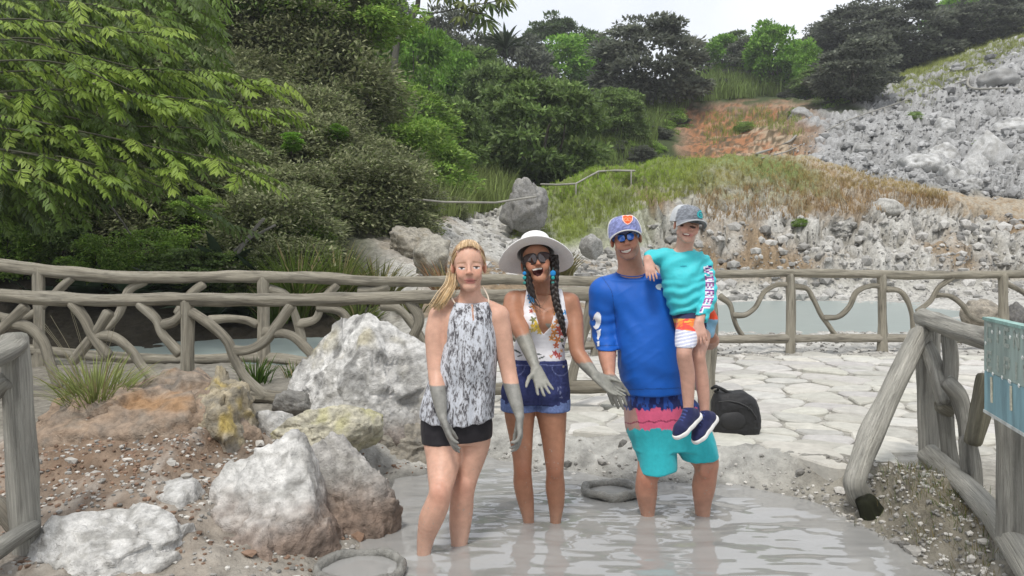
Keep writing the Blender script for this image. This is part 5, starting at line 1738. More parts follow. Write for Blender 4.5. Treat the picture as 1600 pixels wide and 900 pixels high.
# ================================================================ the woman in the white hat
def woman():
    Y0 = 4.08
    s = Y0 / FOC
    tone = A([.37, .178, .108])
    S = Sdf((-.22, 3.50, -.30), (.64, 4.40, 1.50), .0044)
    Hc = P(839, 410, Y0 - .02)
    H = head_frame(Hc, yaw=.02, pitch=.20, roll=-.13, sc=.97)
    S.loft(rows_px([(460, 848, 30, .060, .02), (474, 848, 42, .080, .02), (495, 850, 40, .100, .02), (515, 849, 38, .105, .02), (540, 843, 36.5, .090, .03), (560, 842, 38.5, .090, .03), (590, 839, 46, .11, .04), (612, 837, 47, .115, .05), (622, 837, 42, .10, .05)], Y0), .03)
    for dx in (-17, 17):
        S.ell(P(849 + dx, 502, Y0 - .075), (.052, .05, .052), None, .03)
    S.limb(limb_px([(849, 470, 18, .03), (848, 455, 15, .025), (846, 440, 14.5, .02), (842, 425, 16, .02)], Y0), .010)
    for b in ((806, 470), (889, 473)):
        S.cone(P(848, 458, Y0 + .04), P(*b, Y0 + .02), .036, .044, .03)
    S.limb(limb_px([(803, 470, 16, .02), (802, 486, 16.4, -.02), (807, 503, 14.8, -.08), (816, 522, 12.6, -.15), (824, 541, 11.5, -.20), (831, 559, 9.3, -.25), (837, 575, 7.0, -.29)], Y0), .018)
    S.limb(limb_px([(890, 473, 15.6, .02), (896, 495, 15, .01), (899, 520, 13.2, -.03), (902, 548, 11.8, -.07), (911, 563, 11.4, -.10), (921, 576, 9.6, -.13), (930, 587, 7.4, -.16)], Y0), .018)
    hand(S, P(838, 577, Y0 - .30), (.30, -.45, -.75), (.05, -.8, .45), 1, .90, (.10, .25, .28), .22, (.85, .45, .25), per=(.1, .05, 0, -.1))
    hand(S, P(931, 588, Y0 - .17), (.80, -.22, -.62), (.35, -.55, .75), -1, .98, (.05, .12, .12), .06, (.30, .95, .35), per=(0, 0, .04, .08))
    S.limb(limb_px([(812, 625, 25, .05), (812, 648, 23.6, .04), (814, 680, 19, .03), (816, 712, 15.5, .01), (816.5, 736, 14.0, .0), (817, 755, 14.8, .02), (821, 780, 13.2, .05), (825, 805, 9.6, .05), (826.5, 822, 8.2, .05), (828, 860, 9, .05)], Y0), .02)
    S.limb(limb_px([(861, 625, 25, .05), (862, 648, 23.4, .04), (864.5, 680, 19.4, .03), (866, 712, 16.0, .01), (867, 738, 13.6, .0), (867.5, 760, 15.2, .03), (869, 785, 12.8, .05), (868.5, 805, 9.7, .05), (868, 820, 8.4, .05), (868, 860, 9, .05)], Y0), .02)
    for kx, ky in ((816.5, 733), (867, 735)):
        S.ell(P(kx, ky, Y0 - .036), (.022, .012, .030), None, .03)
    W = head(S, H, jaw=.96, smile=.8, open_=1.0)
    def colour(V):
        k = np.tile(tone, (len(V), 1)) * (1 + .05 * fbm(V * 6, 3, 2))[:, None]
        k = face_colour(H, V, k, tone, [.36, .10, .09])
        k = knees(V, k, [P(816.5, 735, Y0 - .03), P(867, 737, Y0 - .03)], tone)
        q = head_local(H, V)
        mo = (np.abs(q[:, 0]) < .02) & (np.abs(q[:, 2] + .071) < .012) & (q[:, 1] > -.083) & (q[:, 1] < -.04)
        k[mo] = [.05, .012, .012]
        px, py = proj(V)
        n = fbm(V * A([26, 26, 12]), 3, 6)
        hd = np.minimum(near_path(V, [(*P(838, 577, Y0 - .30), .05), (*P(860, 622, Y0 - .42), .06)]), near_path(V, [(*P(931, 588, Y0 - .17), .05), (*P(978, 642, Y0 - .27), .06)])) < .012
        left = ((px < 868) & (py > 505) & (V[:, 1] < Y0 - .105) & (py < 640)) * smooth01(519, 525, py + 6 * n + .5 * (px - 818))
        right = ((px > 893) & (py > 490) & (py < 660)) * np.maximum(smooth01(564, 568, py + 7 * n + .25 * (910 - px)), smooth01(.30, .36, n) * (py > 540) * (px > 905))
        m = np.clip(left + right + hd, 0, 1)[:, None]
        return k * (1 - m) + MUDC * A([1.03, 1.04, 1.0]) * (1 + .16 * fbm(V * 40, 3, 5))[:, None] * m
    o, V, Q, bv = person("laughing woman in a wide white sun hat and denim shorts, muddy arms held out", S, colour, (P(840, 600, Y0)[0], Y0, -.2))
    up = inpoly([(831.5, 421.0), (839, 419.0), (847.2, 418.4), (846.5, 420.6), (840, 421.4), (833, 423)])
    hole = inpoly([(830.5, 421), (839, 418.6), (848.5, 418), (848.5, 424), (845, 430.5), (839.5, 432), (833.5, 428)])
    decal("mouth", bv, o, lambda x, y: (.62, .57, .52) if up(x, y) else ((.045, .010, .010) if hole(x, y) else None), 826, 852, 414, 432, .5, M['print'], .0012)
    # swimsuit
    B = Sdf((-.02, 3.70, .72), (.36, 4.30, 1.27), .0042, grow=.0045)
    B.loft(rows_px([(455, 848, 30, .060, .02), (474, 848, 42, .080, .02), (495, 850, 40, .100, .02), (515, 849, 38, .105, .02), (540, 843, 37, .090, .03), (560, 842, 39, .090, .03), (575, 841, 40, .095, .035)], Y0), .03)
    for dx in (-17, 17):
        B.ell(P(849 + dx, 502, Y0 - .075), (.052, .05, .052), None, .03)
    for b in ((806, 470), (889, 473)):
        B.cone(P(848, 458, Y0 + .04), P(*b, Y0 + .02), .036, .044, .03)
    B.limb(limb_px([(849, 470, 18, .03), (848, 455, 15.5, .015), (846, 440, 15, .0)], Y0), .02)
    inn = [(440, 832, 866), (455, 834, 867), (471, 835, 869), (493, 837.5, 865), (510, 842, 860), (518, 846, 853), (523, 849.5, 849.5), (526, 849.5, 849.5)]
    outr = [(440, 826, 876), (455, 823, 880), (471, 820.5, 883), (493, 815, 886), (504, 812, 889), (512, 800, 895), (530, 780, 920)]
    def clip(X, Yv, Z):
        px = 800 + FOC * X / (Y0 - .09); py = 407 - FOC * (Z - CZ) / (Y0 - .09)
        ip = lambda t, i: np.interp(py.ravel(), A(t)[:, 0], A(t)[:, i]).reshape(py.shape)
        il, ir = ip(inn, 1), ip(inn, 2)
        inner = np.minimum(px - il, ir - px)
        inner = np.where(py < 526, inner, -30)
        outer = np.maximum(ip(outr, 1) - px, px - ip(outr, 2))
        d = np.maximum(inner, outer) * s
        d = np.maximum(d, (449 - py) * s)
        d = np.maximum(d, (py - 568) * s)
        back = np.where(py < 508, (Yv - (Y0 + .05)), -.1)
        return np.maximum(d, back)
    B.clipf(clip, .003)
    fl = np.random.default_rng(12)
    flo = []
    for (x, y, rr, c) in [(831, 468, 7, (.03, .30, .62)), (827, 462, 4, (.03, .20, .5)), (834, 478, 6, (.66, .24, .05)), (830, 486, 3.5, (.5, .09, .05)), (836, 486, 3.5, (.68, .33, .1)), (833, 500, 6, (.16, .17, .04)), (838, 510, 9, (.72, .50, .07)), (832, 515, 5, (.70, .55, .16)), (843, 518, 5, (.66, .45, .1)),
                          (868, 478, 5, (.62, .24, .07)), (866, 488, 5, (.68, .3, .06)), (875, 492, 7, (.03, .33, .66)), (880, 500, 5, (.1, .45, .7)), (870, 503, 5, (.62, .22, .05)), (864, 510, 5, (.70, .32, .08)), (873, 514, 6, (.55, .10, .05)), (866, 520, 6, (.70, .26, .04)), (876, 521, 5, (.45, .06, .05)),
                          (862, 528, 5, (.70, .30, .05)), (871, 531, 6, (.62, .20, .04)), (878, 532, 4, (.10, .13, .05)), (869, 540, 5, (.55, .13, .05)), (867, 552, 5, (.45, .06, .06)), (873, 556, 5, (.52, .09, .06)), (877, 548, 3, (.70, .35, .1)), (861, 557, 3, (.6, .3, .1)), (884, 488, 4, (.03, .25, .55))]:
        flo.append((x, y, rr, A(c)))
    leaf = [(808, 549, 7, 1.4, .5), (840, 553, 8, 1.2, .25), (846, 559, 6, 1.2, -.4), (812, 556, 5, 1.0, -.3), (880, 541, 4, 1.2, 1.0), (828, 480, 3, 1, .6)]
    def scol(V, px, py):
        k = np.tile(A([.74, .73, .76]), (len(V), 1))
        n = vnoise(V * 170, 3)
        for x, y, rr, c in flo:
            d = np.hypot(px - x, py - y); a = np.arctan2(py - y, px - x)
            m = d < rr * (.78 + .28 * np.cos(5 * a + x))
            k[m] = c * (1 + .35 * n[m, None])
            k[d < rr * .22] = c * .45 + .12
        for x, y, l, w, r_ in leaf:
            u = (px - x) * math.cos(r_) + (py - y) * math.sin(r_); v = -(px - x) * math.sin(r_) + (py - y) * math.cos(r_)
            m = (u / l) ** 2 + (v / w) ** 2 < 1
            k[m] = [.06, .075, .07]
        return k
    garment("swimsuit", B, o, scol, M['jersey'], .0022, (12, 12, 34), 4, "white halter swimsuit with orange, yellow and blue flowers")
    # denim shorts
    T = Sdf((-.10, 3.80, .50), (.36, 4.36, .90), .0044, grow=.009)
    T.loft(rows_px([(556, 842, 39, .092, .03), (575, 840, 43, .10, .035), (595, 838, 46.5, .113, .04), (612, 837, 49, .12, .05), (625, 837, 46, .10, .05)], Y0), .015)
    T.limb(limb_px([(812, 612, 25, .05), (811, 630, 24.6, .045), (811, 650, 25, .04)], Y0), .012)
    T.limb(limb_px([(861, 612, 25, .05), (862.5, 630, 24.6, .045), (863, 650, 25, .04)], Y0), .012)
    pyf = lambda Z: 407 - FOC * (Z - CZ) / Y0
    T.clipf(lambda X, Yv, Z: np.maximum((pyf(Z) - 634) * s, (562 + .02 * (800 + FOC * X / Y0 - 843) - pyf(Z)) * s) + 0 * X)
    def dcol(V, px, py):
        k = np.tile(A([.036, .044, .125]), (len(V), 1))
        hi = np.exp(-((px - 812) / 12) ** 2 - ((py - 605) / 18) ** 2) + np.exp(-((px - 866) / 11) ** 2 - ((py - 607) / 16) ** 2)
        k = k * (1 + .35 * hi + .25 * fbm(V * A([40, 40, 14]), 3, 3))[:, None]
        line = lambda m: np.where(m[:, None], A([.13, .15, .30]), k)
        k = line((np.abs(py - 570.5) < .7) & (V[:, 1] < Y0 + .05))                      # waistband seam
        k = np.where(((np.abs(px - (841 + .0 * py)) < .6) & (py > 571) & (V[:, 1] < Y0))[:, None], A([.015, .02, .08]), k)
        for x0, sg_ in ((806, 1), (876, -1)):                                            # pocket curves
            m = np.abs(np.hypot((px - x0) / 14, (py - 570) / 17) - 1) < .045
            k = np.where((m & (py > 571))[:, None], A([.12, .14, .28]), k)
        m = (np.abs(px - 875) < 4) & (py > 604) & (py < 622) & (fbm(V * A([70, 70, 25]), 2, 8) > .05)
        k = np.where(m[:, None], A([.20, .22, .36]), k)
        return k
    so, Vs, Qs, bvs = garment("denim_shorts", T, o, dcol, M['denim'], .003, (22, 22, 30), 6, "dark blue denim shorts with turned-up cuffs")
    for xs, nm in ((811, 0), (862.5, 1)):
        K = Sdf((P(xs - 36, 600, Y0)[0], 3.80, .53), (P(xs + 36, 600, Y0)[0], 4.36, .72), .0042, grow=.014)
        K.limb(limb_px([(xs, 622, 24.3, .05), (xs, 650, 24.6, .04)], Y0), .01)
        K.clipf(lambda X, Yv, Z: np.maximum((pyf(Z) - 643.5) * s, (624.5 - pyf(Z)) * s) + 0 * X)
        K.limb(limb_px([(xs, 638, 22.5, .045), (xs, 660, 23.0, .04)], Y0), .001) if False else None
        garment("cuff", K, so, lambda V, px, py: np.tile(A([.13, .18, .36]), (len(V), 1)) * (1 + .25 * fbm(V * 50, 3, 3))[:, None], M['denim'], .002, (30, 30, 14), 9, "lighter blue turned-up cuff")
    D, Fc = ico(2)
    for x, y in ((841.5, 566.5), (806, 575), (880, 573)):
        h = bvs.ray_cast(Vector((0, 0, CZ)), Vector(((x - HX) / FOC, 1, -(y - HY) / FOC)).normalized())
        if h[0] is not None:
            mk("button", A(h[0][:]) + D * A([.007, .004, .007]), Fc, M['pipe'], so, origin=h[0][:])
    # hair under the hat and two braids
    dark = [A([.012, .008, .007]), A([.022, .015, .012]), A([.035, .024, .018])]
    c, R, sc = H
    L = lambda x, y, z: c + R @ (A([x, y, z]) * sc)
    Hs = Sdf(Hc - .17, Hc + .17, .0045)
    Hs.ell(L(0, .022, .034), A([.081, .100, .082]) * sc, R)
    Hs.ell(L(0, -.02, .03), A([.075, .062, .066]) * sc, R, .03)
    def hl(X, Yv, Z):
        x, y, z = X - c[0], Yv - c[1], Z - c[2]
        ly = R[0, 1] * x + R[1, 1] * y + R[2, 1] * z; lz = R[0, 2] * x + R[1, 2] * y + R[2, 2] * z
        return np.maximum((-ly - .028) - np.maximum(lz - .045, 0) * 1.6, -.07 - lz)
    Hs.clipf(hl, .006)
    Vh, Qh = Hs.mesh(); Vh = relax(Vh, Qh, 3)
    hr = mk("hair", Vh, Qh, M['hair'], o, col=np.tile(dark[1], (len(Vh), 1)), origin=Vh.mean(0))
    def braid(path, r0, seed):
        p = crom(path, 90)
        g = Geo()
        T_ = np.gradient(p, axis=0); T_ /= np.linalg.norm(T_, axis=1)[:, None]
        ref = A([0, -1.0, 0]); Nn = ref - T_ * (T_ @ ref)[:, None]; Nn /= np.linalg.norm(Nn, axis=1)[:, None]
        Bn = np.cross(T_, Nn)
        sarc = np.concatenate([[0], np.cumsum(np.linalg.norm(np.diff(p, axis=0), axis=1))])
        tap = np.interp(sarc / sarc[-1], [0, .1, .8, 1], [.9, 1, .8, .35])
        for q in range(3):
            a = sarc * 70 + q * 2.094
            off = (np.sin(a)[:, None] * Bn * 1.0 + np.sin(2 * a)[:, None] * Nn * .5) * (r0 * .75 * tap)[:, None]
            Vt, T, Q, _ = tube(p + off, r0 * .68 * tap, 8, n=140, cap=True)
            g.add(Vt, T, Q, dark[q % 2 + (q == 2)])
        r = np.random.default_rng(seed)
        return g
    braid([P(823, 402, Y0 - .045), P(824, 422, Y0 - .075), P(826, 440, Y0 - .09), P(830, 455, Y0 - .11), P(836, 466, Y0 - .125)], .017, 1).build("braid", M['hair'], o, origin=P(826, 440, Y0 - .09))
    braid([P(866, 400, Y0 - .045), P(867, 425, Y0 - .075), P(866, 450, Y0 - .105), P(870, 475, Y0 - .15), P(877, 500, Y0 - .17), P(883, 526, Y0 - .15)], .017, 2).build("braid", M['hair'], o, origin=P(868, 450, Y0 - .09))
    r = np.random.default_rng(9)
    wisps = [[P(822 + r.normal() * 1.5, 415, Y0 - .08), P(828 + r.normal() * 3, 450, Y0 - .12), P(836 + r.normal() * 4, 472, Y0 - .14), P(846 + r.normal() * 4, 484 + r.normal() * 4, Y0 - .17)] for _ in range(9)]
    strands(wisps, .0014, dark, 3).build("loose_hair", M['hair'], o, origin=P(830, 450, Y0 - .1))
    # earrings
    for x, y0_, par in ((864, 424, 0), (819.5, 424, 1)):
        g = Geo()
        D, Fc = ico(2)
        for k, (dy, rr, cc) in enumerate([(3, 4.6, (.02, .22, .55)), (10, 3.0, (.03, .30, .30)), (18, 2.6, (.05, .22, .20))]):
            if par and k == 0: rr = 3
            p = P(x, y0_ + dy, Y0 - .105)
            g.add(p + D * A([rr * s, .004, rr * s]), Fc, None, A(cc))
        w_, T, Q, _ = tube([P(x, y0_ - 6, Y0 - .085), P(x, y0_ + 20, Y0 - .105)], .0012, 6)
        g.add(w_, T, Q, A([.05, .2, .2]))
        g.build("earring", M['print'], o, origin=P(x, y0_, Y0 - .1))
    shades(H, o, M['lens'], None, w=.0345, h=.0270, wrap=.8, z0=.003, y0=-.106, squared=.55)
    # necklace cord
    wire("necklace", [P(836, 452, Y0 - .085), P(840, 468, Y0 - .115), P(846, 478, Y0 - .125), P(853, 468, Y0 - .115), P(858, 452, Y0 - .085)], .0012, M['print'], o, (.25, .16, .10))
    # hat: crown and brim turned on a lathe, brim dipping at the sides
    n, prof = 96, [(.0, .101), (.03, .1005), (.055, .097), (.070, .088), (.078, .070), (.083, .045), (.088, .020), (.091, .004), (.096, -.004)]
    pr = crom(prof, 26)
    a = np.linspace(0, 2 * np.pi, n, endpoint=False)
    brim = np.linspace(.097, .190, 26)
    rows, cols = [], []
    for rr_, z_ in pr:
        rows.append(np.c_[rr_ * np.cos(a), rr_ * 1.12 * np.sin(a), np.full(n, z_)])
    for bb in brim[1:]:
        t = (bb - .097) / .093
        dip = -.042 * t ** 1.5 * np.cos(a) ** 2 - .010 * t + .004 * np.sin(3 * a + 1) * t + .0009 * np.sin(bb * 900)
        rows.append(np.c_[bb * np.cos(a), bb * 1.05 * np.sin(a), -.004 + dip])
    top = np.vstack(rows); m = len(rows)
    bot = top.copy(); bot[:, 2] -= .0045
    bot = bot[len(pr) * n - n:]
    mb = m - len(pr) + 1
    j = np.arange(n); j2 = (j + 1) % n
    def ringq(o0, cnt): return np.vstack([np.c_[o0 + i * n + j, o0 + (i + 1) * n + j, o0 + (i + 1) * n + j2, o0 + i * n + j2] for i in range(cnt - 1)])
    nt = len(top)
    Qc = ringq(0, m); Qb = ringq(nt, mb)[:, ::-1]
    Qe = np.c_[(m - 1) * n + j, nt + (mb - 1) * n + j, nt + (mb - 1) * n + j2, (m - 1) * n + j2]
    Hb = head_frame(L(0, .012, .052), yaw=.02, pitch=.50, roll=-.03, sc=1.03)
    Vv = np.vstack([top, bot]) @ Hb[1].T + Hb[0]
    mk("sun_hat", Vv, np.vstack([Qc, Qb, Qe]), M['straw'], o, col=np.tile(A([.80, .79, .78]), (len(Vv), 1)), origin=Hb[0])
    return o
SHIELD = [(-1, -.8), (-.55, -1), (0, -.82), (.55, -1), (1, -.8), (.92, .15), (.5, .75), (0, 1.05), (-.5, .75), (-.92, .15)]


# ================================================================ the man
def man():
    Y0 = 4.2
    s = Y0 / FOC
    tone = A([.45, .228, .155])
    S = Sdf((.36, 3.78, -.30), (1.20, 4.58, 1.66), .0046)
    Hc = P(977.5, 372, Y0 - .03)
    H = head_frame(Hc, yaw=-.12, pitch=.02, roll=-.17, sc=.97)
    S.loft(rows_px([(440, 994, 44, .080, .03), (458, 995, 58, .105, .03), (490, 1005, 47, .125, .03), (520, 1010, 46, .135, .02), (560, 1014, 45, .140, .01), (590, 1018, 44, .135, .02), (615, 1022, 44, .13, .03), (650, 1028, 48, .13, .04), (690, 1045, 50, .11, .04)], Y0), .03)
    S.limb(limb_px([(990, 440, 24, .04), (986, 424, 20.0, .04), (984, 408, 18.8, .04), (981, 392, 19, .045)], Y0), .010)
    for b in ((943, 455), (1044, 452)):
        S.cone(P(990, 432, Y0 + .04), P(*b, Y0 + .03), .048, .062, .035)
    arm_l = [(944, 458, 19, .02), (943, 485, 19.5, .03), (945, 515, 17.5, .03), (948, 538, 15.5, .0), (949, 558, 13.5, -.08), (951, 575, 10.5, -.15), (952, 587, 8.6, -.19)]
    S.limb(limb_px(arm_l, Y0), .02)
    arm_r = [(1044, 455, 18.5, .03), (1062, 480, 17.5, .08), (1082, 510, 15.5, .12), (1100, 532, 14, .09), (1112, 533, 11.5, .02), (1112, 528, 9.5, -.07)]
    S.limb(limb_px(arm_r, Y0), .02)
    hand(S, P(952.5, 589, Y0 - .20), (.30, -.16, -.92), (.25, .95, 0), 1, 1.0, (.08, .12, .12), .03, (.5, .85, .2))
    hand(S, P(1113, 528, Y0 - .085), (-.80, -.30, .12), (-.1, .9, .5), 1, .98, (.25, .5, .4), .05, (.3, .9, .3))
    S.limb(limb_px([(1020, 670, 29, .04), (1022, 700, 27, .02), (1017, 728, 20.5, .0), (1011, 748, 17.0, -.01), (1010, 766, 17.2, .01), (1011, 786, 14.0, .03), (1012.5, 811, 9.8, .04), (1013, 850, 10, .04)], Y0), .02)
    S.limb(limb_px([(1075, 670, 29, .04), (1090, 698, 25, .03), (1102, 720, 20.5, .02), (1103, 738, 17.6, .01), (1099.5, 760, 18.0, .03), (1098, 785, 13.6, .05), (1098, 811, 10.8, .05), (1098, 850, 10, .05)], Y0), .02)
    for kx, ky in ((1012, 745), (1102, 735)):
        S.ell(P(kx, ky, Y0 - .046), (.026, .013, .034), None, .03)
    W = head(S, H, jaw=1.10, fem=False, smile=1.0)
    def colour(V):
        k = np.tile(tone, (len(V), 1)) * (1 + .06 * fbm(V * 6, 3, 2))[:, None]
        k = face_colour(H, V, k, tone, [.36, .15, .12], stubble=A([.20, .14, .12]))
        k = knees(V, k, [P(1011, 748, Y0 - .05), P(1102, 738, Y0 - .04)], tone)
        px, py = proj(V)
        m = (smooth01(584, 588, py + 3 * fbm(V * 30, 2, 4)) * (px < 985) * (py < 665))[:, None]
        return k * (1 - m) + MUDC * A([.95, .95, .94]) * (1 + .14 * fbm(V * 40, 3, 5))[:, None] * m
    o, V, Q, bv = person("smiling man in a bright blue shirt and board shorts, carrying a small boy", S, colour, (P(1010, 600, Y0)[0], Y0, -.2))
    grin = inpoly([(970.5, 391.7), (975, 391.8), (981, 390.6), (986.5, 388.2), (985, 392.0), (981, 394.6), (976, 395.2), (972, 394.2)])
    lip = inpoly([(968.5, 390.8), (975, 390.6), (981, 389.4), (988.5, 386.4), (987, 392), (982, 396.3), (975.5, 397), (970, 395.2)])
    tl = lambda x, y: abs((y - (393.6 - .16 * (x - 978))) ) < .45
    decal("grin", bv, o, lambda x, y: ((.45, .39, .34) if tl(x, y) else (.62, .57, .51)) if grin(x, y) else ((.26, .09, .075) if lip(x, y) else None), 964, 992, 383, 401, .5, M['print'], .0012)
    # shirt
    B = Sdf((.34, 3.86, .60), (1.20, 4.50, 1.40), .0048, grow=.010)
    B.loft(rows_px([(440, 994, 42, .078, .03), (458, 995, 58, .105, .03), (490, 1005, 47, .128, .03), (520, 1010, 46.5, .140, .02), (560, 1014, 46, .148, .01), (590, 1018, 44, .145, .015), (615, 1022, 43, .142, .02), (640, 1022, 44, .142, .02)], Y0), .03)
    for b in ((943, 455), (1044, 452)):
        B.cone(P(990, 434, Y0 + .04), P(*b, Y0 + .03), .046, .062, .035)
    B.limb(limb_px([(944, 458, 19, .02), (942.5, 485, 19.5, .03), (944.5, 515, 17.5, .03), (948, 540, 15.0, -.01), (949.5, 565, 13.0, -.10)], Y0), .02)
    B.limb(limb_px(arm_r[:4] + [(1112, 533, 11, .02)], Y0), .02)
    pyf = lambda Z: 407 - FOC * (Z - CZ) / Y0
    nk = P(986, 421, Y0 - .005)
    def clip(X, Yv, Z):
        px = 800 + FOC * X / Y0; py = pyf(Z)
        neck = .074 - np.sqrt((X - nk[0]) ** 2 * 1.05 + (Yv - nk[1] - .02) ** 2 * 1.0 + ((Z - nk[2]) * 1.25) ** 2)
        hem = (py - (613.5 - .03 * (px - 1022))) * s
        sl = np.where(px < 967, (py - (545 - .03 * (px - 948))) * s, -.1)
        sr = np.where(px > 1068, np.maximum((px - 1098) * s, (Y0 + .045 - Yv) * (px > 1080)), -.1)
        return np.maximum(np.maximum(neck, hem), np.maximum(sl, sr))
    B.clipf(clip, .004)
    B.limb(limb_px([(951, 552, 13.2, -.07), (953, 580, 14, -.16)], Y0), .001) if False else None
    def bd(V):
        px, py = proj(V)
        arm = smooth01(966, 960, px)
        w = arm * .0026 * np.sin(py / 3.0 + 1.5 * np.sin(px / 9) + 2 * vnoise(V * 12, 4)) * smooth01(470, 500, py)
        u = (px - 1010) * .55 + (py - 520) * .83
        w = w + (1 - arm) * .004 * fbm(np.c_[u / 22.0, (px - py) / 90.0, V[:, 1] * 3], 2, 8, ridged=True) * smooth01(1075, 1000, px)
        u2 = (px - 965) * .75 - (py - 500) * .66
        w = w + (1 - arm) * .003 * np.exp(-((px - 985) / 25) ** 2 - ((py - 500) / 45) ** 2) * np.sin(u2 / 4.4)
        w = w + (1 - arm) * .0035 * np.exp(-((py - 592) / 20) ** 2) * np.sin((py * .9 - px * .45) / 6.5 + 2 * vnoise(V * 9, 3))
        return w
    blue = A([.008, .098, .44])
    def seams(V, px, py):
        k = np.tile(blue, (len(V), 1)) * (1 + .05 * fbm(V * 8, 3, 2))[:, None]
        hem = np.abs(py - (607.5 - .03 * (px - 1022))) < .7
        arm = (np.abs(px - (958 + .12 * (py - 470) - 14 * smooth01(460, 425, py))) < .7) & (py < 512)
        cuff = (px < 967) & (np.abs(py - (540 - .03 * (px - 948))) < .7)
        k[hem | arm | cuff] *= .55
        return k
    sh, Vb, Qb, bvb = garment("shirt", B, o, seams, M['jersey'], .0015, (6, 6, 9), 4, "bright blue long sleeved shirt with pushed-up sleeve and white logos", dispfn=bd)
    ov = inell(1031, 448.5, 6.6, 4.6, .12); wv = inell(1035.5, 451, 3.6, 2.6, -.5); w2 = inell(1036.5, 452.2, 3.2, 2.0, -.5)
    decal("chest_logo", bvb, sh, lambda x, y: (.75, .78, .82) if ov(x, y) and (not wv(x, y) or w2(x, y) and False) else None, 1022, 1040, 442, 455, .6, M['print'], .0015)
    o1 = inell(933, 501, 6.3, 13.5, .12); h1 = inell(928.5, 504, 2.5, 5.5, .1); t1 = inpoly([(932, 517), (939, 514), (938, 524), (935, 532), (933, 529), (934, 522)])
    bl = inpoly([(933, 534), (937, 533), (936.5, 541), (934, 541)])
    decal("sleeve_logo", bvb, sh, lambda x, y: (.75, .78, .82) if ((o1(x, y) and not h1(x, y)) or t1(x, y) or bl(x, y)) else None, 924, 943, 485, 543, .8, M['print'], .0018)
    wire("collar_seam", [A([nk[0] + .078 * math.sin(t), nk[1] + .02 - .078 * math.cos(t), nk[2] - .012 - .024 * math.cos(t)]) for t in np.linspace(-1.5, 1.5, 15)], .0028, M['jersey'], sh, blue * .8)
    # board shorts
    T = Sdf((.52, 3.88, .20), (1.16, 4.56, .80), .0048, grow=.013)
    T.loft(rows_px([(606, 1021, 41, .130, .03), (640, 1025, 44, .135, .04), (670, 1034, 50, .125, .04), (695, 1046, 52, .11, .04)], Y0), .02)
    T.limb(limb_px([(1018, 650, 29, .04), (1023, 690, 28.5, .02), (1027, 720, 26.5, .0), (1027, 752, 26.5, -.01)], Y0), .02)
    T.limb(limb_px([(1064, 650, 29, .04), (1082, 685, 27.5, .03), (1095, 712, 24.0, .02), (1101, 745, 23.0, .01)], Y0), .02)
    def sclip(X, Yv, Z):
        px = 800 + FOC * X / Y0; py = pyf(Z)
        hem = np.where(px < 1063, py - (735 + 3.0 * np.sin((px - 990) / 14) + .02 * (px - 1027)), py - (718 - .11 * (px - 1098)))
        return np.maximum(hem, 609 - py) * s
    T.clipf(sclip, .004)
    T.clipf(lambda X, Yv, Z: np.minimum(.078 - np.sqrt((X - P(1027, 740, Y0)[0]) ** 2 + (Yv - Y0 - .0) ** 2), P(0, 728, Y0)[2] - Z), .002)
    T.clipf(lambda X, Yv, Z: np.minimum(.070 - np.sqrt((X - P(1099, 720, Y0)[0]) ** 2 + (Yv - Y0 - .02) ** 2), P(0, 712, Y0)[2] - Z), .002)
    def tcol(V, px, py):
        jag = 2.5 * vnoise(np.c_[px / 2.2, 0 * px, 0 * px], 3) + 1.8 * vnoise(np.c_[px / 5, 0 * px, 0 * px + 4], 5)
        k = np.tile(A([.03, .40, .45]), (len(V), 1)) * (1 + .05 * fbm(V * 9, 3, 3))[:, None]
        pk = py < 671.5 + jag - .02 * (px - 1000)
        k[pk] = [.66, .115, .22]
        k[pk & (px < 993 + .25 * (py - 640))] = [.40, .23, .20]
        thin = pk & (np.abs(py - (658 + .05 * (1040 - px) + 1.2 * np.sin(px / 3.0))) < .9)
        k[thin] = [.22, .03, .07]
        nv = py < 640.5 + jag * 1.3 - .02 * (px - 1000)
        nn = fbm(V * A([55, 55, 25]), 3, 7)
        k[nv] = np.where(nn[nv, None] > .02, A([.012, .02, .10]), A([.02, .07, .30]))
        return k
    garment("board_shorts", T, o, tcol, M['cloth'], .004, (10, 10, 6), 6, "board shorts banded in navy, pink and turquoise",
            dispfn=lambda V: .005 * fbm(V * A([16, 16, 4]), 3, 12))
    # cap and glasses
    cp, bvc, Wc = cap_hat(H, o, (.20, .225, .43), (.68, .67, .66), (.16, .16, .17), "cap", visor_pitch=.08, v0=.036, sc=1.12, vis_col=(.30, .31, .36))
    cx, cyy = 980.5, 343.5
    po = inpoly([(cx + 8.4 * u, cyy + 7.6 * v) for u, v in SHIELD]); pi = inpoly([(cx + 7.0 * u, cyy + 6.3 * v) for u, v in SHIELD])
    mono = lambda x, y: (2.0 < math.hypot(x - cx + 2.4, (y - cyy + .3) * 1.1) < 3.1 and x < cx - .2) or (2.0 < math.hypot(x - cx - 2.4, (y - cyy + .3) * 1.1) < 3.1 and x > cx + .2) or (abs(y - cyy - .4) < .5 and abs(x - cx) < 2.5)
    decal("shield_logo", bvc, cp, lambda x, y: ((.78, .28, .14) if mono(x, y) else (.72, .09, .02)) if pi(x, y) else ((.76, .52, .46) if po(x, y) else None), 970, 991, 334, 353, .5, M['print'], .0025)
    shades(H, o, M['bluelens'], (.012, .013, .016), w=.0345, h=.0205, wrap=1.0, z0=.003, y0=-.107, squared=.8)
    return o


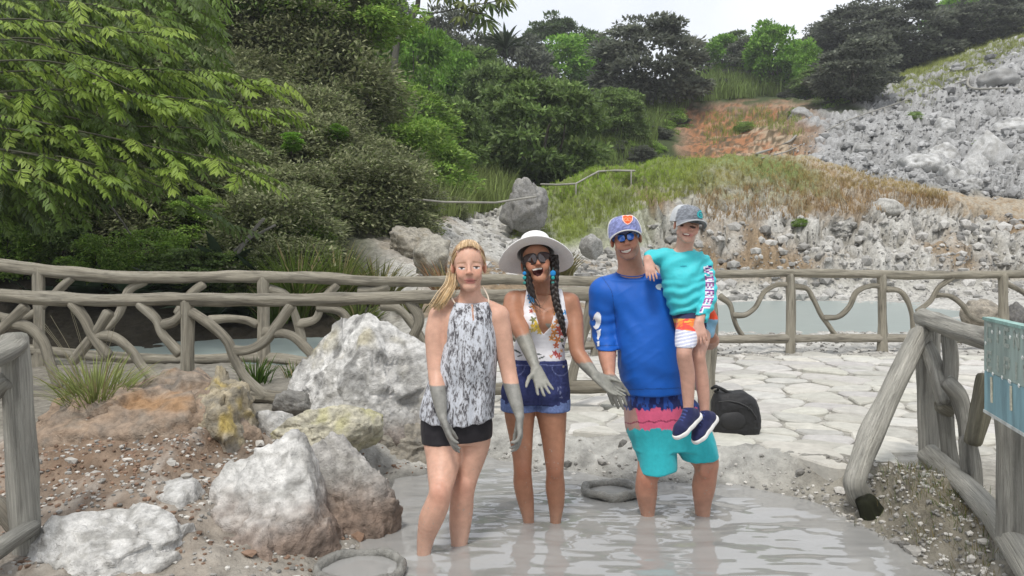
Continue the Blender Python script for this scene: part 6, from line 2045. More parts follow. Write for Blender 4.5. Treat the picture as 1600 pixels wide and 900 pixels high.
# ================================================================ the boy
def boy():
    Y0 = 4.06
    s = Y0 / FOC
    tone = A([.55, .32, .245])
    S = Sdf((.62, 3.66, .35), (1.16, 4.36, 1.66), .0036)
    Hc = P(1073, 351.5, Y0 - .02)
    H = head_frame(Hc, yaw=.10, pitch=-.04, roll=.12, sc=.765)
    S.loft(rows_px([(396, 1069, 24, .048, .02), (408, 1069, 33, .062, .02), (430, 1070, 31, .078, .02), (455, 1070, 28.5, .080, .02), (480, 1076, 27, .078, .03), (505, 1084, 29, .08, .05), (520, 1086, 26, .07, .06)], Y0), .02)
    S.limb(limb_px([(1069, 402, 15, .02), (1069, 392, 13, .015), (1070, 382, 13, .01), (1072, 370, 14, .01)], Y0), .015)
    for b in ((1042, 404), (1096, 411)):
        S.cone(P(1069, 394, Y0 + .03), P(*b, Y0 + .03), .030, .034, .02)
    al = [(1040, 403, 11.5, .03), (1030, 402, 11, .03), (1020, 401, 10, .02), (1014, 403, 8.2, -.0), (1012, 406, 6.6, -.03)]
    S.limb(limb_px(al, Y0), .012)
    hand(S, P(1012, 407, Y0 - .035), (.14, -.42, -.85), (.1, .85, -.45), 1, .66, (.12, .25, .2), .10, (.6, .7, .3), k=.006)
    ar = [(1098, 412, 11.5, .02), (1103, 430, 11.5, .01), (1106, 450, 11, -.01), (1106, 468, 10.2, -.04), (1101, 483, 9, -.085), (1094, 498, 7.4, -.12), (1092, 503, 6.6, -.13)]
    S.limb(limb_px(ar, Y0), .012)
    hand(S, P(1092, 503, Y0 - .135), (.12, -.30, -.9), (-.1, .9, -.35), -1, .70, (.12, .25, .25), .12, (.6, .75, .2), k=.006)
    S.limb(limb_px([(1080, 500, 19, .03), (1076, 515, 17.5, -.06), (1072, 532, 14.5, -.15), (1069, 549, 12.0, -.20), (1070, 562, 12.2, -.19), (1074, 585, 11.8, -.17), (1075, 610, 10.2, -.16), (1075.5, 636, 8.0, -.155), (1074, 650, 8, -.16)], Y0), .012)
    S.limb(limb_px([(1094, 500, 19, .05), (1096, 515, 16.5, .0), (1094, 535, 13.5, -.06), (1091, 552, 11.5, -.10), (1092, 568, 11.4, -.09), (1096, 590, 11.0, -.08), (1099, 615, 9.6, -.075), (1101, 642, 7.2, -.07), (1101, 655, 8, -.075)], Y0), .012)
    W = head(S, H, jaw=.98, smile=.5)
    def colour(V):
        k = np.tile(tone, (len(V), 1)) * (1 + .05 * fbm(V * 6, 3, 2))[:, None]
        k = face_colour(H, V, k, tone, [.45, .17, .15])
        q = head_local(H, V)
        m = (smooth01(.0, .02, q[:, 2]) * smooth01(-.03, .0, q[:, 1]) * (np.linalg.norm(q, axis=1) < .16))[:, None] * .6
        return k * (1 - m) + A([.28, .19, .12]) * m
    o, V, Q, bv = person("small boy in a turquoise shirt and grey cap sitting on the man's arm", S, colour, (P(1075, 520, Y0)[0], Y0, .4))
    for (x, y) in ((1063.5, 352.5), (1082.5, 355.5)):
        e = inell(x, y, 4.4, 1.4, .16); lid = inell(x, y - 1.1, 5.0, 1.0, .16)
        decal("eye", bv, o, lambda px, py: (.09, .05, .04) if lid(px, py) else ((.13, .08, .065) if e(px, py) else None), x - 7, x + 7, y - 4, y + 4, .5, M['print'], .0008)
    for x, y, r in ((1063, 346.8, .0), (1084, 350, .28)):
        b = inell(x, y, 6.0, 1.1, r)
        decal("eyebrow", bv, o, lambda px, py: (.26, .14, .09) if b(px, py) else None, x - 8, x + 8, y - 4, y + 4, .5, M['print'], .0008)
    m1 = inell(1072.3, 366.6, 6.2, 2.6, .16); t1 = inell(1072.6, 365.9, 4.6, 1.2, .16)
    decal("mouth", bv, o, lambda x, y: (.70, .62, .55) if t1(x, y) else ((.25, .08, .07) if m1(x, y) else None), 1064, 1081, 362, 371, .45, M['print'], .0008)
    # shirt
    B = Sdf((.64, 3.74, .98), (1.14, 4.34, 1.46), .004, grow=.008)
    B.loft(rows_px([(396, 1069, 24, .048, .02), (408, 1069, 33, .062, .02), (430, 1069, 32, .080, .02), (455, 1069, 29, .083, .02), (480, 1074, 26, .082, .03), (500, 1080, 28, .085, .04)], Y0), .02)
    for b in ((1042, 404), (1096, 411)):
        B.cone(P(1069, 395, Y0 + .03), P(*b, Y0 + .03), .029, .034, .02)
    B.limb(limb_px(al[:4], Y0), .012)
    B.limb(limb_px(ar, Y0), .012)
    nk = P(1069.5, 383, Y0 - .01)
    pyf = lambda Z: 407 - FOC * (Z - CZ) / Y0
    def clip(X, Yv, Z):
        px = 800 + FOC * X / Y0; py = pyf(Z)
        neck = .055 - np.sqrt((X - nk[0]) ** 2 + (Yv - nk[1] - .02) ** 2 + ((Z - nk[2]) * 1.2) ** 2)
        hem = np.where(px < 1092, (py - (490 - .08 * (px - 1070))) * s, (py - 504) * s)
        hem = np.where((px >= 1092) & (Yv > Y0 - .03), (py - 484) * s, hem)
        cuff = np.where((py > 470) & (px > 1078) & (Yv < Y0 - .06), (py - (505 - .22 * (px - 1092))) * s, -.1)
        sl = np.where(px < 1030, (1006 - px) * s, -.1)
        return np.maximum(np.maximum(neck, hem), np.maximum(sl, cuff))
    B.clipf(clip, .003)
    def bd(V):
        px, py = proj(V)
        arm = smooth01(1092, 1098, px)
        w = .0045 * np.sin(py / 2.5 + .07 * (px - 1040) + 2.2 * vnoise(V * 14, 3)) * smooth01(425, 460, py) * (1 - arm)
        w = w + arm * .0032 * np.sin(py / 2.2 + px / 5 + 2 * vnoise(V * 14, 5))
        u = (px - 1045) * .7 + (py - 410) * .7
        return w + (1 - arm) * .0045 * np.sin(u / 4.0 + 2 * vnoise(V * 10, 8)) * smooth01(460, 420, py)
    teal = A([.055, .52, .57])
    sh, Vb, Qb, bvb = garment("shirt", B, o, lambda V, px, py: np.tile(teal, (len(V), 1)) * (1 + .05 * fbm(V * 9, 3, 2))[:, None], M['jersey'], .002, (14, 14, 20), 4, "turquoise long sleeved shirt with lettering down the sleeve", dispfn=bd)
    lg = inell(1068, 416, 5.5, 1.0, -.05)
    decal("chest_logo", bvb, sh, lambda x, y: (.03, .30, .38) if lg(x, y) else None, 1060, 1076, 413, 419, .5, M['print'], .0015)
    # lettering running down the sleeve, read sideways, navy with white and pink edges
    FONT = {'V': ["10001", "10001", "01010", "01010", "00100"], 'I': ["111", "010", "010", "010", "111"], 'B': ["1110", "1001", "1110", "1001", "1110"], 'E': ["1111", "1000", "1110", "1000", "1111"],
            'R': ["1110", "1001", "1110", "1010", "1001"], 'L': ["1000", "1000", "1000", "1000", "1111"], 'Y': ["10001", "01010", "00100", "00100", "00100"]}
    col_lines = []
    for ch in "VIBRELY"[:6]:
        g = FONT[ch]
        for i in range(len(g[0])):
            col_lines.append([row[i] for row in g][::-1])
        col_lines.append(['0'] * 5)
    n = len(col_lines)
    y0_, y1_ = 416.0, 490.0
    def letters(x, y):
        t = (y - y0_) / (y1_ - y0_) * n
        i = int(t)
        cx_ = np.interp(y, [416, 440, 465, 490], [1105, 1109, 1108.5, 1099])
        wd = 13.5
        u = (x - (cx_ - wd / 2)) / wd * 5
        if not (0 <= i < n and 0 <= u < 5): return None
        if col_lines[i][int(u)] == '1': return (.05, .03, .20) if (t - i) < .55 else (.62, .20, .42)
        for di, du in ((-.8, -.8), (.8, .8), (0, .9), (.8, 0)):
            a, b = int(t + di), int(u + du)
            if 0 <= a < n and 0 <= b < 5 and col_lines[a][b] == '1': return (.66, .66, .74)
        return None
    decal("sleeve_lettering", bvb, sh, letters, 1088, 1120, 415, 491, .55, M['print'], .0016, "navy and pink lettering running down the sleeve")
    # shorts
    T = Sdf((.76, 3.74, .82), (1.16, 4.36, 1.16), .004, grow=.008)
    T.loft(rows_px([(478, 1076, 27, .078, .03), (500, 1085, 29, .08, .05), (520, 1086, 26, .07, .06)], Y0), .02)
    T.limb(limb_px([(1080, 498, 19, .03), (1076, 515, 17.4, -.06), (1072, 532, 14.3, -.15), (1070, 545, 12.2, -.19)], Y0), .012)
    T.limb(limb_px([(1096, 494, 19, .05), (1103, 496, 14, .02), (1109, 499, 10, .0)], Y0), .012)
    T.limb(limb_px([(1094, 500, 18, .05), (1097, 518, 16, .0)], Y0), .012)
    T.clipf(lambda X, Yv, Z: np.maximum((pyf(Z) - np.where(800 + FOC * X / Y0 < 1090, 536, 527)) * s, (482 - pyf(Z)) * s), .003)
    def tcol(V, px, py):
        k = np.tile(A([.46, .48, .60]), (len(V), 1))
        k[(np.sin(py * 1.15 + .25 * px) > .35)] = [.72, .72, .76]
        b = (py < 516 + .12 * (px - 1070)) & (px < 1094)
        n = fbm(V * 30, 2, 3)
        k[b] = [.70, .07, .05]
        k[b & (n > .12)] = [.75, .22, .04]
        k[b & (py < 504) & (n < -.05)] = [.75, .40, .06]
        k[b & (py < 498)] = [.03, .03, .08]
        r_ = px > 1100
        k[r_ & (py < 499)] = [.74, .075, .025]
        k[r_ & (py >= 499)] = [.20, .38, .52]
        k[r_ & (py < 484)] = teal
        k[(px > 1094) & (px <= 1104) & (py > 494)] = [.02, .02, .06]
        return k
    garment("shorts", T, o, tcol, M['cloth'], .003, (16, 16, 10), 6, "red, orange and striped lavender shorts")
    # trainers
    def shoe(ankle, toe_dir, up_dir, L, label):
        t = A(toe_dir, float); t /= np.linalg.norm(t)
        u = A(up_dir, float); u = u - t * (u @ t); u /= np.linalg.norm(u)
        w = np.cross(t, u)
        hl = A(ankle) - t * .030 - u * .046
        Rm = np.stack([t, w, u], 1)
        K = Sdf(hl - .2, hl + .24, .004)
        pt = lambda x, z, y=0: hl + t * x + u * z + w * y
        for a, b, ra, rb in (((.005, .018), (.06, .017), .030, .031), ((.06, .017), (.115, .012), .031, .033), ((.115, .012), (.142, .006), .033, .025)):
            K.cone(pt(*a), pt(*b), ra, rb, .015, flat=(u, .85))
        K.cone(pt(.015, .02), pt(.028, .052), .028, .026, .02)
        K.cone(pt(.03, .045), pt(.085, .026), .026, .022, .02)
        def c1(X, Yv, Z):
            return -((X - hl[0]) * u[0] + (Yv - hl[1]) * u[1] + (Z - hl[2]) * u[2]) - .004
        K.clipf(c1, .003)
        navy = A([.018, .022, .075])
        Vs, Qs = K.mesh(); Vs = relax(Vs, Qs, 2)
        q = (Vs - hl) @ Rm
        k = np.tile(navy, (len(Vs), 1)) * (1 + .3 * fbm(Vs * 60, 2, 2))[:, None]
        k[(q[:, 2] > .034) & (q[:, 0] > .035) & (q[:, 0] < .10) & (np.abs(q[:, 1]) < .016) & (np.sin(q[:, 0] * 420) > .3)] = [.05, .07, .22]
        sh_ = mk("shoe", Vs, Qs, M['cloth'], o, col=k, origin=hl)
        sh_['label'] = label
        K = Sdf(hl - .2, hl + .24, .004)
        for a, b, ra, rb in (((.000, -.006), (.06, -.008), .033, .034), ((.06, -.008), (.118, -.008), .034, .037), ((.118, -.008), (.146, -.004), .037, .027)):
            K.cone(pt(*a), pt(*b), ra, rb, .012)
        def c2(X, Yv, Z):
            d = (X - hl[0]) * u[0] + (Yv - hl[1]) * u[1] + (Z - hl[2]) * u[2]
            return np.maximum(d - .005, -.020 - d)
        K.clipf(c2, .004)
        Vs, Qs = K.mesh(); Vs = relax(Vs, Qs, 1)
        mk("sole", Vs, Qs, M['cloth'], sh_, col=np.tile(A([.74, .73, .71]), (len(Vs), 1)), origin=hl)
        # ankle opening lining
    shoe(P(1076, 644, Y0 - .16), (-.75, -.52, -.52), (-.42, -.30, .86), .2, "navy trainer with a white sole, nearer to the man")
    shoe(P(1102, 650, Y0 - .08), (-.72, -.55, -.62), (-.50, -.36, .80), .2, "navy trainer with a white sole, outer foot")
    cp, bvc, Wc = cap_hat(H, o, (.19, .205, .23), (.50, .52, .53), (.20, .21, .22), "cap", visor_pitch=.08, v0=.033, sc=1.22, yaw=.12, vis_col=(.20, .21, .235))
    cx, cyy = 1094.5, 335
    b1 = inell(cx, cyy, 6.2, 6.6, .2); b2 = inell(cx, cyy, 5.0, 5.4, .2)
    def wave(x, y):
        r_, a = math.hypot(x - cx, y - cyy), math.atan2(y - cyy, x - cx)
        return abs(r_ - 2.9) < .75 and not (-.3 < a < .9) or abs(y - cyy + .3 * (x - cx)) < .6 and abs(x - cx) < 2.6
    decal("round_logo", bvc, cp, lambda x, y: ((.03, .13, .17) if wave(x, y) else (.04, .42, .44)) if b2(x, y) else ((.05, .22, .26) if b1(x, y) else None), 1086, 1103, 326, 344, .5, M['print'], .0025)
    return o


girl(); woman(); man(); boy()


# ================================================================ the bag on the paving
def bag():
    Y0 = 5.75
    s = Y0 / FOC
    c = P(1149, 645, Y0)
    root = empty("duffel_bag", (c[0], c[1], ground(c[0], c[1])), "black duffel bag lying on the paving beside the thick fence post", "bag")
    S = Sdf(c - .30, c + .30, .006)
    R = rotz(.28) @ roty(.10)
    S.loft([(c[0], c[1], c[2] - .155, .135, .10), (c[0], c[1], c[2] - .12, .160, .125), (c[0] + .0, c[1], c[2], .165, .13), (c[0] - .01, c[1], c[2] + .10, .145, .12), (c[0] - .03, c[1], c[2] + .15, .10, .09)], .02, p=3.2)
    V, Q = S.mesh(); V = relax(V, Q, 3)
    N = normals(V, Q)
    V = V + N * (.012 * fbm(V * 7, 3, 3) + .004 * fbm(V * 22, 3, 5, ridged=True))[:, None]
    M['nylon'] = material("nylon", .6, nscale=60, var=.2, bump=.3, bscale=320, bdist=.003, coord='world', spec=.35)
    mk("body", V, Q, M['nylon'], root, col=np.tile(A([.018, .018, .019]), (len(V), 1)), origin=c)
    bv = bvh_of(V, Q)
    pk = inpoly([(1126, 634), (1163, 640), (1165, 674), (1124, 672)])
    S2 = Sdf(c - .3, c + .3, .006)
    S2.ell(P(1146, 657, Y0 - .105), (.10, .045, .078), None, .01)
    V2, Q2 = S2.mesh(); V2 = relax(V2, Q2, 2)
    mk("front_pocket", V2, Q2, M['nylon'], root, col=np.tile(A([.024, .024, .025]), (len(V2), 1)), origin=c)
    def on(px, py, off=.006):
        h = bv.ray_cast(Vector((0, 0, CZ)), Vector(((px - HX) / FOC, 1, -(py - HY) / FOC)).normalized())
        return A(h[0][:]) + A(h[1][:]) * off if h[0] is not None else P(px, py, Y0 - .1)
    wire("zipper", [on(x, y) for x, y in ((1124, 628), (1140, 627), (1158, 631), (1172, 640), (1180, 652))], .004, M['nylon'], root, (.05, .05, .05))
    wire("strap", [P(1116, 604, Y0 - .04), P(1124, 606, Y0 - .05), P(1140, 614, Y0 - .06), P(1156, 620, Y0 - .07), P(1168, 628, Y0 - .06), P(1176, 640, Y0 - .03)], .012, M['nylon'], root, (.012, .012, .012), seg=8)
    wire("strap", [P(1117, 612, Y0 - .02), P(1122, 608, Y0 - .03), P(1119, 603, Y0 + .02), P(1112, 607, Y0 + .06)], .010, M['nylon'], root, (.012, .012, .012), seg=8)
    wire("handle", [on(1168, 640, .004), P(1176, 632, Y0 - .10), P(1182, 642, Y0 - .09), on(1180, 655, .004)], .007, M['nylon'], root, (.014, .014, .014))


bag()
# ---------------------------------------------------------------- vegetation
def unit(v): return v / (np.linalg.norm(v, axis=-1, keepdims=True) + 1e-9)


def leaves(p, d, up, ln, wd, col, r, fold=.25, droop=.2):
    """folded leaf quads: base p, direction d, blade normal near up"""
    n = len(p)
    side = unit(np.cross(d, up))
    nn = np.cross(side, d)
    ln = np.broadcast_to(ln, (n,))[:, None]; wd = np.broadcast_to(wd, (n,))[:, None]
    mid = p + d * ln * .45
    tip = p + d * ln - nn * ln * droop
    a = mid + side * wd * .5 - nn * wd * fold
    b = mid - side * wd * .5 - nn * wd * fold
    V = np.stack([p, a, tip, b], 1).reshape(-1, 3)
    Q = np.arange(4 * n).reshape(-1, 4)
    return V, Q, np.repeat(col, 4, 0)


def crown_mesh(name, seed, n_blobs, n_leaf, leaf, base_cols, shape='dome', flat=.35, blob=.22, up=.5):
    """unit crown: x,y in -.5...5, z 0..1"""
    r = np.random.default_rng(seed)
    cs, rs = [], []
    tries = 0
    while len(cs) < n_blobs and tries < 9000:
        tries += 1
        v = r.normal(size=3); v /= np.linalg.norm(v)
        rad = r.uniform(.55, 1.0) ** .5
        if shape == 'dome':
            c = A([v[0] * .40 * rad, v[1] * .40 * rad, .42 + v[2] * (.46 if v[2] > 0 else .32) * rad])
        elif shape == 'umbrella':
            rr_ = math.sqrt(r.random()) * .44; a = r.uniform(0, 6.28)
            c = A([rr_ * math.cos(a), rr_ * math.sin(a), .86 - .9 * rr_ ** 2 + r.normal() * .05])
        elif shape == 'mound':
            c = A([v[0] * .42 * rad, v[1] * .42 * rad, max(.06, .25 + v[2] * .62 * rad)])
        else:
            c = A([v[0] * .36 * rad, v[1] * .36 * rad, .5 + v[2] * .44 * rad])
        cs.append(c); rs.append(blob * r.uniform(.65, 1.25))
    cs, rs = A(cs), A(rs)
    k = r.integers(0, len(cs), n_leaf)
    d = unit(r.normal(size=(n_leaf, 3)) + A([0, 0, up]))
    q = r.uniform(.45, 1.05, n_leaf) ** .6
    p = cs[k] + d * A([1, 1, flat]) * (rs[k] * q)[:, None]
    ctr = A([0, 0, .35])
    out = unit(p - ctr)
    dr = unit(out * A([1, 1, .3]) * .8 + d * .5 + r.normal(size=(n_leaf, 3)) * .6)
    upv = unit(A([0, 0, 1.0]) + r.normal(size=(n_leaf, 3)) * .45 + out * .35)
    ci = r.integers(0, len(base_cols), n_leaf)
    bt = r.uniform(.75, 1.25, len(cs))
    col = A(base_cols)[ci] * (bt[k] * r.uniform(.75, 1.3, n_leaf))[:, None]
    V, Q, K = leaves(p, dr, upv, leaf[0] * r.uniform(.7, 1.3, n_leaf), leaf[1] * r.uniform(.7, 1.3, n_leaf), col, r)
    return mesh_data(name, V, Q, M['leaf'], False, K), cs


def trunk_mesh(name, cs, seed, r0=.03, lean=0.0, nl=7, fork=.18):
    r = np.random.default_rng(seed)
    g = Geo()
    f = A([lean, 0, fork])
    V, T, Q, w = tube([(0, 0, -.12), (lean * .4, .0, fork * .5), f], [r0 * 1.25, r0, r0 * .85], 8, .05, .0, .12, seed)
    g.add(V, T, Q, A([.10, .09, .075]), w)
    for i in r.choice(len(cs), min(nl, len(cs)), replace=False):
        c = cs[i]
        m = f + (c - f) * .5 + r.normal(size=3) * .03
        V, T, Q, w = tube([f - A([0, 0, .02]), m, c], [r0 * .6, r0 * .38, r0 * .15], 6, .08, 0, .1, seed)
        g.add(V, T, Q, A([.10, .09, .075]), w)
    return g.data(name, M['bark'])


CROWN = {}
def crown(kind, v):
    key = (kind, v)
    if key not in CROWN:
        spec = {
            'dark': dict(n_blobs=95, n_leaf=15000, leaf=(.046, .024), base_cols=[(0.121, 0.138, 0.101), (0.161, 0.178, 0.127), (0.098, 0.110, 0.084), (0.201, 0.216, 0.163)], shape='dome', flat=.28, blob=.13, up=.7),
            'layer': dict(n_blobs=90, n_leaf=15000, leaf=(.044, .022), base_cols=[(0.128, 0.200, 0.058), (0.179, 0.260, 0.079), (0.105, 0.157, 0.050), (0.224, 0.305, 0.103)], shape='dome', flat=.26, blob=.13, up=.7),
            'bright': dict(n_blobs=50, n_leaf=9000, leaf=(.052, .032), base_cols=[(0.149, 0.297, 0.033), (0.184, 0.352, 0.044), (0.115, 0.242, 0.029), (0.218, 0.363, 0.066)], shape='round', flat=.6, blob=.15, up=.8),
            'umbrella': dict(n_blobs=50, n_leaf=8000, leaf=(.042, .022), base_cols=[(0.078, 0.119, 0.050), (0.111, 0.154, 0.066)], shape='umbrella', flat=.25, blob=.11, up=.8),
            'olive': dict(n_blobs=95, n_leaf=19000, leaf=(.040, .0165), base_cols=[(0.180, 0.202, 0.097), (0.252, 0.267, 0.142), (0.126, 0.143, 0.069), (0.336, 0.351, 0.200), (0.156, 0.202, 0.068)], shape='mound', flat=.75, blob=.17, up=.5),
            'green': dict(n_blobs=60, n_leaf=13000, leaf=(.044, .020), base_cols=[(0.182, 0.303, 0.053), (0.252, 0.390, 0.074), (0.139, 0.244, 0.043), (0.313, 0.429, 0.101)], shape='mound', flat=.6, blob=.17, up=.6),
        }[kind]
        me, cs = crown_mesh(kind + "_crown", 31 * v + len(kind) * 7, **spec)
        tk = trunk_mesh(kind + "_trunk", cs, v + 3, r0=.022, lean=.03 * (v - 1))
        CROWN[key] = (me, tk)
    return CROWN[key]


def plant(name, kind, v, base, w, h, label, cat, group=None, rot=0.0, dep=None):
    me, tk = crown(kind, v)
    root = bpy.data.objects.new(name, None)
    C.objects.link(root)
    root.location = Vector([float(q) for q in base])
    tag(root, label, cat, group)
    for nm, d in (("crown", me), ("trunk", tk)):
        o = bpy.data.objects.new(nm, d)
        C.objects.link(o)
        o.parent = root
        o.scale = (w, dep or w, h)
        o.rotation_euler = (0, 0, rot)
    return root


prng = np.random.default_rng(42)


def tree_px(name, kind, v, px, base_py, top_py, w_px, label, Y=None, group=None, cat="tree", bury=.1):
    """a tree standing where its foot is seen (or at distance Y), with the height and spread it has in the picture"""
    if Y is None:
        g = ground_px(px, base_py); Y = g[1]
    else:
        x = P(px, base_py, Y)[0]
        g = A([x, Y, ground(x, Y)])
        base_py = 407 - (g[2] - CZ) * FOC / Y
    h = max(base_py - top_py, 12) * Y / FOC
    return plant(name, kind, v, g - A([0, 0, bury * h]), w_px * Y / FOC, h * (1 + bury), label, cat, group, prng.uniform(0, 6.28))


# named trees of the skyline and the far slopes
T_ = [
    ('dark', 0, 1018, 172, 10, 205, "big dark grey-green spreading tree on the ridge above the red earth scarp", None),
    ('dark', 1, 1172, 128, 52, 92, "smaller dark conical tree right of the big spreading tree on the ridge", None),
    ('dark', 1, 1335, 160, 40, 150, "dark spreading tree left of centre in the grove above the scree", None),
    ('dark', 0, 1420, 108, -14, 170, "dark broad tree at the top of the scree, right of the grove", None),
    ('dark', 2, 1345, 120, -8, 160, "tallest dark tree behind the grove above the scree", 105),
    ('dark', 2, 1530, 70, -8, 150, "dark tree on the grassy crest above the scree at the right", None),
    ('layer', 0, 842, 262, 78, 225, "large layered green tree on the slope behind the grey outcrop", 47),
    ('layer', 1, 770, 190, 70, 130, "layered dull green tree left of the large layered one", 62),
    ('umbrella', 0, 875, 130, 22, 120, "flat-topped umbrella tree against the sky", 112),
    ('bright', 0, 870, 135, 52, 130, "bright green leafy tree below the umbrella tree", 100),
    ('bright', 1, 1215, 125, 30, 110, "bright green tree on the ridge between two dark trees", 98),
    ('bright', 0, 1268, 130, 60, 60, "small bright green tree with a pale bare trunk on the ridge", 90),
    ('bright', 2, 1125, 130, 55, 80, "bright green tree behind the big dark spreading tree", 108),
    ('bright', 1, 1495, 60, -12, 110, "bright green tree at the top edge right of the grove", 112),
    ('bright', 2, 665, 160, 40, 130, "bright green tree near the top, right of the bare-trunked big-leaved tree", 55),
    ('bright', 0, 585, 110, 10, 130, "bright green tree near the top, left of the bare-trunked big-leaved tree", 58),
    ('bright', 1, 720, 150, 66, 90, "bright green tree low between the layered trees and the olive thicket", 66),
    ('dark', 2, 700, 120, -10, 150, "dark tree at the top edge behind the bright green ones", 80),
    ('dark', 1, 590, 90, -30, 150, "dark tree at the top edge left of the big-leaved tree", 78),
    ('layer', 1, 965, 215, 120, 110, "dull green tree below the big spreading tree, right of the layered one", 62),
    ('layer', 0, 700, 250, 120, 130, "dull green tree in the gully between the olive thicket and the layered tree", 42),
    ('dark', 0, 1590, 70, -20, 140, "dark tree cut by the right edge at the top", 112),
    ('layer', 1, 1290, 165, 95, 110, "low dull green tree at the foot of the grove", 88),
    ('layer', 0, 1150, 125, 40, 110, "dull green tree filling the gap right of the big spreading tree", 112),
    ('dark', 2, 1290, 120, 28, 110, "dark tree behind the small bare-trunked bright tree", 114),
    ('bright', 1, 925, 130, 45, 90, "bright green tree behind the big spreading tree's left side", 110),
    ('layer', 1, 745, 140, 45, 120, "dull green tree below the drooping big leaves", 75),
    ('dark', 0, 1245, 120, 70, 90, "dark low tree on the ridge right of the bright one", 104),
    ('dark', 1, 800, 130, 28, 150, "dark bushy tree under the sky gap left of the umbrella tree", 96),
]
for k, (kind, v, px, b, t, w, lab, Y) in enumerate(T_):
    tree_px("tree", kind, v, px, b, t, w, lab, Y, None)

# the thicket of olive-grey shrubs on the left hillside
for i, py in enumerate(range(-20, 400, 52)):
    for px in range(130, 780, 82):
        x = px + prng.uniform(-30, 30) + (i % 2) * 40
        y = py + prng.uniform(-16, 16)
        if x > 560 + y * .55 or (x > 470 and y > 330) or (x < 400 and y > 300): continue
        g = ground_px(x, y + 45)
        if g[1] < 15.5: continue
        kind = 'olive' if (x < 470 + y * .50 + prng.uniform(-30, 30)) else 'green'
        w = prng.uniform(180, 250) * g[1] / FOC
        plant("shrub", kind, int(prng.integers(0, 3)), g - A([0, 0, .5]), w, w * prng.uniform(.62, .85), "olive grey small-leaved shrub in the dense thicket on the left hillside" if kind == 'olive' else "dull green shrub along the right side of the thicket above the gully", "shrub",
              "shrubs of the left hillside thicket" if kind == 'olive' else "green shrubs above the gully", prng.uniform(0, 6.28))
for px, Yv, kind in ((-60, 15.5, 'green'), (20, 15.8, 'green'), (90, 16.0, 'layer'), (160, 15.6, 'green'), (230, 16.2, 'green'), (300, 15.8, 'layer'), (360, 16.4, 'green'), (420, 16.2, 'green'), (50, 17.5, 'green'), (140, 18, 'green'), (220, 18, 'olive'), (310, 18.2, 'green'), (390, 18.5, 'olive'), (470, 18, 'green')):
    x = (px - 800) * Yv / FOC
    plant("shrub", kind, int(prng.integers(0, 2)), (x, Yv, ground(x, Yv) - .2), prng.uniform(1.5, 2.1), prng.uniform(.9, 1.5), "shade shrub in the dark hollow under the feathery tree", "shrub", "shade shrubs behind the far fence", prng.uniform(0, 6))
for px, py, w in ((520, 118, 60), (455, 92, 46), (560, 200, 50), (600, 150, 60), (640, 215, 56), (690, 175, 60), (735, 190, 60), (480, 280, 44), (545, 262, 40), (660, 120, 60), (400, 60, 46), (705, 235, 50)):
    g = ground_px(px, py + 20)
    ww = w * g[1] / FOC * .95
    plant("shrub", 'bright', int(prng.integers(0, 3)), (g[0], g[1] - 1.6, g[2] + .9), ww, ww * .7, "fresh yellow green sprig standing out of the dull thicket", "shrub", "fresh green sprigs in the thicket", prng.uniform(0, 6))
# leafy tops behind the bright-leaved tree at the far left
for px, Yv in ((-60, 24), (40, 27), (130, 25), (220, 29), (-120, 30), (300, 31), (20, 18), (120, 19)):
    x = (px - 800) * Yv / FOC
    plant("shrub", 'olive', int(prng.integers(0, 3)), (x, Yv, ground(x, Yv) - .4), 4.2, 3.6, "olive grey small-leaved shrub in the dense thicket on the left hillside", "shrub", "shrubs of the left hillside thicket", prng.uniform(0, 6))
# undergrowth on the far slopes
for k in range(95):
    px = prng.uniform(690, 1330)
    lo = np.interp(px, [690, 760, 900, 1010, 1080, 1180, 1330], [330, 280, 262, 250, 150, 140, 165])
    hi = np.interp(px, [690, 760, 900, 1010, 1080, 1180, 1330], [170, 160, 140, 140, 118, 118, 110])
    py = prng.uniform(hi, lo)
    g = ground_px(px, py)
    if g[1] < 36: continue
    w = prng.uniform(36, 72) * g[1] / FOC
    plant("shrub", 'green' if prng.random() < .75 else 'dark', int(prng.integers(0, 3)), g - A([0, 0, .25 * w]), w, w * prng.uniform(.45, .8), "green undergrowth shrub on the far slope below the ridge trees", "shrub", "undergrowth shrubs on the far slope", prng.uniform(0, 6))
for px, py, w, kind, lab in ((745, 300, 60, 'olive', "small-leaved dark shrub over the gully, left of the grey outcrop"), (600, 300, 150, 'olive', "wide olive shrub overhanging the pale crumbling outcrop"), (700, 318, 70, 'olive', "round shrub in the gully above the hose"),
                             (1250, 345, 26, 'green', "tiny shrub on the scree below the handrail"), (1245, 172, 30, 'green', "small shrub beside the red earth"), (1428, 178, 26, 'green', "low green shrub on the upper scree"), (1535, 222, 30, 'green', "low green shrub among the big scree boulders"), (1162, 195, 34, 'green', "green shrub on the red earth scarp")):
    g = ground_px(px, py + w * .25)
    ww = w * g[1] / FOC
    plant("shrub", kind, 1, g - A([0, 0, .1 * ww]), ww, ww * .6, lab, "shrub", None, 1.0)


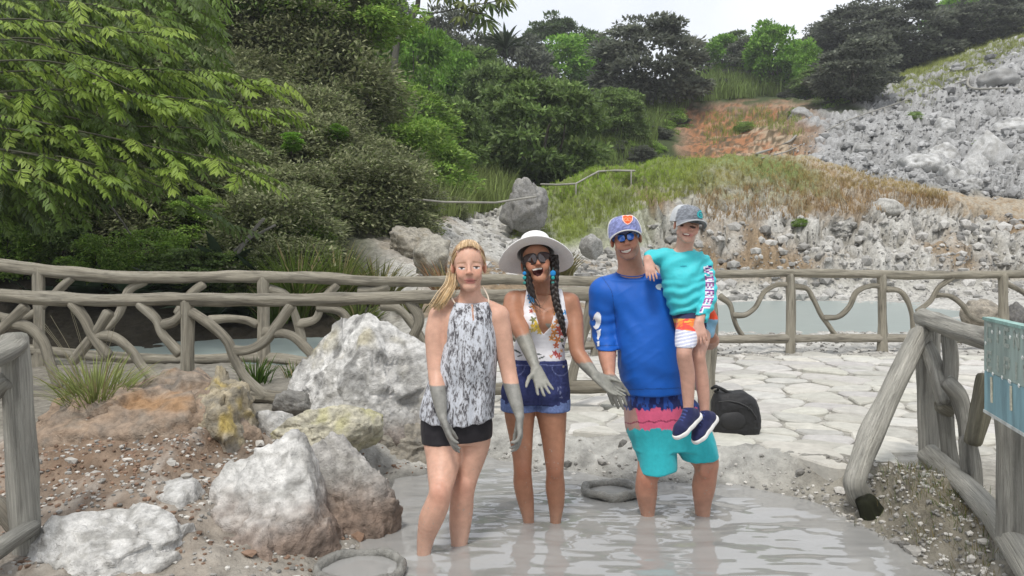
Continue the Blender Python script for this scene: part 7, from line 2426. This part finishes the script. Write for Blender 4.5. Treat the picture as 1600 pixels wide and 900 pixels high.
def grass(name, pts, hgt, cols, n_per, seed, label, wid=.06, spread=.10, lean=.5, kind="stuff"):
    r = np.random.default_rng(seed)
    p = np.repeat(pts, n_per, 0)
    h = np.repeat(np.broadcast_to(hgt, (len(pts),)), n_per) * r.uniform(.5, 1.2, len(p))
    a = r.uniform(0, 6.28, len(p))
    o = np.stack([np.cos(a), np.sin(a), 0 * a], 1)
    base = p + o * (h * r.uniform(0, spread * 4, len(p)))[:, None]
    b = a + r.normal(0, .8, len(p))
    ld = np.stack([np.cos(b), np.sin(b), 0 * b], 1) * r.uniform(.1, 1.3, len(p))[:, None] * lean
    tip = base + (ld + A([0, 0, 1.0])) * h[:, None]
    mid = base + (ld * .3 + A([0, 0, .62])) * h[:, None]
    s = np.stack([-np.sin(b), np.cos(b), 0 * b], 1) * (h * wid)[:, None] * .5
    sx = np.zeros_like(s); sx[:, 0] = h * wid * .5
    s = np.where((r.random(len(p)) < .6)[:, None], sx, s)
    V = np.stack([base - s, base + s, mid + s * .8, tip, mid - s * .8], 1).reshape(-1, 3)
    i = np.arange(len(p))[:, None] * 5
    Q = i + A([[0, 1, 2, 4]]); T = i + A([[4, 2, 3]])
    ci = np.repeat(cols, n_per, 0) * r.uniform(.7, 1.35, (len(p), 1))
    o = mk(name, V, [Q, T], M['grass'], col=np.repeat(ci, 5, 0), smooth=False)
    if kind: tag(o, label, kind="stuff")
    return o


def grass_patches():
    r = np.random.default_rng(8)
    miss = [0]
    def pick(n, x0, x1, ylo, yhi, xs):
        out = []
        miss[0] = 0
        while len(out) < n:
            px = r.uniform(x0, x1)
            lo, hi = np.interp(px, xs, ylo), np.interp(px, xs, yhi)
            if hi - lo < 1: continue
            g = ground_px(px, r.uniform(lo, hi), 9e3)
            if g[1] < 400: out.append(g)
            else: miss[0] += 1
            if miss[0] > 60000: break
        return A(out)
    # knoll: bright on the left, straw-coloured to the right
    a = pick(6500, 800, 1480, [300, 285, 255, 240, 245, 278, 300], [400, 400, 345, 300, 290, 300, 315], [800, 850, 950, 1100, 1250, 1400, 1480])
    px, py = proj(a)
    t = smooth01(980, 1230, px + 60 * fbm(a * .35, 3, 4))[:, None]
    cols = (A([.27, .39, .06]) * (1 - t) + A([.36, .28, .12]) * t) * r.uniform(.75, 1.3, (len(a), 1))
    keep = (t[:, 0] < .45) | (r.random(len(a)) < .30)
    low = smooth01(0, 40, py - np.interp(px, [800, 850, 950, 1100, 1250, 1400, 1480], [315, 300, 275, 262, 260, 288, 305]))[:, None]
    cols = cols * (1 - .35 * low) + A([.32, .25, .12]) * .35 * low
    a, cols = a[keep], cols[keep]
    grass("grass", a, .14 * r.uniform(.7, 1.4, len(a)), cols, 9, 3, "short grass on the knoll, green at the left and straw brown at the right", .07, .14)
    a = pick(1000, 1090, 1480, [300, 290, 292, 310], [350, 345, 335, 325], [1090, 1200, 1350, 1480])
    grass("dry_grass", a, .20, np.tile(A([.34, .23, .11]), (len(a), 1)) * r.uniform(.6, 1.3, (len(a), 1)), 6, 5, "dry brown grass on the face of the knoll", .07, .15)
    a = pick(4200, 1395, 1640, [98, 74, 50, 38, 25], [138, 150, 128, 90, 66], [1395, 1430, 1500, 1560, 1640])
    a = a + r.normal(0, 1, a.shape) * A([.8, .8, 0]); a[:, 2] = A([ground(q[0], q[1]) for q in a])
    grass("grass", a, .32 * r.uniform(.7, 1.3, len(a)), np.tile(A([.27, .30, .08]), (len(a), 1)) * r.uniform(.7, 1.3, (len(a), 1)), 8, 6, "yellow green grass on the crest above the scree", .06, .12)
    a = pick(4200, 590, 790, [110, 120, 200, 250], [330, 340, 340, 320], [590, 650, 730, 790])
    a = a[a[:, 1] > 24]
    grass("tall_grass", a, .030 * a[:, 1] * r.uniform(.6, 1.3, len(a)), np.tile(A([.19, .235, .08]), (len(a), 1)) * r.uniform(.6, 1.4, (len(a), 1)), 7, 7, "tall pale grass on the slope right of the thicket", .04, .10)
    a = pick(3600, 760, 1330, [190, 190, 175, 118, 118, 118], [285, 275, 240, 160, 150, 150], [760, 900, 1010, 1070, 1250, 1330])
    a = a[a[:, 1] > 40]
    grass("hill_grass", a, .018 * a[:, 1] * r.uniform(.6, 1.3, len(a)), np.tile(A([.15, .205, .06]), (len(a), 1)) * r.uniform(.6, 1.4, (len(a), 1)), 7, 9, "rough green grass and weeds on the far slope", .06, .14)
    a = pick(260, 1100, 1250, [175, 170, 175], [235, 200, 215], [1100, 1180, 1250])
    grass("weeds", a, .5, np.tile(A([.24, .28, .07]), (len(a), 1)), 8, 12, "weeds on the red earth scarp", .06, .2)
    a = pick(60, 350, 440, [575, 575], [592, 592], [350, 440])
    a[:, 2] = A([ground(q[0], q[1]) for q in a])
    # right-hand bank
    n = 300
    x = r.normal(2.08, .14, n); y = r.uniform(3.2, 4.3, n)
    b = np.c_[x, y, [ground(u, v) for u, v in zip(x, y)]]
    grass("moss_grass", b, .045, np.where((r.random(n) < .5)[:, None], A([.10, .14, .04]), A([.17, .135, .05])) * r.uniform(.5, 1.3, (n, 1)), 5, 15, "short moss and grass on the bank under the right-hand fence", .05, .4, lean=1.4)


grass_patches()


def tuft(label, px, py, Y, n, h, col, seed, stalks=0, spread=.10, name="grass_tuft", droop=1.0, w=.006, z=None, cat="grass tuft"):
    """a clump of arching ribbon blades"""
    r = np.random.default_rng(seed)
    c = P(px, py, Y)
    c[2] = ground(c[0], c[1]) - .02 if z is None else z
    root = empty(name, c, label, cat)
    g = Geo()
    for k in range(n):
        a = r.uniform(0, 6.28); t = r.random() ** .6
        o = A([math.cos(a), math.sin(a), 0])
        L = h * r.uniform(.6, 1.15)
        b = c + o * spread * r.random()
        th = t * 1.1 * droop
        pts = [b]
        d = A([0, 0, 1.0]) * math.cos(th * .5) + o * math.sin(th * .5)
        for q in range(5):
            pts.append(pts[-1] + d * L / 5)
            d = d + A([0, 0, -.20 * droop * t]) + o * .10 * droop; d /= np.linalg.norm(d)
        pts = A(pts)
        s = np.cross(o, A([0, 0, 1.0])) if r.random() < .5 else A([1.0, 0, 0])
        ww = w * np.interp(np.arange(6), [0, 1, 4, 5], [.7, 1, .6, .05])
        V = np.vstack([pts - s * ww[:, None], pts + s * ww[:, None]])
        Q = A([[i, i + 6, i + 7, i + 1] for i in range(5)])
        cc = A(col) * r.uniform(.6, 1.4)
        if r.random() < .12: cc = A([.30, .25, .13])
        g.add(V, None, Q, cc)
    g.build("blades", M['grass'], root, smooth=False, origin=c)['kind'] = "stuff"
    for k in range(stalks):
        a = r.uniform(-1, 1)
        top = c + A([a * h * .9 - .05, r.uniform(-.1, .15), h * r.uniform(1.15, 1.75)])
        wire("seed_stalk", [c + r.normal(0, .02, 3), (c + top) / 2 + A([0, 0, .06]), top], [.0016, .0014, .001], M['grass'], root, (.26, .24, .17), seg=5, step=.06)
    return root


tuft("tuft of long arching grass with seed stalks on the brown rock mass", 150, 640, 4.75, 420, .38, (.25, .29, .10), 3, 9, .13, w=.0045, z=.42)
tuft("grass tuft between the two left fences, left of the large pale boulder", 400, 590, 8.3, 120, .30, (.07, .13, .025), 5, 0, .16)
tuft("small grass tuft on the path behind the big white boulders", 460, 600, 8.6, 50, .22, (.08, .13, .03), 6, 0, .1)
for k, (px, Y, n, h, col, lab) in enumerate([
    (465, 15.0, 330, 1.5, (.105, .15, .03), "tall clump of yellow green cane grass at the foot of the thicket"), (525, 15.6, 300, 1.35, (.12, .16, .035), "tall grass clump right of the cane grass"),
    (590, 16.0, 230, 1.0, (.14, .145, .045), "yellowing grass clump left of the pale crumbling outcrop"), (430, 14.6, 160, .9, (.07, .11, .025), "short dark grass clump at the left of the cane grass"),
    (700, 16.0, 120, 1.0, (.24, .14, .075), "dry reddish grass tuft beside the pale rock, above the blonde girl"), (712, 16.6, 90, .8, (.15, .15, .05), "green grass tuft behind the dry reddish one"),
    (880, 22, 120, .8, (.15, .14, .055), "grass tuft hanging over the knoll's left bank"), (640, 15.2, 60, .5, (.13, .14, .05), "low grass tuft at the foot of the pale outcrop"), (560, 14.8, 140, .7, (.11, .14, .04), "low green grass clump behind the fence beside the cane grass"),
    (820, 22, 70, .6, (.14, .14, .05), "grass tuft under the dark grey outcrop")]):
    tuft(lab, px, 400, Y, n, h, col, 20 + k, 0, .28, w=.016, droop=1.0)


# ---------------------------------------------------------------- the bright pinnate tree
def frond_mesh(name, seed, cols, L=.50, pairs=6, ll=.185, lw=.066):
    r = np.random.default_rng(seed)
    V, Q, K = [], [], []
    t = np.linspace(.14, 1, pairs)
    bend = r.uniform(.25, .55)
    def rach(u): return A([u * L, .03 * math.sin(u * 2), -bend * L * .55 * u * u])
    base = A(cols[seed % len(cols)])
    def leaf(p, d, up, l, w, c):
        s = np.cross(d, up); s /= np.linalg.norm(s); nn = np.cross(s, d)
        i = len(V)
        V.extend([p, p + d * l * .42 + s * w * .5 - nn * w * .16, p + d * l - nn * l * .14, p + d * l * .42 - s * w * .5 - nn * w * .16, p + d * l * .45])
        Q.extend([[i, i + 1, i + 2, i + 4], [i, i + 4, i + 2, i + 3]])
        K.extend([c] * 5)
    for k, u in enumerate(t):
        p = rach(u); tg = rach(u + .02) - rach(u); tg /= np.linalg.norm(tg)
        for sd in (-1, 1):
            side = A([0, sd, 0.0])
            d = tg * (.55 + .45 * u) + side * .9 + A([0, 0, -.24 - .3 * r.random()]); d /= np.linalg.norm(d)
            c = base * r.uniform(.8, 1.25)
            leaf(p, d, A([0, 0, 1.0]) + r.normal(size=3) * .25, ll * (1 - .35 * abs(u - .5)) * r.uniform(.85, 1.1), lw * r.uniform(.85, 1.15), c)
    leaf(rach(1), unit(rach(1.02) - rach(1)), A([0, 0, 1.0]), ll * 1.0, lw, base)
    Vt, T, Qt, w = tube([rach(u) for u in (0, .3, .6, 1)], [.006, .005, .004, .002], 4, n=5, cap=False)
    n = len(V)
    return mesh_data(name, np.vstack([V, Vt]), [np.vstack([A(Q), Qt + n]), T + n], M['leaf'], False, np.vstack([K, np.tile(A([.10, .12, .03]), (len(Vt), 1))]))


def pinnate_tree():
    r = np.random.default_rng(17)
    base = A([-8.6, 12.6, ground(-8.6, 12.6)])
    root = empty("pinnate_tree", base, "tree with bright yellow green feathery fronds in tiers spreading in from the left edge", "tree")
    Yt = 11.3
    fork = P(-130, 150, 12.3)
    V, T, Q, w = tube([base - A([0, 0, .3]), base + A([.1, 0, 1.0]), fork, P(-120, -60, 12.3)], [.16, .14, .11, .07], 10, .15, 0, .1, 3)
    mk("trunk", V, [T, Q], M['bark'], root, col=np.tile(A([.10, .09, .07]), (len(V), 1)), uvw=w, origin=base)
    bright = [(.235, .33, .055), (.27, .36, .07), (.20, .29, .05)]
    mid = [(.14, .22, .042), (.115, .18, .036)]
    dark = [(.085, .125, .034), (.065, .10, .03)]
    FR = {'b': [frond_mesh("frond_mesh", s, bright) for s in range(6)], 'm': [frond_mesh("frond_mesh", s, mid) for s in range(4)], 'd': [frond_mesh("frond_mesh", s, dark) for s in range(3)]}
    tiers = [  # branch in the picture, distance, tone, frond count
        ([(-140, 30), (-40, 0), (90, 2), (190, 14), (250, 30)], 11.6, 'b', 22), ([(-140, 60), (-20, 32), (90, 34), (200, 50), (258, 48)], 11.0, 'b', 22),
        ([(-130, 90), (0, 62), (120, 84), (220, 108), (290, 118)], 11.4, 'b', 24), ([(-130, 110), (0, 95), (100, 100), (190, 135), (255, 165)], 10.8, 'b', 20),
        ([(-130, 120), (60, 110), (200, 108), (330, 112), (442, 132)], 11.2, 'b', 32), ([(-100, 150), (80, 140), (220, 148), (340, 160), (440, 180)], 11.0, 'b', 34),
        ([(-120, 160), (0, 150), (110, 170), (170, 200)], 11.6, 'm', 14),
        ([(-130, 190), (0, 182), (130, 206), (250, 232), (340, 250), (405, 272)], 10.9, 'b', 36), ([(-130, 215), (0, 200), (120, 232), (230, 262), (330, 288)], 11.3, 'b', 26),
        ([(-130, 240), (-20, 232), (80, 248), (140, 272), (178, 290)], 10.6, 'b', 24), ([(-130, 260), (-30, 262), (30, 268), (60, 285)], 10.4, 'b', 9),
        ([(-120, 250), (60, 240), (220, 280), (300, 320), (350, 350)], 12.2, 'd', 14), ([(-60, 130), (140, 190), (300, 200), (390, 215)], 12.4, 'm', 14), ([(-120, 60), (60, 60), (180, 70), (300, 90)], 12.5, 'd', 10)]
    n = 0
    for pix, Y, tone, cnt in tiers:
        pts = [P(px, py, Y + (px < 0) * (12.3 - Y) * min(1, -px / 130)) for px, py in pix]
        V, T, Q, w = tube(pts, np.linspace(.017, .005, len(pts)), 6, .12, 0, .1, n)
        mk("branch", V, [T, Q], M['bark'], root, col=np.tile(A([.09, .09, .06]), (len(V), 1)), uvw=w, origin=pts[0])
        path = crom(pts, 60)
        for k in range(cnt):
            if n >= 298: break
            u = (.10 + .90 * (k + .5) / cnt)
            i = min(58, int(u * 59))
            p = path[i]; tg = path[i + 1] - path[i]; tg /= np.linalg.norm(tg)
            head_ = math.atan2(tg[1], tg[0])
            side = (-1 if k % 2 else 1)
            last = k >= cnt - 1
            az = head_ + (0 if last else side * r.uniform(.2, 1.1) - .15)
            pit = r.uniform(-.05, .42) + (.1 if last else 0)
            me = FR[tone][r.integers(0, len(FR[tone]))]
            if tone == 'b' and r.random() < .18: me = FR['m'][r.integers(0, 4)]
            o = bpy.data.objects.new("frond", me)
            C.objects.link(o)
            o.parent = root
            o.matrix_parent_inverse = Matrix.Translation(root.location).inverted()
            s = r.uniform(.80, 1.12)
            o.matrix_basis = Matrix.Translation(Vector(p + r.normal(0, .04, 3))) @ Matrix.Rotation(az, 4, 'Z') @ Matrix.Rotation(pit, 4, 'Y') @ Matrix.Rotation(r.normal(0, .3), 4, 'X') @ Matrix.Scale(s, 4)
            n += 1
    # deeper leaves of the same crown, too many to pick apart
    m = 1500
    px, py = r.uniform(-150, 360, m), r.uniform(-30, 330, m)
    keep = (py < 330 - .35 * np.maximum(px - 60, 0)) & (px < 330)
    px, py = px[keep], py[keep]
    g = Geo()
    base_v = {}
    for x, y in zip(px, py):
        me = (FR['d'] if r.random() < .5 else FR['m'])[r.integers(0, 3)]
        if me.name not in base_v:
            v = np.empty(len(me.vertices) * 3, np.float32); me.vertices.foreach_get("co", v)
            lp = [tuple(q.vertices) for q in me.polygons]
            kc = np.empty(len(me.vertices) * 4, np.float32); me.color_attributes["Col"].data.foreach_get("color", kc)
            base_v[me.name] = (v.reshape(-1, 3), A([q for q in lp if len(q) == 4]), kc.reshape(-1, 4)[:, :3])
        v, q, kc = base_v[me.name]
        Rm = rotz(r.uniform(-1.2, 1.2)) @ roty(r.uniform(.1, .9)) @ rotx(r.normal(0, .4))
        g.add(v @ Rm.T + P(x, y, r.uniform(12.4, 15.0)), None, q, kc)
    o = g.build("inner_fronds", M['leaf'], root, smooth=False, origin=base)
    o['kind'] = "stuff"


pinnate_tree()


# ---------------------------------------------------------------- big-leaved tree at the top, palm, shade plants
def palmate(name, seed, col, lobes=9, R=.5):
    r = np.random.default_rng(seed)
    V, T = [], []
    for k in range(lobes):
        a = (k / lobes) * 2 * math.pi * .93 + .2
        l = R * (1 - .18 * abs(math.sin(a / 2 + .4))) * r.uniform(.9, 1.1)
        d = A([math.cos(a), math.sin(a), 0]); s = A([-d[1], d[0], 0])
        dr = lambda u: A([0, 0, -.75 * R * u * u])
        i = len(V)
        V += [A([0, 0, 0.0]), d * l * .55 + s * l * .16 + dr(.55) - A([0, 0, .03]), d * l * .55 - s * l * .16 + dr(.55) - A([0, 0, .03]), d * l * .55 + dr(.55), d * l + dr(1.0), d * l * .85 + s * l * .10 + dr(.85), d * l * .85 - s * l * .10 + dr(.85)]
        T += [[i, i + 1, i + 3], [i, i + 3, i + 2], [i + 1, i + 5, i + 3], [i + 3, i + 5, i + 4], [i + 3, i + 4, i + 6], [i + 2, i + 3, i + 6]]
    return mesh_data(name, V, A(T), M['leaf'], False, np.tile(A(col), (len(V), 1)) * np.random.default_rng(seed).uniform(.8, 1.2, (len(V), 1)))


def big_leaf_tree():
    Y = 47.0
    r = np.random.default_rng(6)
    x = P(618, 90, Y)[0]
    base = A([x - .2, Y, ground(x - .2, Y)])
    root = empty("big_leaved_tree", base, "slender bare-trunked tree with large drooping lobed leaves at the top edge", "tree")
    limbs = [([base, P(618, 82, Y), P(630, 48, Y), P(650, 18, Y), P(655, -20, Y)], [.24, .21, .18, .16, .12]), ([P(628, 50, Y), P(606, 30, Y), P(590, 5, Y), P(585, -20, Y)], [.14, .12, .10, .08]),
             ([P(648, 19, Y), P(680, 20, Y), P(720, 12, Y - .3), P(775, 2, Y - .5)], [.06, .05, .045, .03]), ([P(720, 12, Y - .3), P(745, 20, Y - .4), P(760, 22, Y - .4)], [.07, .06, .04])]
    for k, (p, q) in enumerate(limbs):
        V, T, Q, w = tube(p, q, 8, .2, 0, .08, k)
        mk("trunk" if k == 0 else "branch", V, [T, Q], M['bark'], root, col=np.tile(A([.09, .088, .07]), (len(V), 1)), uvw=w, origin=p[0])
    ms = [palmate("lobed_leaf_mesh", s, c) for s, c in ((1, (.13, .18, .05)), (2, (.10, .15, .045)), (3, (.17, .20, .06)))]
    for px, py in [(765, 4), (785, 8), (742, 6), (724, 2), (750, 22), (706, -6), (770, -14), (735, -16), (690, -8), (586, -6), (598, 2), (570, 0), (660, -18), (790, -5), (760, 30), (610, -14), (720, 24)]:
        o = bpy.data.objects.new("lobed_leaf", ms[r.integers(0, 3)])
        C.objects.link(o)
        o.parent = root
        o.matrix_parent_inverse = Matrix.Translation(root.location).inverted()
        o.matrix_basis = Matrix.Translation(Vector(P(px, py, Y - .3 + r.uniform(-.3, .3)))) @ Matrix.Rotation(r.uniform(0, 6.28), 4, 'Z') @ Matrix.Rotation(r.normal(0, .35), 4, 'X') @ Matrix.Scale(r.uniform(1.4, 2.1), 4)


big_leaf_tree()


def rosette(label, px, py, Y, n, L, W, col, seed, name="shade_plant", up=.7, cat="plant", on_ground=True):
    """broad strap or oval leaves arching from one point"""
    r = np.random.default_rng(seed)
    c = P(px, py, Y)
    if on_ground: c[2] = ground(c[0], c[1])
    root = empty(name, c, label, cat)
    for k in range(n):
        a = r.uniform(0, 6.28)
        o = A([math.cos(a), math.sin(a), 0]); d = unit(o * r.uniform(.4, 1.0) + A([0, 0, up * r.uniform(.6, 1.5)]))
        s = np.cross(d, A([0, 0, 1.0])); s = s / (np.linalg.norm(s) + 1e-6)
        l = L * r.uniform(.7, 1.2)
        pts, V = [c + A([0, 0, .02])], []
        for q in range(6):
            pts.append(pts[-1] + d * l / 6); d = unit(d + A([0, 0, -.16]))
        wd = W * np.array([.12, .45, .85, 1, .85, .5, .04]) * .5
        nn = A([0, 0, 1.0])
        for p_, w_ in zip(pts, wd):
            V += [p_ - s * w_ + nn * w_ * .25, p_, p_ + s * w_ + nn * w_ * .25]
        Q = []
        for q in range(6):
            i = 3 * q
            Q += [[i, i + 1, i + 4, i + 3], [i + 1, i + 2, i + 5, i + 4]]
        mk("leaf", V, A(Q), M['leaf'], root, smooth=True, col=np.tile(A(col) * r.uniform(.7, 1.35), (len(V), 1)), origin=c)


rosette("dark palm-like plant under the sky gap near the top", 790, 78, 70, 40, 2.9, .30, (.035, .05, .028), 4, "palm", .5, "palm", False)
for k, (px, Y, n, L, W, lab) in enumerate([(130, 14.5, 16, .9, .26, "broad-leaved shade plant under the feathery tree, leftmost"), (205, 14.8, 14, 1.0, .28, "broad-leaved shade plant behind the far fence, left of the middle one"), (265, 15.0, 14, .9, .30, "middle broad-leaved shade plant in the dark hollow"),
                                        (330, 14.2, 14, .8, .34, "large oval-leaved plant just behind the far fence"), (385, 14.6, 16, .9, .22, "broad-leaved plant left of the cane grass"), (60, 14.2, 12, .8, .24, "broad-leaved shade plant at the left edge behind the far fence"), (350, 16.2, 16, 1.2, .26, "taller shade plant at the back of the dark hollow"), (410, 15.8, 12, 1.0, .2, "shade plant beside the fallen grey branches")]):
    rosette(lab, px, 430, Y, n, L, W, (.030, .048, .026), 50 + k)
for k, (pix, lab) in enumerate([([(372, 395), (395, 362), (412, 342)], "thick grey dead branch leaning in the hollow left of the cane grass"), ([(366, 392), (392, 372), (430, 352)], "thin grey dead branch leaning beside the thick one"), ([(170, 318), (190, 345), (204, 366)], "short pale dead twig hanging in the dark hollow")]):
    p = [P(a, b, 15.2 + .1 * k) for a, b in pix]
    V, T, Q, w = tube(p, [.032 - .008 * k] * 3, 7, .1, 0, .15, k)
    tag(mk("dead_branch", V, [T, Q], M['bark'], col=np.tile(A([.20, .19, .17]), (len(V), 1)), uvw=w, origin=p[0]), lab, "branch")


# ---------------------------------------------------------------- thin damp air over the thermal field
def haze():
    bm = bmesh.new()
    bmesh.ops.create_cube(bm, size=1.0)
    me = bpy.data.meshes.new("haze")
    bm.to_mesh(me); bm.free()
    o = add_obj("haze", me)
    o.scale = (900, 380, 66); o.location = (0, 125, 66 / 2 - 2.3)
    m = bpy.data.materials.new("haze"); m.use_nodes = True
    nt = m.node_tree; nt.nodes.clear()
    out = nt.nodes.new("ShaderNodeOutputMaterial"); pv = nt.nodes.new("ShaderNodeVolumePrincipled")
    pv.inputs["Color"].default_value = (.93, .96, 1.0, 1); pv.inputs["Density"].default_value = .0006
    nt.links.new(pv.outputs[0], out.inputs["Volume"])
    me.materials.append(m)
    o["kind"] = "stuff"


haze()
